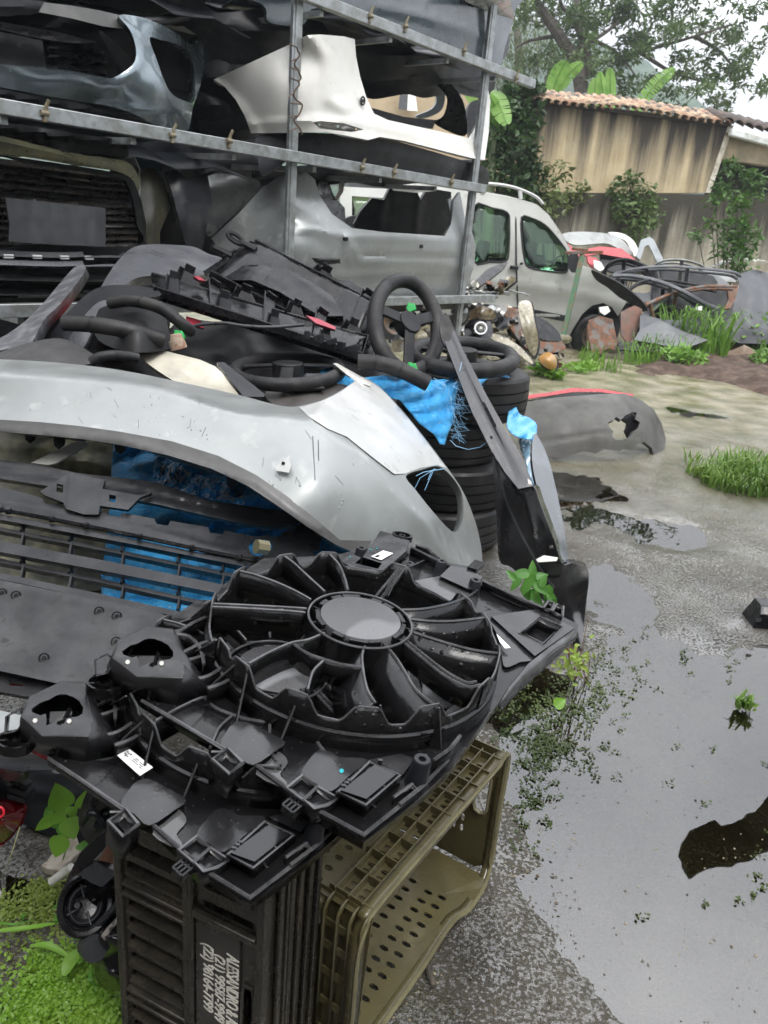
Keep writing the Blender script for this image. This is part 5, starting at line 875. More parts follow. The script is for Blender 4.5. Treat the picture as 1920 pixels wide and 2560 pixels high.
# tyres
TM = M('tyre_rubber', (.010, .010, .011), .5, spec=.3, c2=(.025, .024, .023), sc_=5, rv=.15, drops=60)
def tyre(name='tyre'):
    Ro, Wd = .31, .205; b = B(); n = 72; prof = [(-.5, .62), (-.52, .70), (-.53, .85), (-.46, .955), (-.40, .985)]
    gro = [(-.40, .985), (-.28, .995), (-.275, .965), (-.24, .965), (-.235, .997), (-.06, 1.), (-.055, .966), (-.02, .966), (-.015, 1.), (.15, .999), (.155, .966), (.19, .966), (.195, .997), (.40, .985)]
    pr = prof[:-1]+gro+[(-a, r) for a, r in prof[::-1]][1:]+[(.42, .60), (-.42, .60)]
    rs = []
    for i in range(n):
        a = 2*math.pi*i/n; rs.append([(math.cos(a)*Ro*r*(1-(.008 if (i % 2 and abs(z) > .2 and abs(z) < .47 and r > .95) else 0)), math.sin(a)*Ro*r*(1-(.008 if (i % 2 and abs(z) > .2 and abs(z) < .47 and r > .95) else 0)), z*Wd+Wd/2) for z, r in pr])
    rs.append(rs[0]); b.rings(rs); return b
tb = tyre(); tc0 = np.array([.26, 3.62, 0])
ty0 = tb.build('tyre', TM, loc=(0, 0, 0), sharp=28); GT = 'tyres stacked under the blue tarp'
tl_ = ['bottom tyre of the stack, wet and standing on the ground', 'second tyre from the bottom of the stack beside the black fender', 'third tyre from the bottom of the stack', 'top tyre of the stack under the blue tarp edge']
for i, (dx, dy) in enumerate([(.02, -.02), (.03, 0), (-.05, .01), (.06, 0)]):
    o = ty0 if i == 0 else ty0.copy()
    if i: sc.collection.objects.link(o)
    o.location = (tc0[0]+dx, tc0[1]+dy, .205*i+.006*i+.004); o.rotation_euler = (rnd.uniform(-.03, .03), rnd.uniform(-.03, .03), i*1.3); tag(o, tl_[i], 'tyre', GT)
# tarp over the stack
T2 = thing('tarp', 'crumpled bright blue woven tarp draped over the tyre stack with frayed edge', 'tarp', P(1000, 1000, 3.2))
f = wrinkle(tps([(800, 930, 3.2), (960, 940, 3.2), (1140, 950, 3.22), (1110, 1110, 3.1), (960, 1000, 3.1), (1050, 1060, 3.08)]), .06, 1.6, 8)
panel('sheet', [(800, 925), (830, 915), (850, 935), (900, 945), (960, 938), (1000, 945), (1050, 942), (1085, 950), (1135, 945), (1145, 960), (1140, 1000), (1135, 1050), (1120, 1085), (1112, 1112), (1100, 1110), (1085, 1085), (1050, 1060), (1000, 1000), (940, 985), (880, 990), (830, 965), (800, 950)], f, tarp, T2, res=7, th=.002)
f3 = wrinkle(tps([(1190, 930, 3.35), (1270, 940, 3.4), (1230, 970, 3.3)]), .03, 2, 4)
panel('sheet_end', cr([(1185, 940), (1200, 930), (1240, 928), (1262, 935), (1275, 945), (1240, 940), (1215, 950), (1200, 970), (1190, 960)], 4), f3, tarp, T2, res=6, th=.002)
f4 = wrinkle(tps([(1280, 1000, 3.5), (1340, 1050, 3.5), (1310, 1095, 3.4)]), .04, 2, 6)
panel('loose_flap', cr([(1278, 1005), (1288, 1012), (1300, 1035), (1325, 1045), (1342, 1062), (1338, 1092), (1315, 1098), (1285, 1088), (1268, 1068), (1270, 1035)], 4), f4, M('pale_blue_film', (.06, .32, .60), .25, coat=.4, c2=(.16, .45, .70), sc_=14), T2, res=6, th=.002)
f5 = wrinkle(tps([(1300, 1090, 3.5), (1345, 1100, 3.5), (1330, 1200, 3.4)]), .03, 2, 7)
panel('loose_flap', cr([(1298, 1098), (1325, 1100), (1332, 1150), (1345, 1200), (1330, 1210), (1312, 1150)], 4), f5, M('clear_film', (.12, .22, .30), .12, coat=.8, c2=(.2, .3, .38), sc_=20), T2, res=6, th=.002)
b = B(); rg = random.Random(15)
for _ in range(80):
    u = rg.random(); x = 1050+110*u+rg.gauss(0, 8); y = 945+150*rg.random()**1.5; x = 1135+rg.gauss(0, 10) if y > 965 else x; a = rg.gauss(.3, .9); L_ = rg.uniform(15, 42); d0 = 3.1
    b.tube([P(x, y, d0), P(x+L_*.5*math.cos(a), y+L_*.5*math.sin(a)+rg.gauss(0, 4), d0-.02), P(x+L_*math.cos(a)+rg.gauss(0, 5), y+L_*math.sin(a)+rg.gauss(0, 5), d0-.01)], .0010, 3)
for pts in ([(1125, 1100), (1140, 1115), (1170, 1124), (1200, 1118), (1230, 1095)], [(1035, 1225), (1050, 1195), (1075, 1180), (1090, 1172)], [(1070, 1200), (1078, 1180), (1085, 1172), (1062, 1225)], [(1040, 1190), (1060, 1180), (1110, 1172)]):
    b.tube([P(x, y, 3.0 if y < 1130 else 2.6) for x, y in pts], .0012, 4)
b.build('loose_threads', M('pale_thread', (.22, .45, .66), .5), T2)
# black fender with long rail
FB = thing('fender', 'long glossy black fender rail and liner leaning from the tyres down to the wet ground', 'fender', G(1440, 1620))
pan('rail', '', '', [(1104, 800), (1110, 790), (1125, 800), (1160, 880), (1215, 985), (1262, 1070), (1310, 1150), (1332, 1215), (1296, 1222), (1262, 1180), (1225, 1120), (1180, 1030), (1145, 940), (1110, 850)], [(1110, 795, 3.25), (1180, 960, 3.05), (1310, 1200, 2.85), (1225, 1120, 2.92)], M('wet_black', (.010, .010, .012), .2, coat=.7, crough=.12, c2=(.02, .02, .022), sc_=12), par=FB, res=7, lip=.035, sm=0, feat=[([(1125, 810), (1180, 940), (1240, 1060), (1320, 1200)], .025, 6), ([(1115, 830), (1170, 960), (1230, 1080), (1290, 1200)], -.02, 8)])
pan('rail_end', '', '', [(1100, 815), (1108, 785), (1120, 788), (1135, 830), (1120, 870), (1105, 850)], [(1100, 815, 3.2), (1130, 830, 3.2), (1115, 865, 3.18)], blkd, par=FB, res=6, lip=.03)
pan('liner', '', '', [(1232, 1125), (1262, 1180), (1296, 1222), (1332, 1215), (1350, 1260), (1385, 1350), (1405, 1410), (1432, 1408), (1466, 1420), (1472, 1450), (1466, 1500), (1458, 1580), (1454, 1645), (1440, 1650), (1400, 1560), (1340, 1480), (1280, 1420), (1248, 1400), (1242, 1300)], [(1232, 1125, 3.05), (1332, 1215, 2.85), (1290, 1300, 3.0), (1405, 1410, 2.85), (1472, 1450, 2.9), (1454, 1645, 2.86), (1340, 1480, 3.0), (1248, 1400, 3.1)], bpy.data.materials['wet_black'], par=FB, res=9, lip=.05, holes=[cr([(1334, 1336), (1342, 1334), (1344, 1342), (1336, 1344)], 2), cr([(1374, 1364), (1383, 1364), (1382, 1372), (1374, 1371)], 2)], feat=[([(1310, 1215), (1325, 1300), (1345, 1400), (1400, 1500), (1450, 1630)], .05, 9), ([(1255, 1200), (1250, 1380)], .07, 10), ([(1405, 1412), (1420, 1500), (1450, 1600)], .05, 10), ([(1345, 1400), (1420, 1405)], .03, 6)])
b = B(); b.tube(cr([P(1322, 1215, 2.93), P(1350, 1300, 2.92), P(1385, 1390, 2.9), P(1430, 1412, 2.86)], 5, False), .006, 5); b.tube(cr([P(1228, 1090, 2.94), P(1250, 1200, 2.98), P(1290, 1310, 2.94), P(1350, 1420, 2.92), P(1385, 1470, 2.9)], 5, False), .005, 5); b.build('edge_bead', gry, FB)
pan('bright_tab', '', '', [(1340, 1398), (1360, 1388), (1395, 1394), (1392, 1402), (1345, 1405)], [(1340, 1398, 2.82), (1395, 1394, 2.82), (1345, 1405, 2.81)], wht, par=FB, sm=0, res=6)
pan('side_film', '', '', [(1335, 1085), (1350, 1100), (1372, 1150), (1392, 1230), (1412, 1330), (1420, 1400), (1404, 1405), (1380, 1330), (1345, 1225), (1330, 1150)], [(1335, 1085, 3.2), (1412, 1330, 2.95), (1345, 1225, 2.95), (1420, 1400, 2.9)], M('wet_grey', (.07, .075, .08), .15, coat=1, c2=(.1, .11, .12), sc_=8), par=FB, res=7, lip=.02)
b = B(); q = P(1316, 1222, 2.86); b.tube([q, q+FW*.02], .026, 14, flat=.6); b.build('cap', gry, FB)
# grey torn bumper on the ground
GB2 = thing('bumper', 'weathered dark grey bumper with jagged hole lying on the wet concrete', 'bumper', G(1480, 1150))
pan('shell', '', '', [(1285, 1060), (1283, 1030), (1300, 1010), (1340, 1000), (1400, 993), (1500, 985), (1560, 984), (1600, 998), (1635, 1024), (1655, 1060), (1665, 1100), (1660, 1135), (1648, 1152), (1636, 1146), (1630, 1120), (1610, 1105), (1590, 1112), (1585, 1125), (1562, 1120), (1548, 1128), (1510, 1122), (1490, 1134), (1460, 1128), (1420, 1140), (1400, 1148), (1380, 1142), (1350, 1152), (1320, 1150), (1300, 1120)],
    [(1285, 1030, 5.5), (1320, 1150, 5.3), (1400, 993, 5.55), (1400, 1070, 5.3), (1500, 985, 5.6), (1500, 1060, 5.33), (1480, 1130, 5.32), (1600, 1000, 5.75), (1600, 1080, 5.5), (1660, 1080, 5.95), (1650, 1150, 5.75)], M('weathered_grey', (.055, .053, .048), .6, c2=(.10, .098, .088), sc_=5, mix=(.35, .7), streak=2, bump=.002, bs=60), par=GB2, res=7, lip=.05, sm=0,
    holes=[[(1520, 1056), (1534, 1050), (1540, 1042), (1552, 1050), (1562, 1040), (1580, 1030), (1592, 1032), (1588, 1048), (1600, 1056), (1596, 1070), (1584, 1078), (1576, 1092), (1560, 1100), (1540, 1100), (1530, 1090), (1534, 1078), (1524, 1070)]], feat=[([(1300, 1112), (1400, 1098), (1500, 1082), (1600, 1090)], -.05, 5), ([(1300, 1020), (1400, 1008), (1560, 1000), (1640, 1040)], .04, 10)])
pan('torn_flap', '', '', [(1552, 1050), (1580, 1030), (1604, 1052), (1588, 1080), (1570, 1100), (1560, 1080), (1566, 1060)], [(1552, 1050, 5.5), (1604, 1052, 5.6), (1570, 1100, 5.55)], blkd, par=GB2, sm=0, res=6)
pan('red_edge', '', '', [(1280, 1000), (1300, 990), (1380, 980), (1430, 970), (1500, 972), (1560, 982), (1585, 985), (1582, 990), (1500, 980), (1430, 980), (1380, 988), (1310, 998), (1285, 1006)], [(1280, 1000, 5.55), (1430, 975, 5.72), (1585, 988, 5.8)], red, par=GB2, sm=0, res=6, lip=.02)
pan('inner_edge', '', '', [(1310, 1002), (1380, 990), (1430, 981), (1500, 981), (1570, 990), (1500, 990), (1400, 997)], [(1310, 1002, 5.6), (1430, 985, 5.7), (1570, 990, 5.78)], blkd, par=GB2, sm=0, res=7, lip=.03)
# ---------------- radiator fan shrouds ----------------
SN = nrm([.10, -.03, 1]); SO = np.array([-.02, 1.4, .705])
def S(x, y, h=0): return PL(x, y, SO+SN*h, SN)
def Sd(h):
    def f(x, y):
        v = FW[None]+RT[None]*((np.asarray(x, float)-960)/F)[:, None]+UP[None]*((1280-np.asarray(y, float))/F)[:, None]
        return np.dot(SO+SN*h-C0, SN)/(v@SN)
    return f
_pk = [(532, 1493), (530, 1586), (565, 1651), (607, 1643), (727, 1711), (773, 1725), (889, 1757), (951, 1763), (1067, 1771), (1098, 1769), (1208, 1711), (1253, 1628), (1223, 1544), (1166, 1493), (611, 1416), (700, 1389), (731, 1385), (823, 1383), (982, 1412), (1016, 1416)]
E1 = nrm(np.cross([0, 1., 0], SN)); E2 = np.cross(SN, E1); _q = np.array([S(x, y, .075) for x, y in _pk]); _u, _v = _q@E1, _q@E2
_s = np.linalg.lstsq(np.c_[2*_u, 2*_v, np.ones(len(_u))], _u*_u+_v*_v, rcond=None)[0]; RR = math.sqrt(_s[2]+_s[0]**2+_s[1]**2)
RC0 = E1*_s[0]+E2*_s[1]+SN*np.dot(SO, SN)
def RC(a, r, h=0): return RC0+(E1*math.cos(a)+E2*math.sin(a))*r+SN*h
def ang(x, y, h=.075): p = S(x, y, h)-RC0; return math.atan2(np.dot(p, E2), np.dot(p, E1))
sblk = M('shroud_plastic', (.0048, .0048, .0052), .17, warp=.009, c3=(.04, .037, .033), mix3=(.67, .73), sc3=140, rv=.08, c2=(.010, .010, .0105), sc_=9, bump=.00025, bs=220, drops=70, spec=.32)
sbl2 = M('shroud_plastic_wet', (.011, .011, .012), .22, warp=.006, c3=(.05, .047, .04), mix3=(.67, .73), sc3=150, rv=.10, c2=(.024, .024, .025), sc_=6, bump=.0002, bs=150, spec=.55)
US = thing('fan_shroud', 'upper black plastic radiator fan shroud with round hub and curved spokes, topmost on the pile', 'fan shroud', S(900, 1600, -.02), 'fan shrouds stacked on the crate')
def lipline(b, pts, r=.0018): b.tube(pts, r, 5)
edgem = M('worn_highlight_edge', (.045, .045, .047), .28, c2=(.075, .075, .077), sc_=20, rv=.1)  # lighter grey: edge wear plus the edge highlight painted into the colour
def web(name, px, ht, hb=0, th=.003, mat=None, lean=(0, 0, 0), sm=True, par=US):
    n = len(px); ht = ht if hasattr(ht, '__len__') else [ht]*n; P3 = [S(x, y, h) for (x, y), h in zip(px, ht)]
    if sm: k = 5; P3 = cr(P3, k, False); hh_ = np.interp(np.linspace(0, n-1, len(P3)), range(n), ht)
    else: hh_ = np.array(ht)
    b = B(); lipline(b, P3, th*.5); nf = len(b.f); Bt = [p-SN*(h-hb)+np.array(lean)*(h-hb) for p, h in zip(P3, hh_)]; b.strip(P3, Bt); o = b.build(name, [mat or sblk, edgem], par, th=th)
    for i_ in range(nf): o.data.polygons[i_].material_index = 1
    b2 = B(); lipline(b2, P3, th*.62); b2.build(name+'_edge', mat or sblk, par) if False else None
    return o
# base plate
plate = [(910, 2105), (985, 2050), (1062, 1985), (1130, 1920), (1200, 1820), (1240, 1765), (1300, 1700), (1362, 1650), (1440, 1590), (1447, 1562), (1410, 1543), (1352, 1520), (1290, 1490), (1209, 1448), (1170, 1415), (1093, 1402), (1028, 1370), (980, 1372), (900, 1372), (850, 1385), (760, 1392), (660, 1395), (560, 1460), (510, 1530), (470, 1560), (438, 1575), (350, 1575), (285, 1640), (262, 1690), (300, 1725), (358, 1752), (430, 1800), (500, 1842), (568, 1884), (632, 1921), (720, 1990), (785, 2035)]
ring_hole = []
for k in range(56):
    a = 2*math.pi*k/56; p = RC(a, RR*1.0, 0); v = p-C0; d = v@FW; ring_hole.append((960+F*(v@RT)/d, 1280-F*(v@UP)/d))
win = [(1347, 1541), (1407, 1567), (1359, 1615), (1297, 1583)]
panel('plate', plate, Sd(0), sblk, US, holes=[ring_hole, win], res=12, lip=.028, th=.0035)
# inner venturi cone and lower ring visible beneath the plate
b = B(); b.rings([[RC(a, RR*r, h) for a in np.linspace(0, 2*math.pi, 65)[:-1]] for r, h in ((1.03, .022), (1.0, .024), (.985, .0), (.985, -.028))]); b.build('venturi_ring', sblk, US, th=.003)
# scalloped ring wall
peaks = [ang(*q) for q in [(532, 1493), (548, 1610), (615, 1650), (750, 1720), (920, 1760), (1082, 1770), (1208, 1705), (1253, 1628), (1223, 1544), (1166, 1493), (1000, 1414), (823, 1384), (715, 1387), (600, 1425)]]
b = B(); N = 240; rs = [[], [], [], []]
def scal(a):
    d = min(abs((a-p+math.pi) % (2*math.pi)-math.pi) for p in peaks); t = np.clip((d-.055)/.10, 0, 1); t = t*t*(3-2*t); dip = .030 if not (-.6 < (a+math.pi) % (2*math.pi)-math.pi < .75) else .012
    return .075-dip*t
for k in range(N):
    a = 2*math.pi*k/N; h = scal(a); rs[0].append(RC(a, RR*1.025, .0)); rs[1].append(RC(a, RR*1.02, .026)); rs[2].append(RC(a, RR*1.0, .028)); rs[3].append(RC(a, RR*1.0, h))
b.rings(rs); b.build('ring_wall', sblk, US, th=.0035)
b = B(); b.tube([RC(2*math.pi*k/N, RR, scal(2*math.pi*k/N)) for k in range(N)], .0019, 6, closed=True); b.build('ring_rim', edgem, US)
# hub
_h = np.array([S(x, y, .078) for x, y in [(800, 1540), (1001, 1545), (905, 1478), (905, 1605)]]); HC = (_h[0]+_h[1])/2; HR = np.linalg.norm(_h[0]-_h[1])/2
def HP(a, r, h): return HC+(E1*math.cos(a)+E2*math.sin(a))*r+SN*h
b = B(); A64 = np.linspace(0, 2*math.pi, 65)[:-1]
b.rings([[HP(a, HR*r, h) for a in A64] for r, h in ((1.0, -.035), (1.0, -.004), (.965, .0), (.6, .001), (.05, .0016))], cap=True); b.build('hub_disc', M('hub_grey', (.050, .050, .052), .24, rv=.06, c2=(.115, .115, .118), sc_=7.5, mix=(.5, .54), det=1.0, bump=.0002, bs=200), US)
b = B(); b.rings([[HP(a, HR*r, h) for a in A64] for r, h in ((1.27, -.045), (1.27, -.006), (1.24, -.004), (1.24, -.045))]); b.build('hub_ring', sblk, US)
b = B(); b.tube([HP(a, HR*1.255, -.004) for a in A64], .0022, 6, closed=True); b.build('hub_ring_edge', edgem, US)
b = B(); b.rings([[HP(a, HR*r, h) for a in A64] for r, h in ((1.24, -.034), (1.0, -.03))]); b.build('hub_floor', sblk, US, th=.002)
for k in range(13):
    a = .35+k*2*math.pi/13+.09*math.sin(k*2.4); b = B(); t = -E1*math.sin(a)+E2*math.cos(a); r_ = E1*math.cos(a)+E2*math.sin(a); w_ = .011 if k % 3 else .017
    b.box(HP(a, HR*1.03, -.006), t*w_, r_*.0045, SN*.006)
    b.box(HP(a+.2, HR*1.13, -.018), r_*HR*.12, t*.0012, SN*.012); b.build('hub_clip', sblk, US, bev=.0015)
# spokes
def spoke(px, w_=.05, lean=(0, 0, 0), hb=None): web('spoke', px, [.070]+[.072]*(len(px)-1), .072-w_ if hb is None else hb, th=.0026, lean=lean)
ln = -E2*.35
for px, w_, le in [([(812, 1479), (765, 1436), (735, 1408), (711, 1391)], .045, 0), ([(870, 1475), (862, 1445), (848, 1412), (823, 1385)], .045, 0), ([(777, 1499), (735, 1476), (690, 1456), (640, 1438), (596, 1427)], .055, 0),
        ([(765, 1522), (700, 1518), (600, 1513), (534, 1510)], .05, 0), ([(762, 1532), (700, 1527), (600, 1521), (532, 1518)], .03, 0), ([(810, 1583), (770, 1600), (731, 1607), (680, 1628), (623, 1659)], .05, 0), ([(731, 1607), (765, 1632), (812, 1649), (860, 1662), (908, 1668)], .04, 0),
        ([(812, 1649), (785, 1675), (775, 1700), (769, 1724)], .04, 0), ([(912, 1614), (905, 1640), (908, 1680), (918, 1725), (937, 1757)], .055, E1*-.75), ([(966, 1616), (990, 1645), (1012, 1680), (1040, 1725), (1092, 1769)], .05, E1*-.7-E2*.3),
        ([(1001, 1599), (1040, 1632), (1080, 1665), (1120, 1694), (1169, 1717), (1200, 1712)], .04, 0), ([(1008, 1595), (1046, 1626), (1086, 1658), (1124, 1685), (1166, 1706), (1190, 1704)], .035, 0),
        ([(1024, 1577), (1080, 1596), (1136, 1613), (1190, 1626), (1253, 1634)], .06, ln), ([(1024, 1547), (1070, 1552), (1120, 1553), (1170, 1549), (1217, 1543)], .055, ln), ([(1006, 1524), (1050, 1523), (1090, 1517), (1130, 1507), (1166, 1493)], .05, ln),
        ([(940, 1490), (965, 1460), (985, 1435), (1000, 1418)], .03, 0), ([(952, 1496), (975, 1466), (996, 1440), (1012, 1420)], .03, 0)]:
    spoke(px, w_, le if not isinstance(le, int) else (0, 0, 0))
for (x, y) in [(585, 1522), (700, 1524), (636, 1522), (650, 1523)]:
    b = B(); q = S(x, y, .066); b.box(q-E2*.003-SN*.008, E1*.006, E2*.002, SN*.012); b.build('wire_clip', M('pale_clip', (.22, .22, .22), .35) if x == 585 else bpy.data.materials['pale_clip'], US)
b = B()
for i in range(3):
    f_ = [.012*i]; p = cr([S(958+i*7-f_[0]*100, 1490, .075), S(975+i*6, 1455, .078), S(995+i*5, 1425, .079), S(1010+i*6, 1404, .06)], 5, False); b.tube(p, .0016, 5)
b.build('wire', sbl2, US)
# outer fins from ring down to the plate
for (a0, b0) in [((755, 1722), (703, 1850)), ((900, 1758), (858, 1868)), ((951, 1763), (972, 1868)), ((623, 1659), (592, 1805)), ((607, 1645), (512, 1728)), ((1098, 1769), (1102, 1872)), ((1208, 1711), (1215, 1770)), ((540, 1600), (470, 1640)), ((532, 1500), (478, 1545)), ((1166, 1495), (1200, 1470)), ((1020, 1418), (1062, 1400))]:
    pa = S(*a0, .075); pb = S(*b0, 0); pc = pa-SN*.075; b = B(); t = nrm(np.cross(pb-pc, SN)); b.prism([pa, pc, pb], t*.003); nf = len(b.f); b.tube([pa, pb], .0017, 5); o = b.build('fin', [sblk, edgem], US)
    for i_ in range(nf, len(b.f)): o.data.polygons[i_].material_index = 1
# raised pads, rims and boxes on the plate
def pad(name, px, h, mat=sblk, sk=.0, holes=(), h0=None, par=US, lip=None, th=.003, res=9): return panel(name, px, Sd(h), mat, par, holes=holes, res=res, lip=(h*1.2+.004) if lip is None else lip, th=th)
pad('pad', cr([(780, 1890), (800, 1876), (830, 1880), (850, 1893), (918, 1899), (872, 1940), (828, 1978), (790, 1958), (752, 1936)], 3), .012, sbl2)
pad('pad', cr([(580, 1812), (607, 1803), (660, 1825), (712, 1855), (690, 1876), (632, 1912), (590, 1885), (552, 1862), (566, 1830)], 3), .012, sbl2)
pad('pad', [(922, 1899), (1003, 1884), (1035, 1896), (1008, 1935)], .006, sbl2)
pad('pad', cr([(700, 1880), (720, 1905), (700, 1935), (716, 1955), (712, 1972), (640, 1935), (665, 1908), (690, 1885)], 3), .003, M('wet_plate', (.06, .06, .06), .12, c2=(.16, .16, .16), sc_=18, mix=(.5, .56)))
# tray with smooth lid
def fr(name, px, h0, h1, th=.003, mat=sblk, par=US):
    b = B(); n = len(px); T_ = [S(x, y, h1) for x, y in px]; Bo = [p-SN*(h1-h0) for p in T_]; b.rings([Bo, T_]); nf = len(b.f); b.tube(T_, th*.55, 4, closed=True); o = b.build(name, [mat, edgem], par, th=th)
    for i_ in range(nf, len(b.f)): o.data.polygons[i_].material_index = 1
    return o
panel('lid', [(938, 1911), (991, 1935), (916, 1997), (852, 1975)], Sd(.036), M('lid_black', (.008, .008, .009), .16, rv=.03), US, res=10, lip=.004)
pad('tray_box', [(922, 1900), (1006, 1936), (914, 2020), (838, 1980)], .030, sblk, lip=.034)
fr('tray_edge', [(924, 1904), (1000, 1937), (914, 2012), (846, 1980)], .030, .034, .002)
b = B()
for (x, y) in [(858, 1968), (866, 1961), (873, 1955), (950, 1905)]: b.box(S(x, y, .034), E1*.003, E2*.002, SN*.004)
b.build('lid_tab', sbl2, US)
fr('socket', [(530, 1899), (568, 1871), (607, 1907), (573, 1934)], -.02, .022); pad('socket_floor', [(536, 1899), (568, 1876), (601, 1907), (573, 1929)], .004, sbl2, lip=.002)
fr('bracket_frame', [(715, 1971), (755, 1940), (793, 1967), (758, 2000)], .0, .016); fr('bracket_frame', [(758, 2000), (793, 1967), (844, 1997), (818, 2012), (786, 2020)], -.01, .016)
pad('bracket_floor', [(718, 1971), (755, 1943), (840, 1997), (786, 2016)], .004, sbl2, lip=.002)
def gridclip(cs, nu, nv, h, par=US):
    a, b_, c, d = [S(x, y, h) for x, y in cs]; b = B()
    for i in range(nu+1): u = i/nu; b.beam(a+(b_-a)*u, d+(c-d)*u, .0028, .012, up=SN)
    for j in range(nv+1): u = j/nv; b.beam(a+(d-a)*u, b_+(c-b_)*u, .0028, .012, up=SN)
    b.build('grid_clip', sblk, par)
gridclip([(705, 2019), (739, 1991), (768, 2009), (731, 2040)], 2, 3, .006); gridclip([(1169, 1422), (1187, 1405), (1209, 1412), (1190, 1428)], 2, 4, .02)
def boss(x, y, h0, h1, r, par=US):
    q = S(x, y, h1); b = B(); A = np.linspace(0, 2*math.pi, 19)[:-1]
    b.rings([[q+(E1*math.cos(a)+E2*math.sin(a))*r*k-SN*hh_ for a in A] for k, hh_ in ((1.3, h1-h0), (1.08, (h1-h0)*.8), (1.0, .003), (.85, 0), (.42, 0), (.4, .012))]); b.rings([[q+(E1*math.cos(a)+E2*math.sin(a))*r*.41-SN*.01 for a in A]]*2, cap=True); b.build('boss', dgr, par)
boss(1056, 1897, 0, .045, .0135); boss(904, 1369, .0, .032, .012); boss(1024, 1407, .0, .035, .012); boss(1105, 1402, .0, .032, .012); boss(1190, 1449, .0, .034, .013)
web('border_rib', [(640, 1912), (720, 1972), (786, 2020), (908, 2086)], .008, 0, sm=False); web('border_rib', [(908, 2088), (1000, 2015), (1060, 1962), (1120, 1900)], .008, 0, sm=False)
web('border_rib', [(355, 1752), (430, 1795), (568, 1878), (530, 1880)], .012, 0, sm=False)
web('cross_rib', [(1000, 2010), (1045, 1975), (1030, 1960), (985, 1992)], .014, 0, sm=False); web('cross_rib', [(1085, 1900), (1125, 1872), (1150, 1840)], .03, 0, sm=False)
b = B(); b.prism([S(478, 1754, .03), S(545, 1748, .002), S(590, 1800, .002), S(520, 1770, .002)], -SN*.003); b.build('gusset', sblk, US)
for px in ([(520, 1720), (560, 1706), (600, 1680)], [(430, 1590), (478, 1560), (520, 1540)], [(440, 1640), (500, 1610), (540, 1600)], [(450, 1655), (505, 1640), (545, 1622)], [(470, 1700), (520, 1690), (560, 1665)], [(430, 1585), (470, 1590), (500, 1620), (510, 1660)]):
    web('cross_rib', px, .03, 0)
# motor block with the torn hole
T8 = [(298, 1600), (372, 1567), (430, 1574), (441, 1612), (458, 1662), (457, 1694), (343, 1691), (283, 1645)]; B8 = [(268, 1668), (352, 1588), (448, 1592), (470, 1640), (545, 1745), (440, 1762), (332, 1742), (276, 1715)]
hole = [(305, 1628), (325, 1614), (345, 1608), (360, 1599), (372, 1596), (386, 1597), (404, 1603), (420, 1612), (433, 1628), (433, 1642), (424, 1648), (408, 1650), (395, 1652), (392, 1664), (376, 1665), (374, 1658), (362, 1662), (348, 1668), (346, 1652), (342, 1640), (330, 1644), (318, 1640), (308, 1636)]
panel('motor_cover', T8, Sd(.055), M('cover_black', (.010, .010, .011), .28, warp=.006, c2=(.022, .022, .023), sc_=8, drops=60), US, holes=[hole], res=7, th=.003, lip=.002)
b = B(); b.rings([[S(x, y, .055) for x, y in T8], [S(x, y, .0) for x, y in B8]]); b.build('motor_cover_side', bpy.data.materials['cover_black'], US, th=.003, sharp=20)
b = B()
for (x, y) in [(319, 1655), (404, 1658)]: b.tube([S(x, y, .056), S(x, y, .058)], .0035, 8)
b.build('reflective_dot', wht, US)
b = B(); b.prism([S(345, 1640, .03), S(400, 1640, .03), S(400, 1672, .02), S(345, 1668, .02)], -SN*.003); b.tube([S(395, 1635, .04), S(388, 1660, .05), S(378, 1665, .055)], .004, 6); b.build('inner_shelf', sblk, US)
b = B(); c_ = S(262, 1705, .012); A = np.linspace(.0, 2*math.pi, 19)[:-1]
b.rings([[c_+(E1*math.cos(a)+E2*math.sin(a)*.75)*r-SN*h for a in A] for r, h in ((.028, .018), (.028, 0), (.024, 0), (.024, .012))]); b.rings([[c_+(E1*math.cos(a)+E2*math.sin(a))*r-SN*h for a in A] for r, h in ((.012, .014), (.012, -.001), (.007, -.001), (.007, .014))])
for a in (.3, 1.4, 2.5, 3.6, 4.7, 5.7): b.beam(c_+(E1*math.cos(a)+E2*math.sin(a))*.012-SN*.006, c_+(E1*math.cos(a)+E2*math.sin(a)*.75)*.025-SN*.006, .002, .012, up=SN)
b.build('mounting_ear', sblk, US)
b = B(); b.rings([[S(x, y, h) for x, y in [(238, 1650), (268, 1635), (285, 1650), (272, 1682), (240, 1690)]] for h in (.0, .03)]); b.build('mounting_ear', sblk, US, th=.003)
# right part
pad('window_pad', [(1347, 1522), (1436, 1570), (1337, 1640), (1228, 1540), (1316, 1526)], .012, sbl2, holes=[win]); fr('window_wall', win, -.018, .012, .002)
pad('window_floor', [(1343, 1541), (1410, 1568), (1359, 1620), (1292, 1583)], -.016, sblk, lip=.002); fr('window_ridge', [(1345, 1549), (1398, 1570), (1357, 1608), (1307, 1583)], -.016, -.006, .002)
b = B(); b.tube([S(1310, 1585, -.01), S(1340, 1556, -.008), S(1352, 1552, -.006), S(1352, 1562, -.006), S(1362, 1566, -.006), S(1395, 1568, -.01)], .0022, 6); b.build('window_wire', sbl2, US)
pad('low_pad', cr([(1226, 1545), (1335, 1640), (1300, 1655), (1264, 1668), (1255, 1640), (1250, 1600)], 3), .006, sbl2)
b = B(); b.rings([[S(x, y, .008) for x, y in [(1436, 1572), (1380, 1612), (1320, 1660), (1275, 1715), (1246, 1762)]], [S(x, y, -.012) for x, y in [(1446, 1588), (1395, 1640), (1340, 1690), (1295, 1730), (1252, 1775)]]], closed=False); b.build('sloped_flange', M('flange_wet', (.045, .045, .047), .14, rv=.05, c2=(.09, .09, .092), sc_=8), US, th=.003)
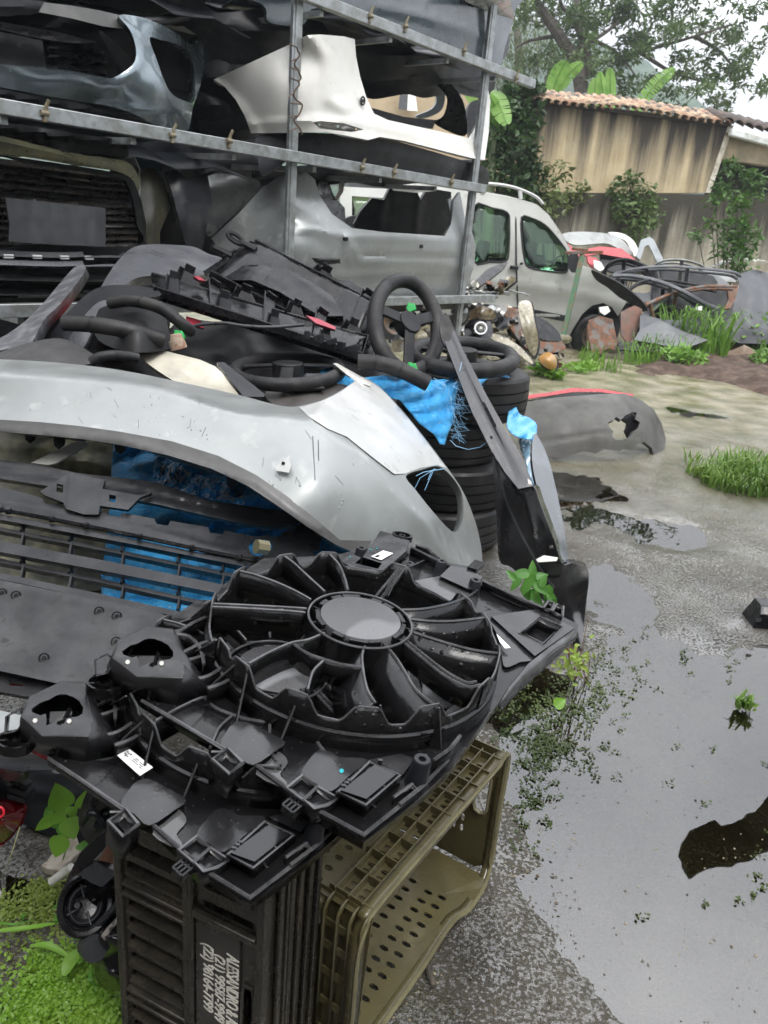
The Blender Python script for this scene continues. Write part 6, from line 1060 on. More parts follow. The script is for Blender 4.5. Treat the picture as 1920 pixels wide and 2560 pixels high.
for px in ([(1358, 1520), (1370, 1502), (1385, 1506), (1378, 1526)], [(1380, 1528), (1392, 1510), (1408, 1516), (1406, 1540)]): fr('loop', px, .0, .022, .003)
pad('label', [(1241, 1584), (1277, 1619), (1263, 1621), (1250, 1606)], .016, M('label_white', (.72, .72, .70), .4), lip=.0005, th=.0006)
pad('top_plate', [(905, 1395), (930, 1360), (951, 1327), (985, 1336), (1024, 1352), (1015, 1378), (985, 1404), (965, 1425), (900, 1432), (852, 1402), (880, 1385)], .028, sbl2, holes=[[(905, 1392), (955, 1408), (945, 1422), (888, 1408)]])
pad('label', [(928, 1391), (958, 1376), (983, 1383), (953, 1400)], .0305, bpy.data.materials['label_white'], lip=.0004, th=.0006)
b = B(); b.prism([S(x, y, .0318) for x, y in [(936, 1391), (944, 1387), (951, 1389), (943, 1393)]], SN*.0003); b.build('printed_code', blkd, US)
c_ = S(1006, 1338, .028); b = B(); b.rings([[c_+(E1*math.cos(a)*1.5+E2*math.sin(a))*r-SN*h for a in A] for r, h in ((.017, .012), (.017, -.002), (.013, -.002), (.013, .012))]); b.rings([[c_+(E1*math.cos(a)+E2*math.sin(a))*r-SN*h for a in A] for r, h in ((.008, .01), (.008, 0), (.004, 0), (.004, .01))]); b.build('top_eyelet', sblk, US)
pad('side_plate', [(1100, 1440), (1127, 1414), (1169, 1422), (1207, 1442), (1181, 1474), (1170, 1472)], .02, sbl2)
pad('slope_plate', [(1036, 1452), (1098, 1440), (1180, 1474), (1168, 1495), (1120, 1508)], .008, M('slope_wet', (.07, .07, .072), .2, rv=.06, c2=(.10, .10, .10), sc_=6))
web('rail', [(1028, 1368), (1093, 1400), (1125, 1414)], .02, 0, sm=False); web('rail', [(1040, 1362), (1070, 1372), (1098, 1396)], .018, 0, sm=False); web('rail', [(1207, 1452), (1290, 1490), (1360, 1520)], .02, 0, sm=False)
pad('rail_top', [(1200, 1462), (1215, 1455), (1300, 1490), (1352, 1520), (1330, 1526), (1290, 1512), (1240, 1490)], .004, sbl2, lip=.004)
# lettered mark dots
b = B(); b.tube([S(854, 1927, .013), S(854, 1927, .0145)], .003, 10)
for (x, y) in [(875, 1392), (927, 1374), (942, 1371)]: b.tube([S(x, y, .029), S(x, y, .030)], .0016, 6)
b.build('paint_dot', M('turquoise', (.02, .45, .5), .4), US)
# fold: lower copy
Tr = Vector(tuple(G(625, 2262, .632)-S(910, 2105, 0)))
LS = US.copy(); sc.collection.objects.link(LS); LS.location = US.location+Tr; LS['label'] = 'lower black plastic fan shroud with white code sticker, under the upper shroud on the crate'
for ch in list(US.children):
    if ch.name.split('.')[0] in ('paint_dot', 'label', 'printed_code', 'wire'): continue
    c = ch.copy(); sc.collection.objects.link(c); c.parent = LS
LK = .93; crn = np.array(S(910, 2105, 0)); l0 = np.array(US.location); tgt = crn+np.array(Tr); LS.scale = (LK, LK, LK); LS.location = tuple(tgt-LK*(crn-l0))
def LI(v): return l0+(np.array(v)-np.array(LS.location))/LK   # picture-traced stickers of the scaled copy
bpy.context.view_layer.update()
b = B(); q = [G(x, y, .672) for x, y in [(293, 1888), (322, 1871), (382, 1918), (350, 1939)]]; b.prism([np.array(LS.location)+(v-np.array(LS.location))/LK for v in q], (0, 0, -.001)); b.build('sticker', bpy.data.materials['label_white'], LS, smooth=False)
b = B(); e1, e2 = q[2]-q[1], q[0]-q[1]
for (u, v, w_, h) in [(.10, .3, .05, .12), (.10, .5, .05, .12), (.17, .35, .05, .1), (.17, .6, .05, .2), (.24, .3, .04, .15), (.24, .6, .04, .1), (.5, .3, .12, .05), (.5, .45, .2, .04), (.55, .6, .3, .04), (.72, .35, .2, .04), (.75, .5, .15, .04), (.8, .65, .12, .04)]:
    c_ = q[1]+e1*u+e2*v+np.array([0, 0, .0008]); c_ = np.array(LS.location)+(c_-np.array(LS.location))/LK; b.box(c_, e1*w_*.5, e2*h*.5, (0, 0, .0004))
b.build('sticker_print', M('print_grey', (.12, .12, .12), .6), LS, smooth=False)
# ---------------- crates ----------------
def plate2d(b_name, out, holes, fmap, mat, par, th=.003, res=.03, off=-1, smooth=False):
    V = []; E = []
    for h in [out]+list(holes):
        k = len(V); V += [tuple(q) for q in h]; E += [(k+i, k+(i+1) % len(h)) for i in range(len(h))]
    vv, ee, ff, *_ = delaunay_2d_cdt([Vector(q) for q in V], E, [], 0, 1e-5); vv = np.array([tuple(q) for q in vv]); ff = np.array([tuple(q) for q in ff]); cc = vv[ff].mean(1)
    m = inpoly(cc[:, 0], cc[:, 1], np.array(out))
    for h in holes:
        h = np.array(h); bb = (cc[:, 0] > h[:, 0].min()) & (cc[:, 0] < h[:, 0].max()) & (cc[:, 1] > h[:, 1].min()) & (cc[:, 1] < h[:, 1].max()); m &= ~(bb & inpoly(cc[:, 0], cc[:, 1], h))
    W = [fmap(a, c) for a, c in vv]; o = link(b_name, W, [tuple(q) for q in ff[m]], mat, par, smooth)
    solid(o, th, 0); return o
def slot(cx, cy, w_, h_, n=3, ang_=0):
    r = min(w_, h_)/2; pts = []
    if h_ >= w_: cs = [(0, h_/2-r, 0), (0, -(h_/2-r), math.pi)]
    else: cs = [(w_/2-r, 0, -math.pi/2), (-(w_/2-r), 0, math.pi/2)]
    for (x, y, a0) in cs:
        for k in range(n+1): a = a0+math.pi*k/n; pts.append((x+r*math.cos(a), y+r*math.sin(a)))
    c, s = math.cos(ang_), math.sin(ang_); return [(cx+x*c-y*s, cy+x*s+y*c) for x, y in pts]
OF = G(1213, 2205, .022); ou = nrm((np.array([.05, 1.0, 0])-np.array([.33, 1.45, 0]))); ow = np.array([ou[1], -ou[0], 0]);
if ow[0] > 0: ow = -ow
OL, OH, OD = .54, .355, .30
def OC(s, t, z): return OF+ou*s+ow*t+np.array([0, 0, z])
oc = thing('crate', 'olive plastic produce crate lying on its side with open mouth facing the puddle', 'crate', OC(.27, .15, 0))
# lower wall (lies on the ground)
hs2 = []
for t0 in (.055, .087, .132, .164):
    for k in range(14 if t0 < .1 else 12):
        s = .11+k*.030+(.006 if t0 in (.087, .164) else 0)
        hs2.append(slot(s, t0, .0105, .023, 2))
for k in range(5): hs2.append(slot(.07+k*.016, .215, .007, .06))
for k in range(8): hs2.append(slot(.30+k*.024, .235, .009, .055))
outl = [(0, .0), (.03, -.006), (.10, -.008), (.14, .012), (.19, .016), (.54, .016), (.54, .30), (0, .30)]
plate2d('side_wall', outl, hs2, lambda s, t: OC(s, t, .008+.10*max(0, .035-s)**1.2*3+.2*max(0, .03-t)*0), olv, oc, .004)
# top wall
hs2 = []
for t0 in (.036, .064): hs2 += [slot(.05+k*.0175, t0, .0085, .017) for k in range(27)]
for t0 in (.12, .15, .19, .22): hs2 += [slot(.05+k*.03, t0, .011, .018) for k in range(16)]
plate2d('side_wall', [(0.012, 0.004), (OL-.02, 0.004), (OL-.02, OD), (0.012, OD)], hs2, lambda s, t: OC(s, t, OH-.016), olv, oc, .003)
for t0 in (.0, .022, .05, .078):
    b = B(); b.beam(OC(.01, t0, OH-.008), OC(OL-.03, t0, OH-.008), .003, .02); b.build('rib', olv, oc, bev=.0008)
for k in range(10):
    s = .02+k*.054; b = B(); b.beam(OC(s, 0, OH-.008), OC(s, .09 if k % 2 else .078, OH-.008), .003, .02); b.build('rib', olv, oc, bev=.0008)
# far end wall with hand hole
plate2d('end_wall', [(0, .03), (.04, .0), (OD, 0), (OD, OH-.016), (0, OH-.016)], [slot(.046, .215, .032, .115, 4), slot(.085, .12, .008, .02), slot(.105, .12, .008, .02), slot(.085, .09, .008, .02), slot(.105, .09, .008, .02), slot(.2, .2, .02, .14, 3)], lambda t, z: OC(-.02+.02*0, t, z+.008), olv, oc, .004)
b = B(); b.tube([OC(-.014, t, z+.008) for t, z in slot(.046, .215, .034, .118, 4)], .0035, 6, closed=True); b.build('hand_hole_lip', M('olive_lip', (.20, .18, .11), .35), oc)
# back (the crate's own bottom)
plate2d('crate_bottom', [(0, 0), (OL, 0), (OL, OH-.016), (0, OH-.016)], [slot(.06+k*.045, z, .012, .09) for k in range(10) for z in (.1, .24)], lambda s, z: OC(s, OD, z+.008), olv, oc, .004)
# near end wall
plate2d('end_wall', [(0.0, .0), (OD, 0), (OD, OH-.016), (0.0, OH-.016)], [slot(.17+.0*k, .03+k*.018, .09, .009) for k in range(6)]+[slot(.15, .22, .11, .034, 4)], lambda t, z: OC(OL-.012-.02*math.exp(-((z-.34)/.04)**2), t, z+.008), olv, oc, .003)
for t0 in (.0, .024, .048, .075):
    b = B(); p = [OC(OL+.004, t0, .0)]+[OC(OL-.022+.026*math.cos(a), t0, OH-.024+.024*math.sin(a)) for a in np.linspace(0, 1.57, 7)]
    b.strip(p, [q-ou*.016-np.array([0, 0, .006*(i > 1)]) for i, q in enumerate(p)]); b.build('rib', olv, oc, th=.003)
for z in (.06, .13, .2, .26, .31):
    b = B(); b.beam(OC(OL-.004, 0, z), OC(OL-.004, .08, z), .016, .003, up=ou); b.build('rib', olv, oc)
b = B(); b.rings([[OC(OL-.02, .08+.07*k/1, OH-.05+.03*math.sin(a)) + ou*.02*math.cos(a) for a in np.linspace(-.2, 1.6, 6)] for k in range(3)], closed=False); b.build('corner_roll', olv, oc, th=.003)
# flared rim round the mouth
rim = cr([OC(-.018, 0, .05), OC(-.016, 0, .20), OC(-.02, 0, OH-.03), OC(.0, 0, OH+.0), OC(.06, 0, OH-.006), OC(.3, 0, OH), OC(.50, -.0, OH), OC(.525, -.0, OH-.02), OC(OL+.004, -.0, OH-.07), OC(OL+.004, 0, .15), OC(OL+.004, 0, .03), OC(OL-.02, 0, .008), OC(.3, .0, .006), OC(.19, .004, .008), OC(.14, .002, .01), OC(.10, -.010, .01), OC(.03, -.008, .008), OC(-.002, -.004, .02)], 5)
b = B(); b.tube(list(rim), .0042, 6, closed=True, flat=1.6); b.build('rim', M('olive_rim', (.17, .155, .085), .35, c2=(.12, .11, .06), sc_=9), oc)
b = B(); n_ = len(rim); b.rings([list(rim), [q+ow*.02 for q in rim]]); b.build('rim_flange', olv, oc, th=.003)
# dark crate standing on end
KA = G(297, 2045, .572); KB = G(668, 2216, .572); ku = nrm((KB-KA)*[1, 1, 0]); KW = float(np.linalg.norm((KB-KA)[:2])); kn = np.array([-ku[1], ku[0], 0])
if kn[1] < 0: kn = -kn
KH = .572
def KC(u, v, w_=0): return KA*[1, 1, 0]+ku*(u*KW)+kn*w_+np.array([0, 0, KH-v])
dc = thing('crate', 'dark brown-black plastic crate standing on end with white phone lettering', 'crate', KC(.5, KH, .08))
hs3 = []; gaps = [.035, .075, .150, .185, .222, .260, .298, .375, .412, .448, .486, .525]
for v in gaps:
    a, c, h_ = .05, .45, .0165; s_ = .0
    hs3.append([(a, v), (a+.02, v-.005), (c-.02, v-.005), (c, v), (c, v+h_-.004), (c-.02, v+h_), (a+.02, v+h_), (a, v+h_-.004)])
for v in (.035, .075): hs3.append([(.60, v), (.93, v), (.93, v+.018), (.60, v+.018)])
hs3.append(slot(.80, .30, .05, .16*1.0)[0:0] or [(.87, .215), (.885, .2), (.935, .2), (.95, .215), (.95, .36), (.935, .375), (.885, .375), (.87, .36)])
plate2d('side_wall', [(0, 0), (1, 0), (1, KH), (0, KH)], hs3, lambda u, v: KC(u, v), dkc, dc, .004)
for u0, w_ in ((.0, .014), (.492, .012), (.525, .010), (.985, .014)):
    b = B(); b.beam(KC(u0, .0, -.004), KC(u0, KH, -.004), w_, .012, up=kn); b.build('upright_rib', dkc, dc, bev=.003)
for v in (.112, .132, .335, .355):
    b = B(); b.beam(KC(.03, v, -.005), KC(.49, v, -.005), .007, .012, up=kn); b.build('cross_band', dkc, dc, bev=.002)
for v in gaps:
    b = B(); b.prism([KC(.05, v+.016, -.006), KC(.46, v+.016, -.006), KC(.46, v+.017, .022), KC(.05, v+.017, .022)], (0, 0, -.003)); b.beam(KC(.05, v+.018, -.005), KC(.46, v+.018, -.005), .004, .004); b.build('louvre', dkc, dc)
b = B(); b.prism([KC(.555, .105, -.007), KC(.555, .57, -.007), KC(.855, .57, -.007), KC(.855, .105, -.007)], kn*.006); b.build('text_panel', M('text_panel', (.022, .022, .021), .32, c2=(.04, .037, .032), sc_=12, rv=.12, bump=.0004, bs=80), dc, bev=.002, smooth=False)
b = B(); b.beam(KC(.545, .098, -.009), KC(.965, .098, -.009), .012, .012, up=kn); b.build('cross_band', dkc, dc, bev=.003)
b = B(); b.tube([KC(u, v, -.004) for u, v in [(.87, .215), (.885, .2), (.935, .2), (.95, .215), (.95, .36), (.935, .375), (.885, .375), (.87, .36)]], .003, 6, closed=True); b.build('handle_lip', dkc, dc)
for (u0, v0, u1, v1) in ((0, 0, 0, KH), (1, 0, 1, KH)):
    b = B(); b.prism([KC(u0, v0), KC(u1, v1), KC(u1, v1, .155), KC(u0, v0, .155)], ku*(.004 if u0 == 0 else -.004)); b.build('end_wall', dkc, dc, smooth=False)
b = B(); b.prism([KC(0, 0, .155), KC(1, 0, .155), KC(1, KH, .155), KC(0, KH, .155)], kn*.004); b.build('back_wall', dkc, dc, smooth=False)
for w_ in (.03, .06, .085, .115, .142):
    b = B(); b.beam(KC(1, 0, w_)+ku*.006, KC(1, KH, w_)+ku*.006, .007, .012, up=kn); b.build('upright_rib', dkc, dc, bev=.002)
b = B()
for k in range(5): b.beam(KC(.03+.24*k, .02, .04), KC(.03+.24*k, KH-.02, .04), .03, .006, up=kn)
for k in range(8): b.beam(KC(.02, .03+.07*k, .06), KC(.98, .03+.07*k, .06), .018, .006)
b.build('inner_bars', dkc, dc)
# lettering
lt = M('white_print', (.62, .60, .54), .55, c2=(.40, .38, .33), sc_=60, mix=(.5, .7))
def text(s, at, right, upv, size, sx, mat, par, name='lettering'):
    cu = bpy.data.curves.new('t', 'FONT'); cu.body = s; cu.size = size; cu.extrude = .0004; cu.offset = size*.012; cu.space_character = .95
    o = bpy.data.objects.new('t', cu); sc.collection.objects.link(o); bpy.context.view_layer.update()
    me = bpy.data.meshes.new_from_object(o.evaluated_get(bpy.context.evaluated_depsgraph_get())); bpy.data.objects.remove(o)
    n = nrm(np.cross(right, upv)); V = [np.array(at)+np.array(right)*v.co.x*sx+np.array(upv)*v.co.y+n*v.co.z for v in me.vertices]
    return link(name, V, [tuple(p.vertices) for p in me.polygons], mat, par, smooth=False)
dn = np.array([0, 0, -1.])
for s, u0, v0, sz, sx in (('ALESSANDRO & ADRIANO', .775, .148, .030, .60), ('(21) 99587-9949', .695, .160, .0255, .84), ('(22) 98164-7799', .615, .150, .0255, .84)):
    text(s, KC(u0, v0, -.0080), dn, ku, sz, sx, lt, dc)
# ---------------- van ----------------
vd = nrm([.975, .22, 0]); vn_ = np.array([vd[1], -vd[0], 0]); VO = G(1460, 878)+vn_*.05
def VP(x, y, o=0): return PL(x, y, VO-vn_*o, vn_)   # o: metres behind the near side
def Vd(f):
    def g(x, y):
        v = FW[None]+RT[None]*((np.asarray(x, float)-960)/F)[:, None]+UP[None]*((1280-np.asarray(y, float))/F)[:, None]
        o = f(x, y); return (np.dot(VO-C0, vn_)-o)/(v@vn_)
    return g
van = thing('van', 'old silver-grey van with the green reflection tinted into its windows, missing its front end, behind the rack', 'van', VP(1250, 880, .8)*[1, 1, 0])
vp = M('van_paint', (.33, .335, .31), .42, m=.2, coat=.25, c2=(.25, .25, .225), sc_=1.6, mix=(.4, .7), c3=(.16, .15, .12), mix3=(.64, .8), sc3=5)
side = [(850, 450), (1000, 452), (1187, 481), (1284, 498), (1343, 514), (1370, 538), (1400, 581), (1425, 622), (1436, 660), (1478, 674), (1530, 700), (1580, 735), (1560, 765), (1545, 790), (1530, 768), (1508, 757), (1480, 764), (1456, 785), (1434, 820), (1418, 850), (1400, 846), (1250, 812), (1000, 790), (850, 775)]
w1 = cr([(1183, 517), (1230, 520), (1268, 531), (1274, 560), (1272, 630), (1264, 653), (1225, 655), (1183, 650)], 3); w2 = cr([(1304, 543), (1330, 546), (1362, 562), (1392, 594), (1418, 632), (1420, 668), (1412, 681), (1370, 678), (1322, 668), (1311, 645), (1305, 600)], 3); w0 = [(880, 490), (1100, 505), (1150, 512), (1150, 640), (880, 600)]
fo = lambda x, y: .30*np.clip((690-np.asarray(y, float)-(np.asarray(x, float)-1300)*-.09)/210, 0, 1)**1.3
for off, nm in ((0, 'body_side'), (1.5, 'far_side')):
    panel(nm, side, Vd(lambda x, y: (fo(x, y) if off == 0 else -fo(x, y))+off), vp, van, holes=[w0, w1, w2], res=13, th=.02, lip=.05, feat=[([(1000, 690), (1297, 712), (1455, 734), (1560, 765)], .03, 9), ([(1190, 770), (1334, 782), (1416, 796)], .03, 7)] if off == 0 else ())
gm = glass('van_glass', (.8, .9, .85), 1.5, (.50, .66, .55))  # green tint paints the windows' green reflection into the glass
for h, nm in ((w0, 0), (w1, 1), (w2, 2)): panel('window', h, Vd(lambda x, y: fo(x, y)+.03), gm, van, res=20, th=.006)
for h in (w1, w2):
    b = B(); hh2 = np.array(h); dd = Vd(lambda x, y: fo(x, y)-.004)(hh2[:, 0], hh2[:, 1]); b.tube([P(a, c, d) for (a, c), d in zip(hh2, dd)], .012, 5, closed=True); b.build('window_seal', rub, van)
rl = [(850, 450), (1000, 452), (1187, 481), (1284, 498), (1343, 514), (1370, 538), (1400, 581), (1425, 622), (1436, 660), (1478, 674), (1530, 700), (1580, 735)]
b = B(); E0 = []; E3 = []
for (x, y) in rl:
    d = Vd(fo)(np.array([x]), np.array([y]))[0]; p = P(x, y, d); E0.append(p); E3.append(p-vn_*(1.5-2*fo(np.array([x]), np.array([y]))[0]))
k = 9; b.rings([[a+(c-a)*u+np.array([0, 0, .05*math.sin(math.pi*u)]) for a, c in zip(E0[:k-1], E3[:k-1])] for u in np.linspace(0, 1, 7)], closed=False); b.build('roof', vp, van, th=.02)
b = B(); b.rings([[a+(c-a)*u for a, c in zip(E0[8:], E3[8:])] for u in np.linspace(0, 1, 5)], closed=False); b.build('hood', vp, van, th=.02)
for o_ in (.28, 1.2):
    b = B(); b.tube(cr([VP(1185, 466, o_), VP(1201, 458, o_), VP(1260, 463, o_), VP(1302, 474, o_), VP(1340, 492, o_), VP(1357, 510, o_)], 4, False), .028, 7, flat=.7)
    for x, y in [(1205, 468), (1300, 482)]: b.beam(VP(x, y-6, o_), VP(x+2, y+16, o_), .05, .04)
    b.build('roof_rail', M('rail_silver', (.5, .5, .5), .4) if o_ < 1 else bpy.data.materials['rail_silver'], van)
b = B(); b.beam(VP(1334, 781, -.012), VP(1418, 797, -.012), .02, .085); b.build('side_moulding', dgr, van, bev=.008)
b = B(); b.beam(VP(1190, 765, -.012), VP(1322, 779, -.012), .02, .085); b.build('side_moulding', dgr, van, bev=.008)
b = B(); b.tube([VP(1287, 503, .3), VP(1290, 560, .15), VP(1291, 660, 0), VP(1293, 720, -.02), VP(1296, 800, -.0)], .010, 5); b.build('door_seam', blkd, van)
b = B(); b.beam(VP(1275, 668, -.03), VP(1296, 671, -.03), .03, .05); b.build('door_handle', blkd, van, bev=.01)
b = B(); b.tube([VP(1304, 656, -.02), VP(1304, 662, -.02)], .02, 8); b.build('lock', dgr, van)
pan('mirror', '', '', [(1424, 636), (1440, 632), (1448, 650), (1444, 676), (1428, 680), (1420, 660)], [(1424, 640, 10.3), (1444, 670, 10.25), (1428, 680, 10.3)], blkd, par=van, res=6, lip=.08, th=.01)
b = B(); b.box(VP(1300, 740, .75), vd*1.9, vn_*.7, (0, 0, .05)); b.build('floor_pan', blkd, van)
for x in (1215, 1330):
    b = B(); q = VP(x, 700, .5); b.box(q, vd*.09, vn_*.22, (0, 0, .35)); b.box(q-vd*.1+np.array([0, 0, .2]), vd*.05, vn_*.2, (0, 0, .32)); b.build('seat', dgr, van, bev=.05)
b = B(); q = VP(1388, 668, .45); b.tube([q+vn_*.17*math.cos(a)+np.array([.06*math.sin(a), 0, .16*math.sin(a)]) for a in np.linspace(0, 6.28, 25)[:-1]], .012, 6, closed=True); b.build('steering_wheel', blkd, van)
def wheel(par, q, ax, R0=.30, W0=.19):
    ax = nrm(ax); e1 = nrm(np.cross(ax, (0, 0, 1))); e2 = np.array([0, 0, 1.]); A = np.linspace(0, 2*math.pi, 33)[:-1]; b = B()
    b.rings([[q+(e1*math.cos(a)+e2*math.sin(a))*r+ax*h for a in A] for r, h in ((R0*.62, W0*.5), (R0*.9, W0*.5), (R0, W0*.35), (R0, -W0*.35), (R0*.9, -W0*.5), (R0*.62, -W0*.5), (R0*.6, 0))]); t = b.build('tyre', rub, par)
    b = B(); b.rings([[q+(e1*math.cos(a)+e2*math.sin(a))*r+ax*h for a in A] for r, h in ((R0*.62, W0*.5), (R0*.58, W0*.4), (R0*.3, W0*.15), (R0*.22, W0*.3), (R0*.05, W0*.3))]); b.build('rim', M('steel_rim', (.10, .095, .085), .6, c2=(.16, .08, .04), sc_=20) if 'steel_rim' not in bpy.data.materials else bpy.data.materials['steel_rim'], par, th=.004)
wheel(van, VP(1478, 838, .12), vn_*1.0); wheel(van, VP(990, 800, .12), vn_*1.0)
pan('wheel_housing', '', '', [(1440, 800), (1480, 762), (1515, 756), (1545, 775), (1548, 830), (1520, 860), (1470, 850)], [(1440, 800, 10.9), (1515, 756, 10.9), (1520, 860, 10.9), (1490, 800, 11.1)], blkd, par=van, res=9, lip=.06)
rp = thing('scrap_hub', 'rusty wheel hub and inner wing plates hanging at the stripped front of the van', 'scrap metal', G(1510, 880))
for o_, ds, mt in (([(1472, 800), (1500, 790), (1532, 798), (1540, 840), (1548, 880), (1520, 870), (1500, 885), (1480, 880), (1470, 840)], 10.45, rst), ([(1470, 810), (1486, 800), (1490, 850), (1480, 878), (1468, 850)], 10.4, rst), ([(1498, 768), (1520, 765), (1526, 778), (1512, 788), (1500, 780)], 10.6, wht), ([(1552, 780), (1575, 768), (1600, 760), (1606, 775), (1590, 840), (1570, 860), (1552, 835)], 10.7, M('rust_pink', (.17, .08, .055), .7, c2=(.10, .075, .06), sc_=8))):
    pan('plate', '', '', o_, [(o_[0][0], o_[0][1], ds), (o_[2][0], o_[2][1], ds+.1), (o_[4][0], o_[4][1], ds-.05)], mt, par=rp, sm=0, res=7, lip=.04, th=.008, feat=[([(o_[0][0]+10, o_[0][1]+10), (o_[4][0]-10, o_[4][1]-15)], .05, 7)])
gp = thing('steel_post', 'thin green rusted steel post with flat T top leaning in front of the van', 'post', G(1404, 862)); b = B(); b.beam(P(1403, 862, 9.6), P(1457, 634, 9.6), .06, .05); b.build('shaft', M('green_rusty', (.05, .12, .06), .6, c2=(.15, .09, .05), sc_=12, mix=(.5, .6)), gp, bev=.006)
b = B(); b.beam(P(1415, 632, 9.55), P(1505, 630, 9.65), .07, .035); b.beam(P(1430, 622, 9.6), P(1470, 626, 9.6), .05, .03); b.build('top_bar', rst, gp, bev=.004)
# black wing flap of the van
pan('fender', 'crumpled black wing skin folded over the van front wheel', 'fender', [(1478, 676), (1500, 684), (1545, 706), (1585, 735), (1612, 762), (1618, 778), (1600, 770), (1575, 757), (1550, 745), (1520, 720), (1490, 700)], [(1478, 676, 10.2), (1545, 706, 10.15), (1618, 770, 10.3), (1550, 745, 10.3)], blkd, res=7, lip=.06, th=.01)
# ---------------- scrap doors and panels on the right ----------------
def scrap(name, lab, cat, out, d0, d1, mt, holes=(), sm=0, feat=(), lip=.06, grp=None, ctl=None, res=9): xs = [q[0] for q in out]; xa, xb = min(xs), max(xs); ym = sum(q[1] for q in out)/len(out); return pan(name, lab, cat, out, ctl or [(xa, ym, d0), (xb, ym, d1), ((xa+xb)/2, ym-40, (d0+d1)/2+.15), ((xa+xb)/2, ym+40, (d0+d1)/2-.15)], mt, holes=holes, sm=sm, res=res, lip=lip, th=.012, feat=feat, grp=grp)
greyd = M('scrap_dark_grey', (.060, .064, .072), .5, c2=(.10, .105, .11), sc_=3, rv=.15); sgrey = M('scrap_silver', (.27, .28, .27), .45, m=.3, c2=(.18, .18, .17), sc_=3, bump=.003, bs=30)
scrap('car_panel', 'pale grey dented bonnet on top of the scrap heap right of the van', 'car bonnet', [(1405, 586), (1453, 579), (1526, 585), (1556, 600), (1584, 634), (1570, 636), (1540, 618), (1510, 608), (1435, 612)], 12, 12.3, sgrey, sm=1, feat=[([(1410, 600), (1520, 600), (1575, 630)], .06, 8)])
scrap('car_panel', 'bright red car panel under the grey bonnet on the scrap heap', 'car panel', [(1420, 608), (1440, 628), (1499, 616), (1554, 621), (1578, 640), (1590, 650), (1560, 645), (1499, 634), (1446, 642), (1425, 640)], 11.8, 12, M('red_paint', (.42, .02, .03), .35, coat=.4, c2=(.30, .02, .025), sc_=6), sm=0)
scrap('car_panel', 'small red wing piece with broken lamp on the scrap heap', 'car panel', [(1468, 640), (1490, 645), (1500, 655), (1496, 670), (1482, 668), (1470, 655)], 11.5, 11.6, bpy.data.materials['red_paint'])
scrap('lamp', 'broken clear car lamp beside the small red wing piece', 'lamp', [(1484, 650), (1502, 655), (1512, 672), (1500, 678), (1486, 668)], 11.4, 11.4, wht)
scrap('car_panel', 'white curved car panel arching behind the red one', 'car panel', [(1520, 581), (1554, 583), (1584, 602), (1598, 632), (1594, 642), (1582, 636), (1568, 606), (1545, 592)], 12.4, 12.6, wht, sm=1)
scrap('window_hoop', 'grey upside-down V window frame sticking up from the scrap heap', 'door frame', [(1590, 640), (1602, 600), (1622, 592), (1634, 598), (1668, 668), (1650, 670), (1622, 612), (1612, 616), (1600, 650)], 12, 12.1, M('frame_grey', (.22, .24, .25), .45, c2=(.15, .16, .16), sc_=4), feat=[([(1596, 640), (1610, 602), (1626, 600), (1655, 665)], .05, 4)])
scrap('car_panel', 'black lining between the red panel and the door hoops', 'car panel', [(1499, 634), (1560, 648), (1600, 655), (1640, 672), (1560, 690), (1500, 670)], 11.9, 12, blkd, feat=[([(1500, 650), (1620, 668)], .08, 6)])
def hoop(lab, pts, r, mt, d, seed=0):
    t_ = thing('window_hoop', lab, 'door frame', P(pts[0][0], pts[0][1], d)); b = B(); p = cr([P(x, y, d+.15*math.sin(i*1.3+seed)) for i, (x, y) in enumerate(pts)], 5, False); b.tube(p, r, 8, flat=.6); b.tube([q+np.array([0, .1, -.05]) for q in p], r*.6, 6); b.build('hoop', mt, t_)
    b = B(); m_ = len(p)//2; b.beam(p[m_], p[m_]+np.array([.1, .2, -.35]), .05, .03); b.beam(p[2], p[2]+np.array([.15, .1, -.3]), .05, .03); b.build('stay', mt, t_)
hoop('long pale grey door hoop spanning the top of the scrap doors', [(1526, 691), (1572, 674), (1664, 666), (1755, 672), (1830, 680), (1850, 690)], .035, greyd, 11.2)
hoop('dark blue-grey curved windscreen pillar across the scrap doors', [(1530, 690), (1575, 690), (1640, 702), (1700, 725), (1757, 757), (1790, 770)], .05, greyd, 10.9, 1)
hoop('narrow grey hoop behind the V frame', [(1630, 668), (1660, 652), (1705, 650), (1745, 660), (1765, 672)], .03, sgrey, 11.6, 2)
hoop('black hoop near the small red wing piece', [(1505, 690), (1525, 660), (1560, 650), (1600, 662), (1620, 680)], .035, blkd, 11.3, 3)
hoop('thin black hoop lower among the scrap doors', [(1560, 740), (1600, 705), (1660, 700), (1740, 712), (1800, 722)], .03, blkd, 10.9, 4)
hoop('reddish brown door pillar hoop in the scrap doors', [(1613, 762), (1650, 745), (1690, 730), (1760, 716), (1842, 716)], .03, rst, 10.7, 5)
scrap('car_panel', 'reddish brown door pillar standing at right of the scrap doors', 'door pillar', [(1818, 718), (1846, 712), (1840, 745), (1826, 770), (1812, 772), (1822, 745)], 10.7, 10.8, rst)
scrap('scrap_bodywork', 'open grey door shell with black trim in the scrap doors', 'car door', [(1600, 790), (1650, 740), (1700, 722), (1760, 755), (1775, 790), (1760, 850), (1712, 878), (1600, 858)], 10.6, 10.9, greyd, holes=[[(1622, 790), (1662, 752), (1700, 738), (1738, 762), (1735, 790), (1700, 800), (1660, 800)], [(1612, 832), (1640, 834), (1640, 846), (1612, 844)]], feat=[([(1650, 805), (1712, 850)], .03, 5), ([(1742, 760), (1748, 850)], .04, 6)])
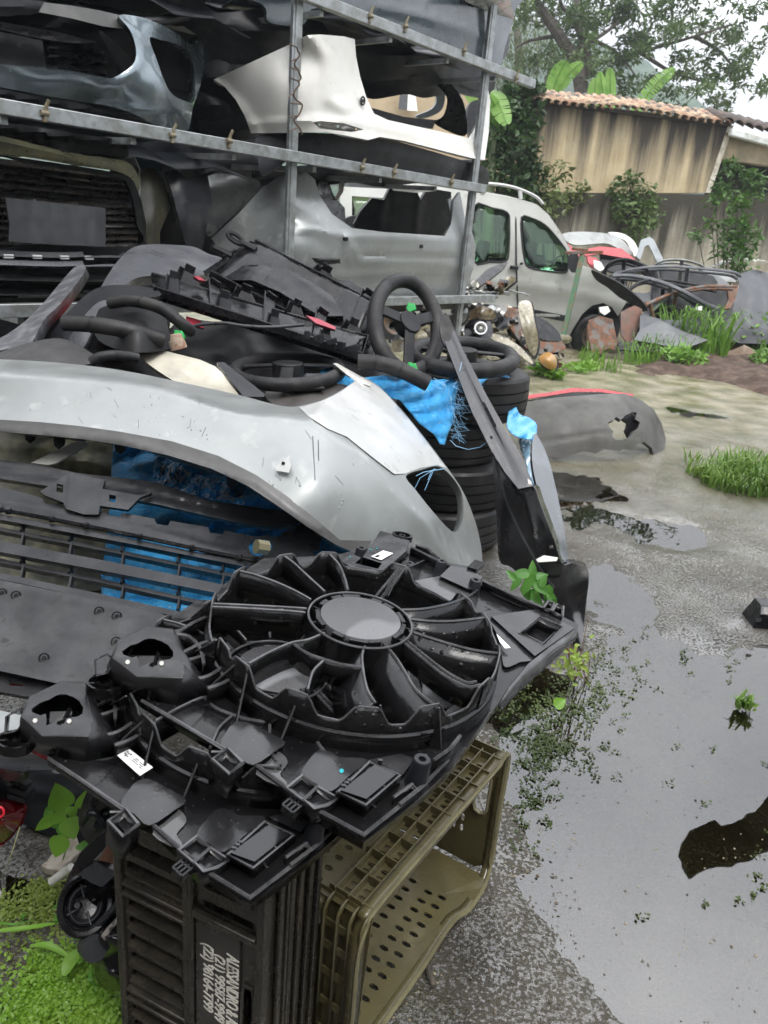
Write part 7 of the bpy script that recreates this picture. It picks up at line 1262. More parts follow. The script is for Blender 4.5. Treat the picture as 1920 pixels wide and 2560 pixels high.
scrap('scrap_bodywork', 'black inner door trim behind the open grey door shell', 'door trim', [(1610, 770), (1660, 720), (1740, 700), (1840, 720), (1830, 790), (1770, 820), (1640, 830)], 11.1, 11.3, blkd, feat=[([(1640, 760), (1700, 745), (1700, 800)], .1, 8), ([(1760, 730), (1780, 790)], .08, 8)])
scrap('scrap_bodywork', 'grey lower door piece with small dark slot', 'car door', [(1585, 850), (1600, 824), (1650, 800), (1712, 830), (1770, 850), (1710, 872)], 10.4, 10.5, M('lower_grey', (.10, .105, .11), .5, c2=(.15, .155, .155), sc_=3), feat=[([(1650, 805), (1712, 860)], .03, 4)])
scrap('scrap_beam', 'long black sill lying on the ground under the scrap doors', 'sill', [(1545, 855), (1600, 858), (1705, 868), (1708, 882), (1600, 878), (1548, 874)], 10.3, 10.4, blkd)
b = B(); b.prism([P(x, y, 10.5) for x, y in [(1741, 766), (1756, 766), (1755, 776), (1740, 775)]], FW*.004); tag(b.build('sticker', wht, smooth=False), 'small white sticker on the grey scrap door edge', 'sticker')
scrap('fender', 'big matt dark grey wing standing at the right edge behind the weeds', 'fender', [(1812, 772), (1832, 750), (1848, 715), (1844, 688), (1862, 680), (1884, 674), (1930, 684), (2000, 700), (2000, 862), (1850, 858), (1770, 830), (1762, 800), (1790, 788)], 11.6, 11.6, M('matt_grey', (.075, .078, .085), .6, c2=(.055, .058, .064), sc_=2), sm=0, feat=[([(1850, 690), (1880, 730), (1870, 800)], .12, 20), ([(1900, 690), (1920, 800)], -.12, 16)])
b = B(); A = []
for k in range(17):
    u = k/16; A.append((P(1769+u*125, 672-8*math.sin(u*2.5)-u*14+(3 if k % 2 else -3), 12.6), P(1812+u*112, 650-8*math.sin(u*2.5)+u*12+(3 if k % 2 else -3), 13.3)))
b.strip([a for a, c in A], [c for a, c in A]); tag(b.build('corrugated_sheet', wht, th=.01, smooth=False), 'white corrugated sheet lying on the scrap behind the dark grey wing', 'roof sheet')
# ---------------- lamps and scrap under the rack ----------------
crm = M('aged_lens', (.30, .27, .19), .25, coat=.5, c2=(.16, .14, .09), sc_=14, mix=(.4, .62), c3=(.45, .42, .34), mix3=(.6, .72), sc3=20, bump=.003, bs=50)
def lamp(lab, out, d, mt=crm, feat=(), back=True, cat='headlight'):
    x0 = sum(q[0] for q in out)/len(out); y0 = sum(q[1] for q in out)/len(out); t_ = thing('headlight' if cat == 'headlight' else 'lamp', lab, cat, P(x0, y0, d), 'lamps in the scrap pile under the rack'); o2 = cr(out, 3)
    panel('lens', o2, tps([(out[0][0], out[0][1], d), (x0, y0, d-.07), (out[len(out)//2][0], out[len(out)//2][1], d), (out[len(out)//4][0], out[len(out)//4][1], d+.02), (out[3*len(out)//4][0], out[3*len(out)//4][1], d+.02)]), mt, t_, res=6, th=.005, lip=.04, feat=feat)
    if back:
        o3 = [(x0+(x-x0)*1.06+3, y0+(y-y0)*1.06+3) for x, y in o2]; panel('housing', o3, lambda x, y: np.full(len(x), d+.05), blkd, t_, res=12, th=.01, lip=.1)
    return t_
lamp('tall cream headlight lens standing upright at the right of the lamp pile', [(1295, 762), (1312, 751), (1328, 758), (1336, 800), (1346, 850), (1338, 888), (1324, 878), (1306, 822)], 8.2, feat=[([(1300, 765), (1322, 800), (1332, 880)], .03, 5)])
lamp('long curved cream lamp trim lying under the upright lens', [(1228, 834), (1262, 842), (1302, 868), (1332, 903), (1326, 908), (1290, 880), (1255, 858), (1230, 848)], 7.9)
lamp('round amber lamp at the foot of the lamp pile', [(1348, 893), (1366, 880), (1385, 888), (1393, 905), (1386, 926), (1370, 922), (1352, 908)], 8.4, M('amber', (.42, .22, .06), .35, coat=.4, c2=(.35, .26, .14), sc_=20), cat='lamp')
lamp('yellowed headlight lens left of the rack post', [(1015, 812), (1030, 795), (1060, 775), (1078, 768), (1080, 790), (1060, 808), (1035, 816)], 6.6)
lamp('yellowed lens inside the upright steering wheel', [(1030, 830), (1050, 822), (1070, 840), (1060, 860), (1036, 850)], 6.0)
lamp('brown tinted lens right of the rack post', [(1168, 800), (1178, 775), (1205, 764), (1232, 775), (1240, 795), (1215, 800), (1190, 795)], 6.9, M('brown_lens', (.12, .09, .055), .2, coat=.6, c2=(.3, .25, .17), sc_=18, mix=(.5, .65)))
lamp('grey headlight lens touching the rack post on its right', [(1120, 790), (1135, 770), (1160, 762), (1170, 780), (1160, 805), (1135, 812)], 6.8, M('grey_lens', (.2, .2, .19), .2, coat=.6, c2=(.06, .06, .06), sc_=18))
lamp('cream topped black lamp part resting above the rail end', [(1236, 722), (1250, 706), (1275, 690), (1290, 700), (1272, 716), (1256, 728)], 7.2)
lamp('white torn lens piece inside the flat steering wheel', [(1218, 888), (1240, 880), (1256, 886), (1250, 898), (1226, 900)], 4.4)
pj = thing('headlight', 'black projector headlight with silvery round bulb beside the rack post', 'headlight', P(1200, 825, 6.6), 'lamps in the scrap pile under the rack')
pan('housing', '', '', [(1160, 835), (1166, 808), (1195, 798), (1225, 804), (1232, 830), (1222, 850), (1190, 852), (1168, 848)], [(1160, 835, 6.7), (1195, 798, 6.75), (1232, 830, 6.7), (1195, 825, 6.6)], blk, par=pj, res=6, lip=.06, th=.006)
b = B(); q = P(1201, 822, 6.55); A = np.linspace(0, 2*math.pi, 21)[:-1]; b.rings([[q+(RT*math.cos(a)+UP*math.sin(a))*r-FW*h for a in A] for r, h in ((.06, 0), (.055, .03), (.045, .03), (.03, .0))]); b.build('reflector', M('chrome', (.5, .5, .5), .15, m=1), pj); b = B(); b.tube([q, q-FW*.04], [.02, .012], 10); b.build('bulb', wht, pj)
pan('car_panel', 'dark ribbed lamp back leaning right of the upright cream lens', 'headlight', [(1340, 792), (1362, 800), (1392, 825), (1404, 850), (1380, 852), (1350, 846), (1338, 820)], [(1340, 792, 8.4), (1404, 850, 8.4), (1350, 846, 8.3)], blk, res=6, lip=.06, th=.008, feat=[([(1345, 805), (1395, 845)], .05, 4), ([(1345, 820), (1380, 848)], .05, 4)])
pan('car_panel', 'rusty brown plates behind the lamp pile', 'scrap metal', [(1262, 776), (1290, 770), (1300, 800), (1330, 800), (1400, 850), (1410, 875), (1330, 880), (1270, 810)], [(1262, 776, 8.8), (1400, 850, 9.2), (1330, 880, 8.9)], rst, res=9, lip=.05, th=.008)
pan('wiper_arm', 'long black twisted trim arm lying above the rail end by the van window', 'trim', [(1165, 712), (1190, 700), (1220, 672), (1250, 660), (1268, 655), (1262, 668), (1235, 690), (1200, 715), (1180, 722)], [(1165, 712, 7.0), (1268, 655, 7.4), (1200, 700, 7.1)], blk, res=6, lip=.05, th=.008, feat=[([(1175, 712), (1260, 660)], .03, 4)])
b = B(); b.beam(RP(960, 746, -.1)*1, RP(1268, 746, -.1), .02, .02)
rg = random.Random(77); sm_ = [blk, bpy.data.materials['grey_lens'], dgr, crm, blk, rst, bpy.data.materials['brown_lens'], blk]
for k in range(120):
    x = rg.uniform(1110, 1400); ylo = 758+max(0, (x-1240))*.45; y = rg.uniform(ylo, 900+(x-1110)*.08); d = 7.7+(x-1110)*.0048+(905-y)*.003+rg.uniform(0, .35); R0 = rg.uniform(12, 30); a0 = rg.random()*6; el = rg.uniform(.35, 1)
    if k % 5 == 1: x = rg.uniform(985, 1110); y = rg.uniform(765, 870); d = 5.9+(x-985)*.006+rg.uniform(0, .3)
    n = rg.randint(5, 8)
    if k % 7 == 0: x, y, d, R0 = 1165+rg.uniform(-25, 120), 735+rg.uniform(-25, 8), 6.9, 14
    o_ = [(x+R0*rg.uniform(.5, 1.2)*math.cos(a0+2*math.pi*i/n), y+R0*el*rg.uniform(.5, 1.2)*math.sin(a0+2*math.pi*i/n)) for i in range(n)]
    pan('scrap_fragment', 'small dark broken lamp fragment heaped among the lenses under the rack', 'scrap', o_, [(o_[0][0], o_[0][1], d), (o_[n//2][0], o_[n//2][1], d+rg.uniform(-.1, .1)), (x, y, d-.06)], sm_[k % 8] if rg.random() < .85 else crm, grp='small fragments in the lamp pile', sm=k % 2, res=7, lip=.05, th=.006, feat=[([(x-R0*.6, y-R0*.2), (x+R0*.6, y+R0*.3)], .03, 4)])
rods = thing('rod_bundle', 'loose thin rods lying on the rack rail end', 'rods', RP(1200, 730, .1)); rg = random.Random(6)
for k in range(9): x = 1160+k*14; b = B(); b.tube([RP(x, 728+rg.uniform(-4, 4), .1), RP(x+rg.uniform(20, 60), 735+rg.uniform(-6, 6), .12)], .008, 5); b.build('rod', gal, rods)

rg = random.Random(88)
for i, (lab, x, y, w_, h_, d, mt) in enumerate([('dark door shell leaning at the back left of the scrap doors', 1600, 720, 60, 50, 11.9, greyd), ('black door shell at the back middle of the scrap doors', 1690, 745, 60, 55, 11.8, blkd), ('grey door shell at the back right of the scrap doors', 1770, 735, 55, 50, 11.9, bpy.data.materials['lower_grey']), ('upper dark panel under the long pale hoop', 1700, 692, 95, 18, 12.0, blkd), ('silver panel edge beneath the corrugated sheet', 1790, 690, 55, 12, 12.2, sgrey), ('dark panel lying low behind the sill', 1640, 840, 60, 22, 11.2, blkd)]):
    n = 10; o_ = [(x+w_*(abs(math.cos(a))**.6)*math.copysign(1, math.cos(a)), y+h_*(abs(math.sin(a))**.6)*math.copysign(1, math.sin(a))+.15*w_*math.cos(a)) for a in np.linspace(0, 2*math.pi, n+1)[:-1]]
    hl = [[(x+(px-x)*.55-4, y+(py-y)*.5-h_*.25) for px, py in o_]] if h_ > 30 else []
    scrap('scrap_bodywork', lab, 'car door', o_, d, d+.1, mt, holes=hl, feat=[([(x-w_*.8, y+h_*.4), (x+w_*.8, y+h_*.5)], .05, 6)])
# ---------------- small foreground things ----------------
def bigleaf(b, base, tip, nrm_, w_, cup=.15, n=8, heart=.35):
    base, tip = np.array(base, float), np.array(tip, float); L = tip-base; l = np.linalg.norm(L); t = L/l; s = nrm(np.cross(t, nrm_)); nn_ = np.cross(s, t); rows = []
    for i in range(n+1):
        u = i/n; wd = w_*.5*(math.sin(math.pi*min(1, u**(.62)*1.0))**.85 if 0 < u < 1 else 0.0); c = base+L*u-nn_*(.12*l*u*u)
        rows.append([c-s*wd+nn_*wd*cup*2, c-s*wd*.5+nn_*wd*cup*.6, c, c+s*wd*.5+nn_*wd*cup*.6, c+s*wd+nn_*wd*cup*2])
    b.rings(rows, closed=False)
lfy = leafmat('weed_leaf', (.20, .42, .045), (.28, .50, .08), tr=.45, r=.4); lfg = leafmat('weed_leaf_green', (.09, .26, .03), (.14, .34, .05), tr=.4, r=.4)
wd_ = thing('leafy_weed', 'bright green heart-leaved weed growing between the red tail lamp and the dark headlight shells', 'plant', G(152, 2165))
vdir = nrm(C0-P(150, 2040, 1.6))
for (bx_, by_, tx, ty, d, w_, mt) in [(160, 2024, 139, 1960, 1.60, .053, 0), (200, 2022, 214, 1979, 1.62, .028, 0), (132, 2022, 108, 2040, 1.66, .022, 1), (166, 2028, 122, 2062, 1.58, .026, 0), (140, 2040, 84, 2077, 1.60, .026, 0), (165, 2045, 188, 2098, 1.57, .044, 0), (150, 2052, 128, 2068, 1.63, .03, 1), (172, 2040, 192, 2018, 1.61, .028, 0), (158, 2086, 136, 2146, 1.56, .042, 0), (156, 2060, 160, 2096, 1.6, .026, 1), (204, 2104, 216, 2128, 1.66, .032, 1)]:
    b = B(); bigleaf(b, P(bx_, by_, d), P(tx, ty, d-.01), nrm(vdir+np.array([rnd.gauss(0, .15), 0, .3])), w_); b.build('leaf', lfg if mt else lfy, wd_)
b = B(); r0 = G(152, 2165); jn = P(162, 2040, 1.62); b.tube(cr([r0, (r0+jn)/2+[.01, 0, 0], jn, P(168, 2020, 1.62), P(185, 2018, 1.62), P(202, 2020, 1.62)], 4, False), .0017, 5); b.tube([jn, P(160, 2024, 1.6)], .0014, 5); b.tube([jn, P(140, 2040, 1.6)], .0013, 5); b.tube([(r0+jn)/2, P(158, 2086, 1.58)], .0013, 5); b.build('stem', M('stem', (.2, .3, .08), .5), wd_)
# red tail lamp
tlm = thing('tail_lamp', 'red car tail lamp cut off by the left edge under the silver bumper strip', 'tail lamp', G(20, 2120)+np.array([0, 0, .02]))
pan('lens', '', '', cr([(-90, 2000), (0, 1994), (35, 1997), (58, 2005), (62, 2022), (50, 2058), (25, 2090), (-5, 2113), (-60, 2140), (-110, 2140)], 4), [(-90, 2060, 1.50), (60, 2010, 1.60), (0, 2050, 1.49), (0, 2113, 1.56), (0, 1996, 1.58)], M('tail_red', (.16, .004, .008), .12, coat=1, c2=(.07, .002, .004), sc_=12), par=tlm, sm=0, res=7, lip=.03, th=.003)
b = B(); b.tube([P(-3+13*math.cos(a), 2030+13*math.sin(a), 1.485) for a in np.linspace(0, 6.28, 17)[:-1]], .0022, 6, closed=True); b.build('reflector_ring', M('bright_red', (.7, .02, .04), .3), tlm)
pan('rim_edge', '', '', [(58, 2005), (66, 2008), (66, 2026), (52, 2064), (26, 2096), (-5, 2120), (-5, 2112), (25, 2089), (50, 2057), (62, 2022)], [(60, 2010, 1.6), (50, 2060, 1.58), (0, 2115, 1.56)], M('rim_red', (.22, .01, .02), .2, coat=.6), par=tlm, sm=0, res=6, lip=.01)
pan('housing', '', '', [(-90, 1935), (20, 1940), (75, 1960), (85, 1985), (62, 2006), (35, 1998), (0, 1995), (-90, 2000)], [(-90, 1960, 1.55), (75, 1960, 1.64), (0, 1995, 1.57), (60, 2000, 1.6)], blkd, par=tlm, sm=0, res=8, lip=.05)
b = B(); q = P(52, 1972, 1.60); b.box(q, RT*.022+UP*-.008, UP*.006, FW*.02); b.box(q+UP*.014, RT*.018+UP*-.006, UP*.004, FW*.015); b.box(q-UP*.014, RT*.02-UP*.006, UP*.006, FW*.02); b.box(P(40, 1955, 1.6), RT*.003, UP*.018, FW*.01); b.build('clip', dgr, tlm, bev=.002)
pan('bumper', 'black sheet standing in for the shadow behind the heart-leaved weed', 'bumper', [(-80, 1900), (100, 1925), (300, 1935), (330, 2000), (250, 2090), (200, 2110), (120, 2090), (60, 2060), (-80, 2000)], [(-80, 1950, 1.80), (150, 1960, 1.82), (330, 2000, 1.78), (150, 2090, 1.82)], SHD, res=10, lip=.04, sm=0, feat=[([(-60, 1960), (150, 1990), (300, 1980)], .06, 14)])  # dark sheet put where the shadow lies behind the weed
# dark headlight shells left of the crate
H1 = thing('headlight_shell', 'black headlight back with ribbed round neck, upper one beside the crate', 'headlight', P(250, 2110, 1.5))
pan('shell', '', '', cr([(205, 2010), (232, 1950), (262, 1938), (310, 1960), (330, 2040), (300, 2100), (255, 2110), (225, 2112), (204, 2085), (196, 2050)], 4), [(205, 2040, 1.48), (262, 1938, 1.5), (255, 2030, 1.38), (320, 2040, 1.44), (240, 2110, 1.44)], dgr, par=H1, sm=0, res=7, lip=.04, feat=[([(215, 2030), (240, 1990), (275, 1985)], .02, 6), ([(205, 2070), (240, 2050), (260, 2080)], -.02, 7), ([(262, 1950), (300, 2000)], .015, 6)])
b = B(); b.tube(cr([P(250, 2010, 1.38), P(268, 1998, 1.37), P(290, 1990, 1.36)], 4, False), [.019]*9, 12); b.tube([P(249, 2011, 1.38), P(252, 2009, 1.38)], .022, 12); b.build('neck', blk, H1)
b = B(); 
for i, (x, y) in enumerate([(216, 2040), (236, 2070), (270, 2060), (285, 2085)]): b.tube([P(x, y, 1.40), P(x+10, y-8, 1.385)], .007+.002*(i % 2), 8)
b.tube(cr([P(205, 2060, 1.4), P(225, 2035, 1.385), P(250, 2045, 1.38), P(262, 2070, 1.38)], 4, False), .005, 7); b.build('bulb_socket', dgr, H1)
H2 = thing('headlight_shell', 'black headlight shell with large open round back, lower one beside the crate', 'headlight', P(220, 2400, 1.4)*[1, 1, 0]+[0, 0, .02])
pan('shell', '', '', cr([(178, 2175), (196, 2152), (240, 2150), (300, 2170), (320, 2230), (300, 2300), (262, 2310), (210, 2300), (172, 2330), (158, 2250), (162, 2210)], 4), [(165, 2240, 1.42), (196, 2152, 1.42), (240, 2200, 1.34), (310, 2230, 1.36), (210, 2320, 1.42)], blk, par=H2, sm=0, res=7, lip=.05, feat=[([(200, 2190), (250, 2180), (300, 2200)], .012, 5), ([(250, 2160), (235, 2215)], .012, 5)])
q = P(214, 2262, 1.345); e_ = nrm(C0-q); u_ = nrm(np.cross(e_, (0, 0, 1))+.1*UP); v_ = np.cross(e_, u_); A = np.linspace(0, 2*math.pi, 37)[:-1]
def el(r, h): return [q+u_*math.cos(a)*r+v_*math.sin(a)*r*1.12+e_*h for a in A]
b = B(); b.rings([el(.047, -.03), el(.047, .004), el(.043, .008), el(.037, .006), el(.036, -.02), el(.02, -.026), el(.001, -.026)]); b.build('round_back', blk, H2)
b = B(); b.rings([el(.030, -.01), el(.026, -.006), el(.02, -.014)]); 
for a in (.4, 1.9, 3.6, 5.0): b.beam(q+u_*math.cos(a)*.012+v_*math.sin(a)*.012-e_*.015, q+u_*math.cos(a)*.034+v_*math.sin(a)*.036-e_*.012, .004, .012, up=e_)
b.tube([q+u_*.01-e_*.02, q+u_*.014-e_*.004], .006, 8); b.build('bulb_holder', dgr, H2, bev=.001)
pan('bracket', '', '', [(188, 2160), (198, 2135), (240, 2095), (292, 2058), (294, 2072), (262, 2120), (236, 2148), (205, 2178)], [(190, 2160, 1.36), (292, 2062, 1.32), (236, 2148, 1.35)], dgr, par=H2, sm=0, res=7, lip=.02)
pan('cover_plate', '', '', [(196, 2185), (240, 2152), (262, 2168), (296, 2180), (255, 2218), (225, 2206)], [(196, 2185, 1.35), (262, 2165, 1.33), (255, 2218, 1.31)], gry, par=H2, sm=0, res=7, lip=.01, feat=[([(225, 2206), (262, 2168)], .006, 4)])
pan('scrap_fragment', 'rusty brown shreds behind the round-backed headlight shell', 'scrap', [(248, 2150), (280, 2090), (320, 2080), (330, 2180), (280, 2185)], [(250, 2150, 1.42), (320, 2090, 1.42), (280, 2185, 1.4)], rst, sm=0, res=7, lip=.01)
H3 = thing('headlight_shell', 'rounded black headlight end with pale scraped top near the clover', 'headlight', P(240, 2420, 1.36)*[1, 1, 0]+[0, 0, .02])
pan('shell', '', '', cr([(214, 2352), (225, 2335), (255, 2300), (300, 2270), (320, 2330), (300, 2385), (262, 2394), (232, 2385), (216, 2372)], 4), [(214, 2360, 1.38), (255, 2300, 1.38), (262, 2340, 1.29), (310, 2330, 1.3), (250, 2392, 1.36)], blk, par=H3, sm=0, res=6, lip=.04)
b = B(); b.tube(cr([P(208, 2345, 1.35), P(238, 2318, 1.34), (P(275, 2282, 1.33)), P(300, 2250, 1.33)], 4, False), .006, 6); b.tube([P(222, 2362, 1.34), P(238, 2372, 1.31)], [.02, .022], 12); b.build('arm', gry, H3)
pan('scrape', '', '', [(252, 2340), (268, 2318), (296, 2290), (300, 2300), (278, 2325), (262, 2352)], [(252, 2340, 1.292), (296, 2290, 1.292), (262, 2352, 1.288)], M('scraped', (.22, .2, .18), .4, c2=(.05, .05, .05), sc_=50, mix=(.45, .55)), par=H3, sm=0, res=6, th=.002)
H4 = thing('headlight_shell', 'small black headlight cap tucked lowest against the crate edge', 'headlight', P(265, 2460, 1.33)*[1, 1, 0])
pan('shell', '', '', cr([(236, 2410), (250, 2395), (285, 2388), (320, 2400), (318, 2460), (280, 2480), (252, 2465), (238, 2440)], 4), [(236, 2430, 1.37), (285, 2388, 1.36), (272, 2430, 1.29), (315, 2440, 1.3), (270, 2475, 1.36)], blk, par=H4, sm=0, res=6, lip=.04, feat=[([(245, 2440), (270, 2420), (300, 2425)], .012, 5)])
b = B(); b.prism([G(x, y, .03) for x, y in [(101, 2163), (118, 2150), (150, 2105), (190, 2085), (204, 2125), (175, 2150), (150, 2176), (120, 2172)]], (0, 0, -.02)); o = b.build('broken_board', M('plaster_board', (.42, .38, .32), .8, c2=(.28, .25, .2), sc_=30, mix=(.5, .6), bump=.004, bs=70, c3=(.1, .08, .06), sc3=90, mix3=(.64, .68)), bev=.003); tag(o, 'crumbling pale plaster board lying under the heart-leaved weed', 'board')
b = B(); b.tube([P(129, 2204, 1.62), P(178, 2168, 1.60)], .009, 12); tag(b.build('pipe', M('white_ribbed', (.6, .6, .56), .5, c2=(.4, .4, .36), sc_=40)), 'short white ribbed tube end beside the round-backed headlight shell', 'pipe')
# clover mat and weeds at lower left
rg = random.Random(41)
def clover(lab, cells, mt, hgt, s, kind='stuff', name='clover', cat='clover'):
    b = B()
    for (x, y, sx_, sy_, n) in cells:
        for k in range(n):
            if k % 5 == 0: c = G(x+rg.gauss(0, sx_), y+rg.gauss(0, sy_)); h = hgt*rg.random()
            p = c+np.array([rg.gauss(0, .006), rg.gauss(0, .006), h+rg.uniform(-.004, .004)]); leaf(b, p, (rg.gauss(0, 1), rg.gauss(0, 1), rg.gauss(.25, .3)), s*rg.uniform(.7, 1.3), rg, .85)
    o = b.build(name, mt, smooth=False); tag(o, lab, cat, kind=kind)
clover('thick mat of tiny bright green clover beside the foot of the dark crate', [(160, 2500, 60, 45, 5200), (240, 2540, 30, 35, 2400), (80, 2550, 45, 30, 2200), (190, 2440, 45, 25, 1800), (120, 2440, 35, 20, 700), (60, 2600, 70, 40, 2000), (220, 2620, 60, 40, 2500)], leafmat('clover_leaf', (.13, .27, .02), (.22, .36, .04), tr=.3), .035, .0085)
clover('sparse reddish and yellow-green creeping weed above the clover mat', [(110, 2235, 35, 18, 650), (60, 2290, 40, 25, 350), (10, 2290, 25, 25, 380), (130, 2300, 40, 30, 400), (60, 2400, 50, 40, 260), (20, 2480, 30, 40, 200)], leafmat('creeping', (.17, .24, .04), (.25, .30, .07)), .014, .008)
for lab, segs in (('long flat grass blades crossing above the clover at the left edge', [((-30, 2330), (60, 2322), (145, 2308), .012), ((-30, 2300), (30, 2312), (80, 2300), .006), ((75, 2365), (120, 2365), (176, 2394), .014), ((160, 2440), (180, 2400), (217, 2368), .028), ((215, 2380), (235, 2400), (250, 2404), .02), ((228, 2420), (225, 2450), (240, 2465), .008)]),
        ('small fleshy-leaved weed rooted against the round-backed headlight shell', [((158, 2270), (165, 2262), (178, 2262), .009), ((150, 2268), (140, 2266), (130, 2272), .009), ((155, 2262), (152, 2250), (150, 2238), .009), ((160, 2270), (166, 2255), (168, 2243), .009), ((140, 2310), (142, 2298), (140, 2285), .009), ((180, 2340), (175, 2325), (172, 2315), .01), ((184, 2345), (198, 2335), (214, 2322), .012), ((182, 2350), (190, 2345), (196, 2350), .009), ((55, 2300), (58, 2290), (64, 2282), .009), ((190, 2395), (200, 2402), (214, 2398), .02)])):
    t_ = thing('weed', lab, 'weeds', G(segs[0][0][0]+30, segs[0][0][1]+30))
    for a, m_, c, w_ in segs:
        b = B(); pa, pm, pc = G(*a, .05), G(*m_, .06), G(*c, .045); mid = cr([pa, pm, pc], 7, False); n = len(mid); sv = nrm(np.cross(pc-pa, (0, 0, 1))); rows = []
        for i, q in enumerate(mid): wd = w_*.5*math.sin(math.pi*min(.98, max(.05, i/(n-1))))**.6; rows.append([q-sv*wd+np.array([0, 0, wd*.35]), q, q+sv*wd+np.array([0, 0, wd*.35])])
        b.rings(rows, closed=False); b.build('leaf', lfy if w_ > .01 else lfg, t_)
b = B(); b.tube(cr([G(0, 2200, .0), P(20, 2160, 1.5), P(50, 2066, 1.5)], 6, False), .0009, 4); tag(b.build('dry_stem', M('straw', (.35, .34, .15), .6)), 'thin pale dry stem leaning at the left edge below the tail lamp', 'plant')
# weeds beside the black fender
lfs = leafmat('shade_leaf', (.05, .17, .02), (.09, .24, .035), tr=.3)  # darker green: shade inside the fender painted into the leaf colour
w2 = thing('leafy_weed', 'broad green leaves sprouting in the shade inside the black fender foot', 'plant', G(1330, 1560))
rg = random.Random(52); rt = np.array(w2.location)
for (x, y, a, L_) in [(1306, 1436, 2.2, .085), (1330, 1425, 1.4, .06), (1345, 1440, .6, .06), (1322, 1462, 3.4, .07), (1345, 1468, 5.4, .075), (1312, 1478, 3.8, .07), (1338, 1490, 4.6, .08), (1362, 1480, 5.8, .07), (1372, 1498, 5.2, .07), (1300, 1458, 3.0, .06), (1355, 1455, .2, .055), (1330, 1448, 4.7, .05), (1290, 1440, 2.8, .05), (1380, 1510, 5.5, .05)]:
    d = 2.72+rg.uniform(-.07, .07); a += rg.gauss(0, .7); x = 1338+(x-1338)*1.15+rg.gauss(0, 5); c = P(x, y, d); b = B(); bigleaf(b, c-(RT*math.cos(a)+UP*math.sin(a))*L_*.4, c+(RT*math.cos(a)+UP*math.sin(a))*L_*.6, nrm(nrm(C0-c)+np.array([rg.gauss(0, .3), 0, .5])), L_*.5); b.build('leaf', lfs, w2)
b = B()
for (x, y) in [(1310, 1445), (1345, 1450), (1340, 1480), (1370, 1490)]: b.tube(cr([rt, (rt+P(x, y, 2.72))/2, P(x, y, 2.72)], 4, False), .002, 5)
b.build('stem', bpy.data.materials['stem'], w2)
w3 = thing('leafy_weed', 'thin yellow-green weed growing in the puddle edge at the tip of the shrouds', 'plant', G(1440, 1700)); b = B(); rt = np.array(w3.location)
for k in range(70): x, y = rg.gauss(1435, 22), rg.gauss(1650, 26); c = P(x, y, 2.48+rg.uniform(-.05, .05)); a = rg.uniform(0, 6.28); bigleaf(b, c, c+(RT*math.cos(a)+UP*math.sin(a))*.022, nrm(C0-c)+np.array([rg.gauss(0, .4), 0, .4]), .011, n=4)
b.build('leaf', leafmat('yellow_leaf', (.24, .36, .05), (.34, .38, .10), tr=.4), w3)['kind'] = 'stuff'; b = B()
for k in range(14): x, y = rg.gauss(1435, 20), rg.gauss(1640, 22); b.tube([rt+np.array([rg.gauss(0, .02), rg.gauss(0, .02), 0]), P(x, y, 2.48)], .0012, 4)
b.build('stem', M('red_stem', (.3, .12, .05), .6), w3)
w4 = thing('leafy_weed', 'single bright leaf poking out below the tip of the stacked shrouds', 'plant', G(1400, 1790)); b = B(); bigleaf(b, P(1385, 1765, 2.2), P(1415, 1748, 2.2), nrm(C0-P(1400, 1755, 2.2)), .035); b.build('leaf', lfy, w4)
# black part at the right edge, and the sheet above the puddle
eb = thing('bumper_end', 'black boxy bumper end cut off by the right edge, lying on the wet concrete', 'bumper', G(1900, 1578)); a_ = G(1880, 1576); dz = np.array([0, 0, 1.]); rr_ = nrm(np.array([1, -.05, 0])); fb = nrm(np.array([.05, 1, 0])); b = B()
b.rings([[a_+rr_*(.02+x*.0)+fb*y+dz*z if False else a_+rr_*x+fb*y+dz*z for (y, z) in ((0, 0), (.01, .07), (.04, .098), (.11, .10), (.14, 0))] for x in (.0, .012, .5, .9)], cap=True); b.v = [v+rr_*(.035*(v[2]-a_[2])/.13) for v in b.v]; b.build('shell', blk, eb, bev=.004)
b = B(); q = P(1896, 1550, 3.06); b.box(q, RT*.010, UP*.007, FW*.002); b.build('clip', gry, eb)
def RFL(x, y, z): g = G(x, y); v = g-C0; v = v*[1, 1, -1]; return g+v*(z/v[2])
aw = thing('awning_post', 'dark sheet on a post arm outside the picture, mirrored in the puddle', 'awning', (6.2, 4.6, 0)); b = B()
b.prism([RFL(x, y, 3.0) for x, y in [(1695, 2135), (1708, 2100), (1720, 2078), (1762, 2060), (1788, 2048), (1805, 2067), (1850, 2048), (1888, 2030), (1905, 2008), (1925, 1988), (2150, 1900), (2200, 2000), (1920, 2118), (1885, 2138), (1828, 2161), (1795, 2160), (1768, 2172), (1727, 2196)]], (0, 0, .03)); b.build('sheet', M('sheet_black', (.006, .006, .006), .8, spec=.1), aw, smooth=False)
b = B(); b.beam((6.2, 4.6, 0), (6.2, 4.6, 3.1), .08, .08, up=(0, 1, 0)); q = RFL(2170, 1950, 3.05); b.beam(q, (6.2, 4.6, 3.05), .06, .06); b.build('post', gal, aw)
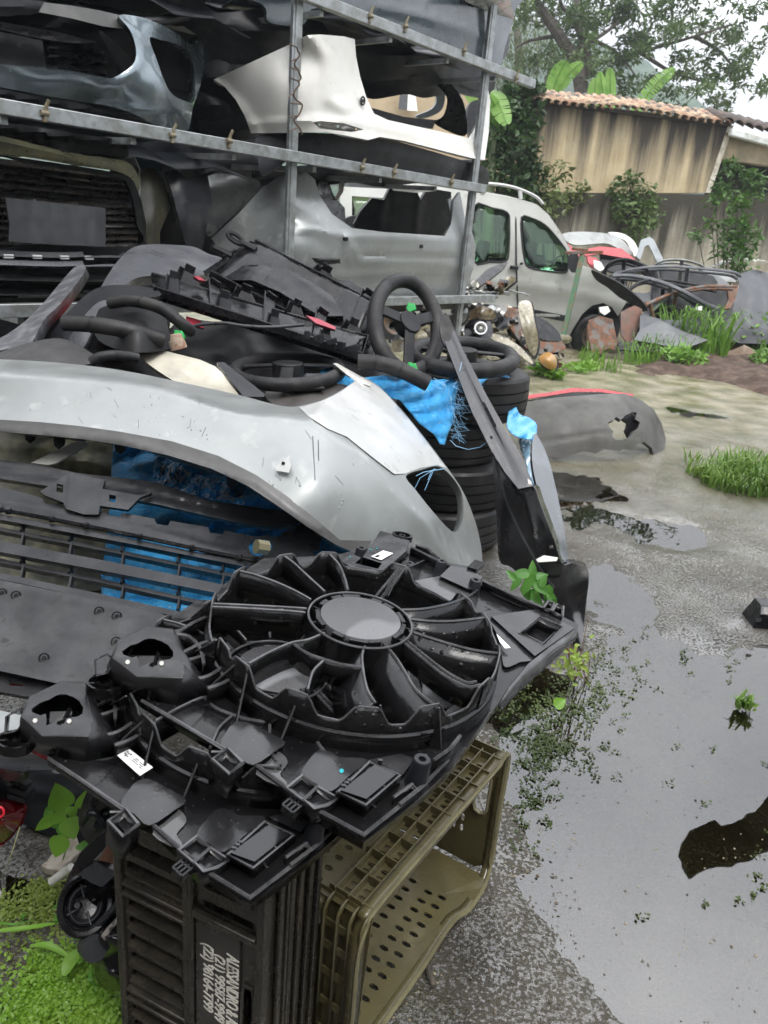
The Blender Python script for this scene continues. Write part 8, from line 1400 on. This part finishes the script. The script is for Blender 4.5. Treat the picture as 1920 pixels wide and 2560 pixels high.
# pebbles and bark by the weeds
b = B(); rg = random.Random(61)
def stone(b, c, r, rg):
    n = 7; rows = []
    for i in range(5):
        ph = math.pi*i/4; rows.append([c+np.array([math.sin(ph)*math.cos(a)*r*rg.uniform(.8, 1.15), math.sin(ph)*math.sin(a)*r*rg.uniform(.8, 1.15), math.cos(ph)*r*.6]) for a in np.linspace(0, 6.28, n+1)[:-1]])
    b.rings(rows)
for k in range(90): c = G(rg.gauss(1795, 16), rg.gauss(922, 4)); stone(b, c+np.array([0, 0, .02+.05*rg.random()]), rg.uniform(.015, .04), rg)
tag(b.build('pebbles', M('pale_pebbles', (.55, .46, .34), .8, c2=(.35, .28, .2), sc_=12)), 'small heap of pale pebbles on the soil by the weeds', 'pebbles', kind='stuff')
for i, (x, y, s) in enumerate([(1808, 893, 1), (1840, 905, 1.2), (1870, 890, .9)]):
    c = G(x, y)+np.array([0, 0, .1]); b = B(); b.rings([[c+np.array([u*.22*s, v*.1, .09*math.sin(v*2.2+u)+.05*math.sin(u*4)]) for v in np.linspace(-1, 1, 6)] for u in np.linspace(-1, 1, 7)], closed=False); tag(b.build('bark_piece', M('bark_litter', (.20, .14, .10), .9, c2=(.3, .24, .19), sc_=8, bump=.01, bs=30) if i == 0 else bpy.data.materials['bark_litter'], th=.02), ['curled brown bark piece left of the pale pebbles top', 'largest curled brown bark piece right of the pebbles', 'brown bark piece farthest right in the weeds'][i], 'bark')
# floor litter: grit, twigs, flakes
b = B(); rg = random.Random(71)
for k in range(2600):
    x, y = rg.uniform(850, 1920), rg.uniform(1500, 2560)
    if x > 1450 and y > 1650 and rg.random() < .8: continue
    if x < 1290 and y < 2100: continue
    g_ = G(x, y); g_[2] = GH(g_[0], g_[1])
    stone(b, g_, abs(rg.gauss(0, .0016))+.0008, rg) if k % 2 else leaf(b, g_+np.array([0, 0, .001]), (rg.gauss(0, 1), rg.gauss(0, 1), .05), rg.uniform(.003, .010), rg, .6)
tag(b.build('grit', M('grit', (.07, .055, .035), .5, c2=(.20, .17, .11), sc_=3, mix=(.5, .52))), 'grit, flakes and small litter on the wet concrete', 'grit', kind='stuff')
for lab, pts, r in (('brown dead leaf stalk on the wet ground right of the olive crate', [(1062, 2395), (1072, 2425), (1085, 2465)], .006), ('thin dark twig touching the corner of the olive crate', [(1222, 2205), (1232, 2225), (1228, 2250)], .0012), ('thin dark twig on the wet concrete near the bottom middle', [(1268, 2408), (1282, 2425), (1292, 2434)], .0014)):
    b = B(); b.tube(cr([G(x, y, .016) for x, y in pts], 4, False), r, 6, flat=.6); tag(b.build('twig', bark), lab, 'twig')
# unseen blocks added around the yard to block low sky and deepen reflections
dkw = M('sky_blocker_grey', (.09, .085, .075), .9, c2=(.06, .06, .05), sc_=.6); grn = M('sky_blocker_green', (.03, .05, .02), .95, c2=(.05, .08, .03), sc_=2, bump=.1, bs=4)
for nm, lab, x0, x1, y0, y1, h, mt in (('rear_sky_blocker', 'long grey workshop added behind the camera to block low sky', -9, 7, -6, -3.4, 4.6, dkw), ('right_sky_blocker', 'tall hedge added far right of the yard to block low sky', 9.5, 12, -6, 8, 4.5, grn), ('left_sky_blocker', 'dark unseen block added left of the pile to block low sky', -7, -3.6, -3, 3.2, 4.2, dkw)):
    t_ = thing(nm, lab, 'building' if nm != 'right_sky_blocker' else 'right_sky_blocker', ((x0+x1)/2, (y0+y1)/2, 0)); b = B(); b.box(((x0+x1)/2, (y0+y1)/2, h/2-.05), ((x1-x0)/2, 0, 0), (0, (y1-y0)/2, 0), (0, 0, h/2)); b.build('wall' if nm != 'right_sky_blocker' else 'foliage', mt, t_, smooth=False)
    if nm != 'right_sky_blocker': b = B(); b.box(((x0+x1)/2, (y0+y1)/2, h+.05), ((x1-x0)/2+.3, 0, 0), (0, (y1-y0)/2+.3, 0), (0, 0, .08)); b.build('roof', dkw, t_, smooth=False)
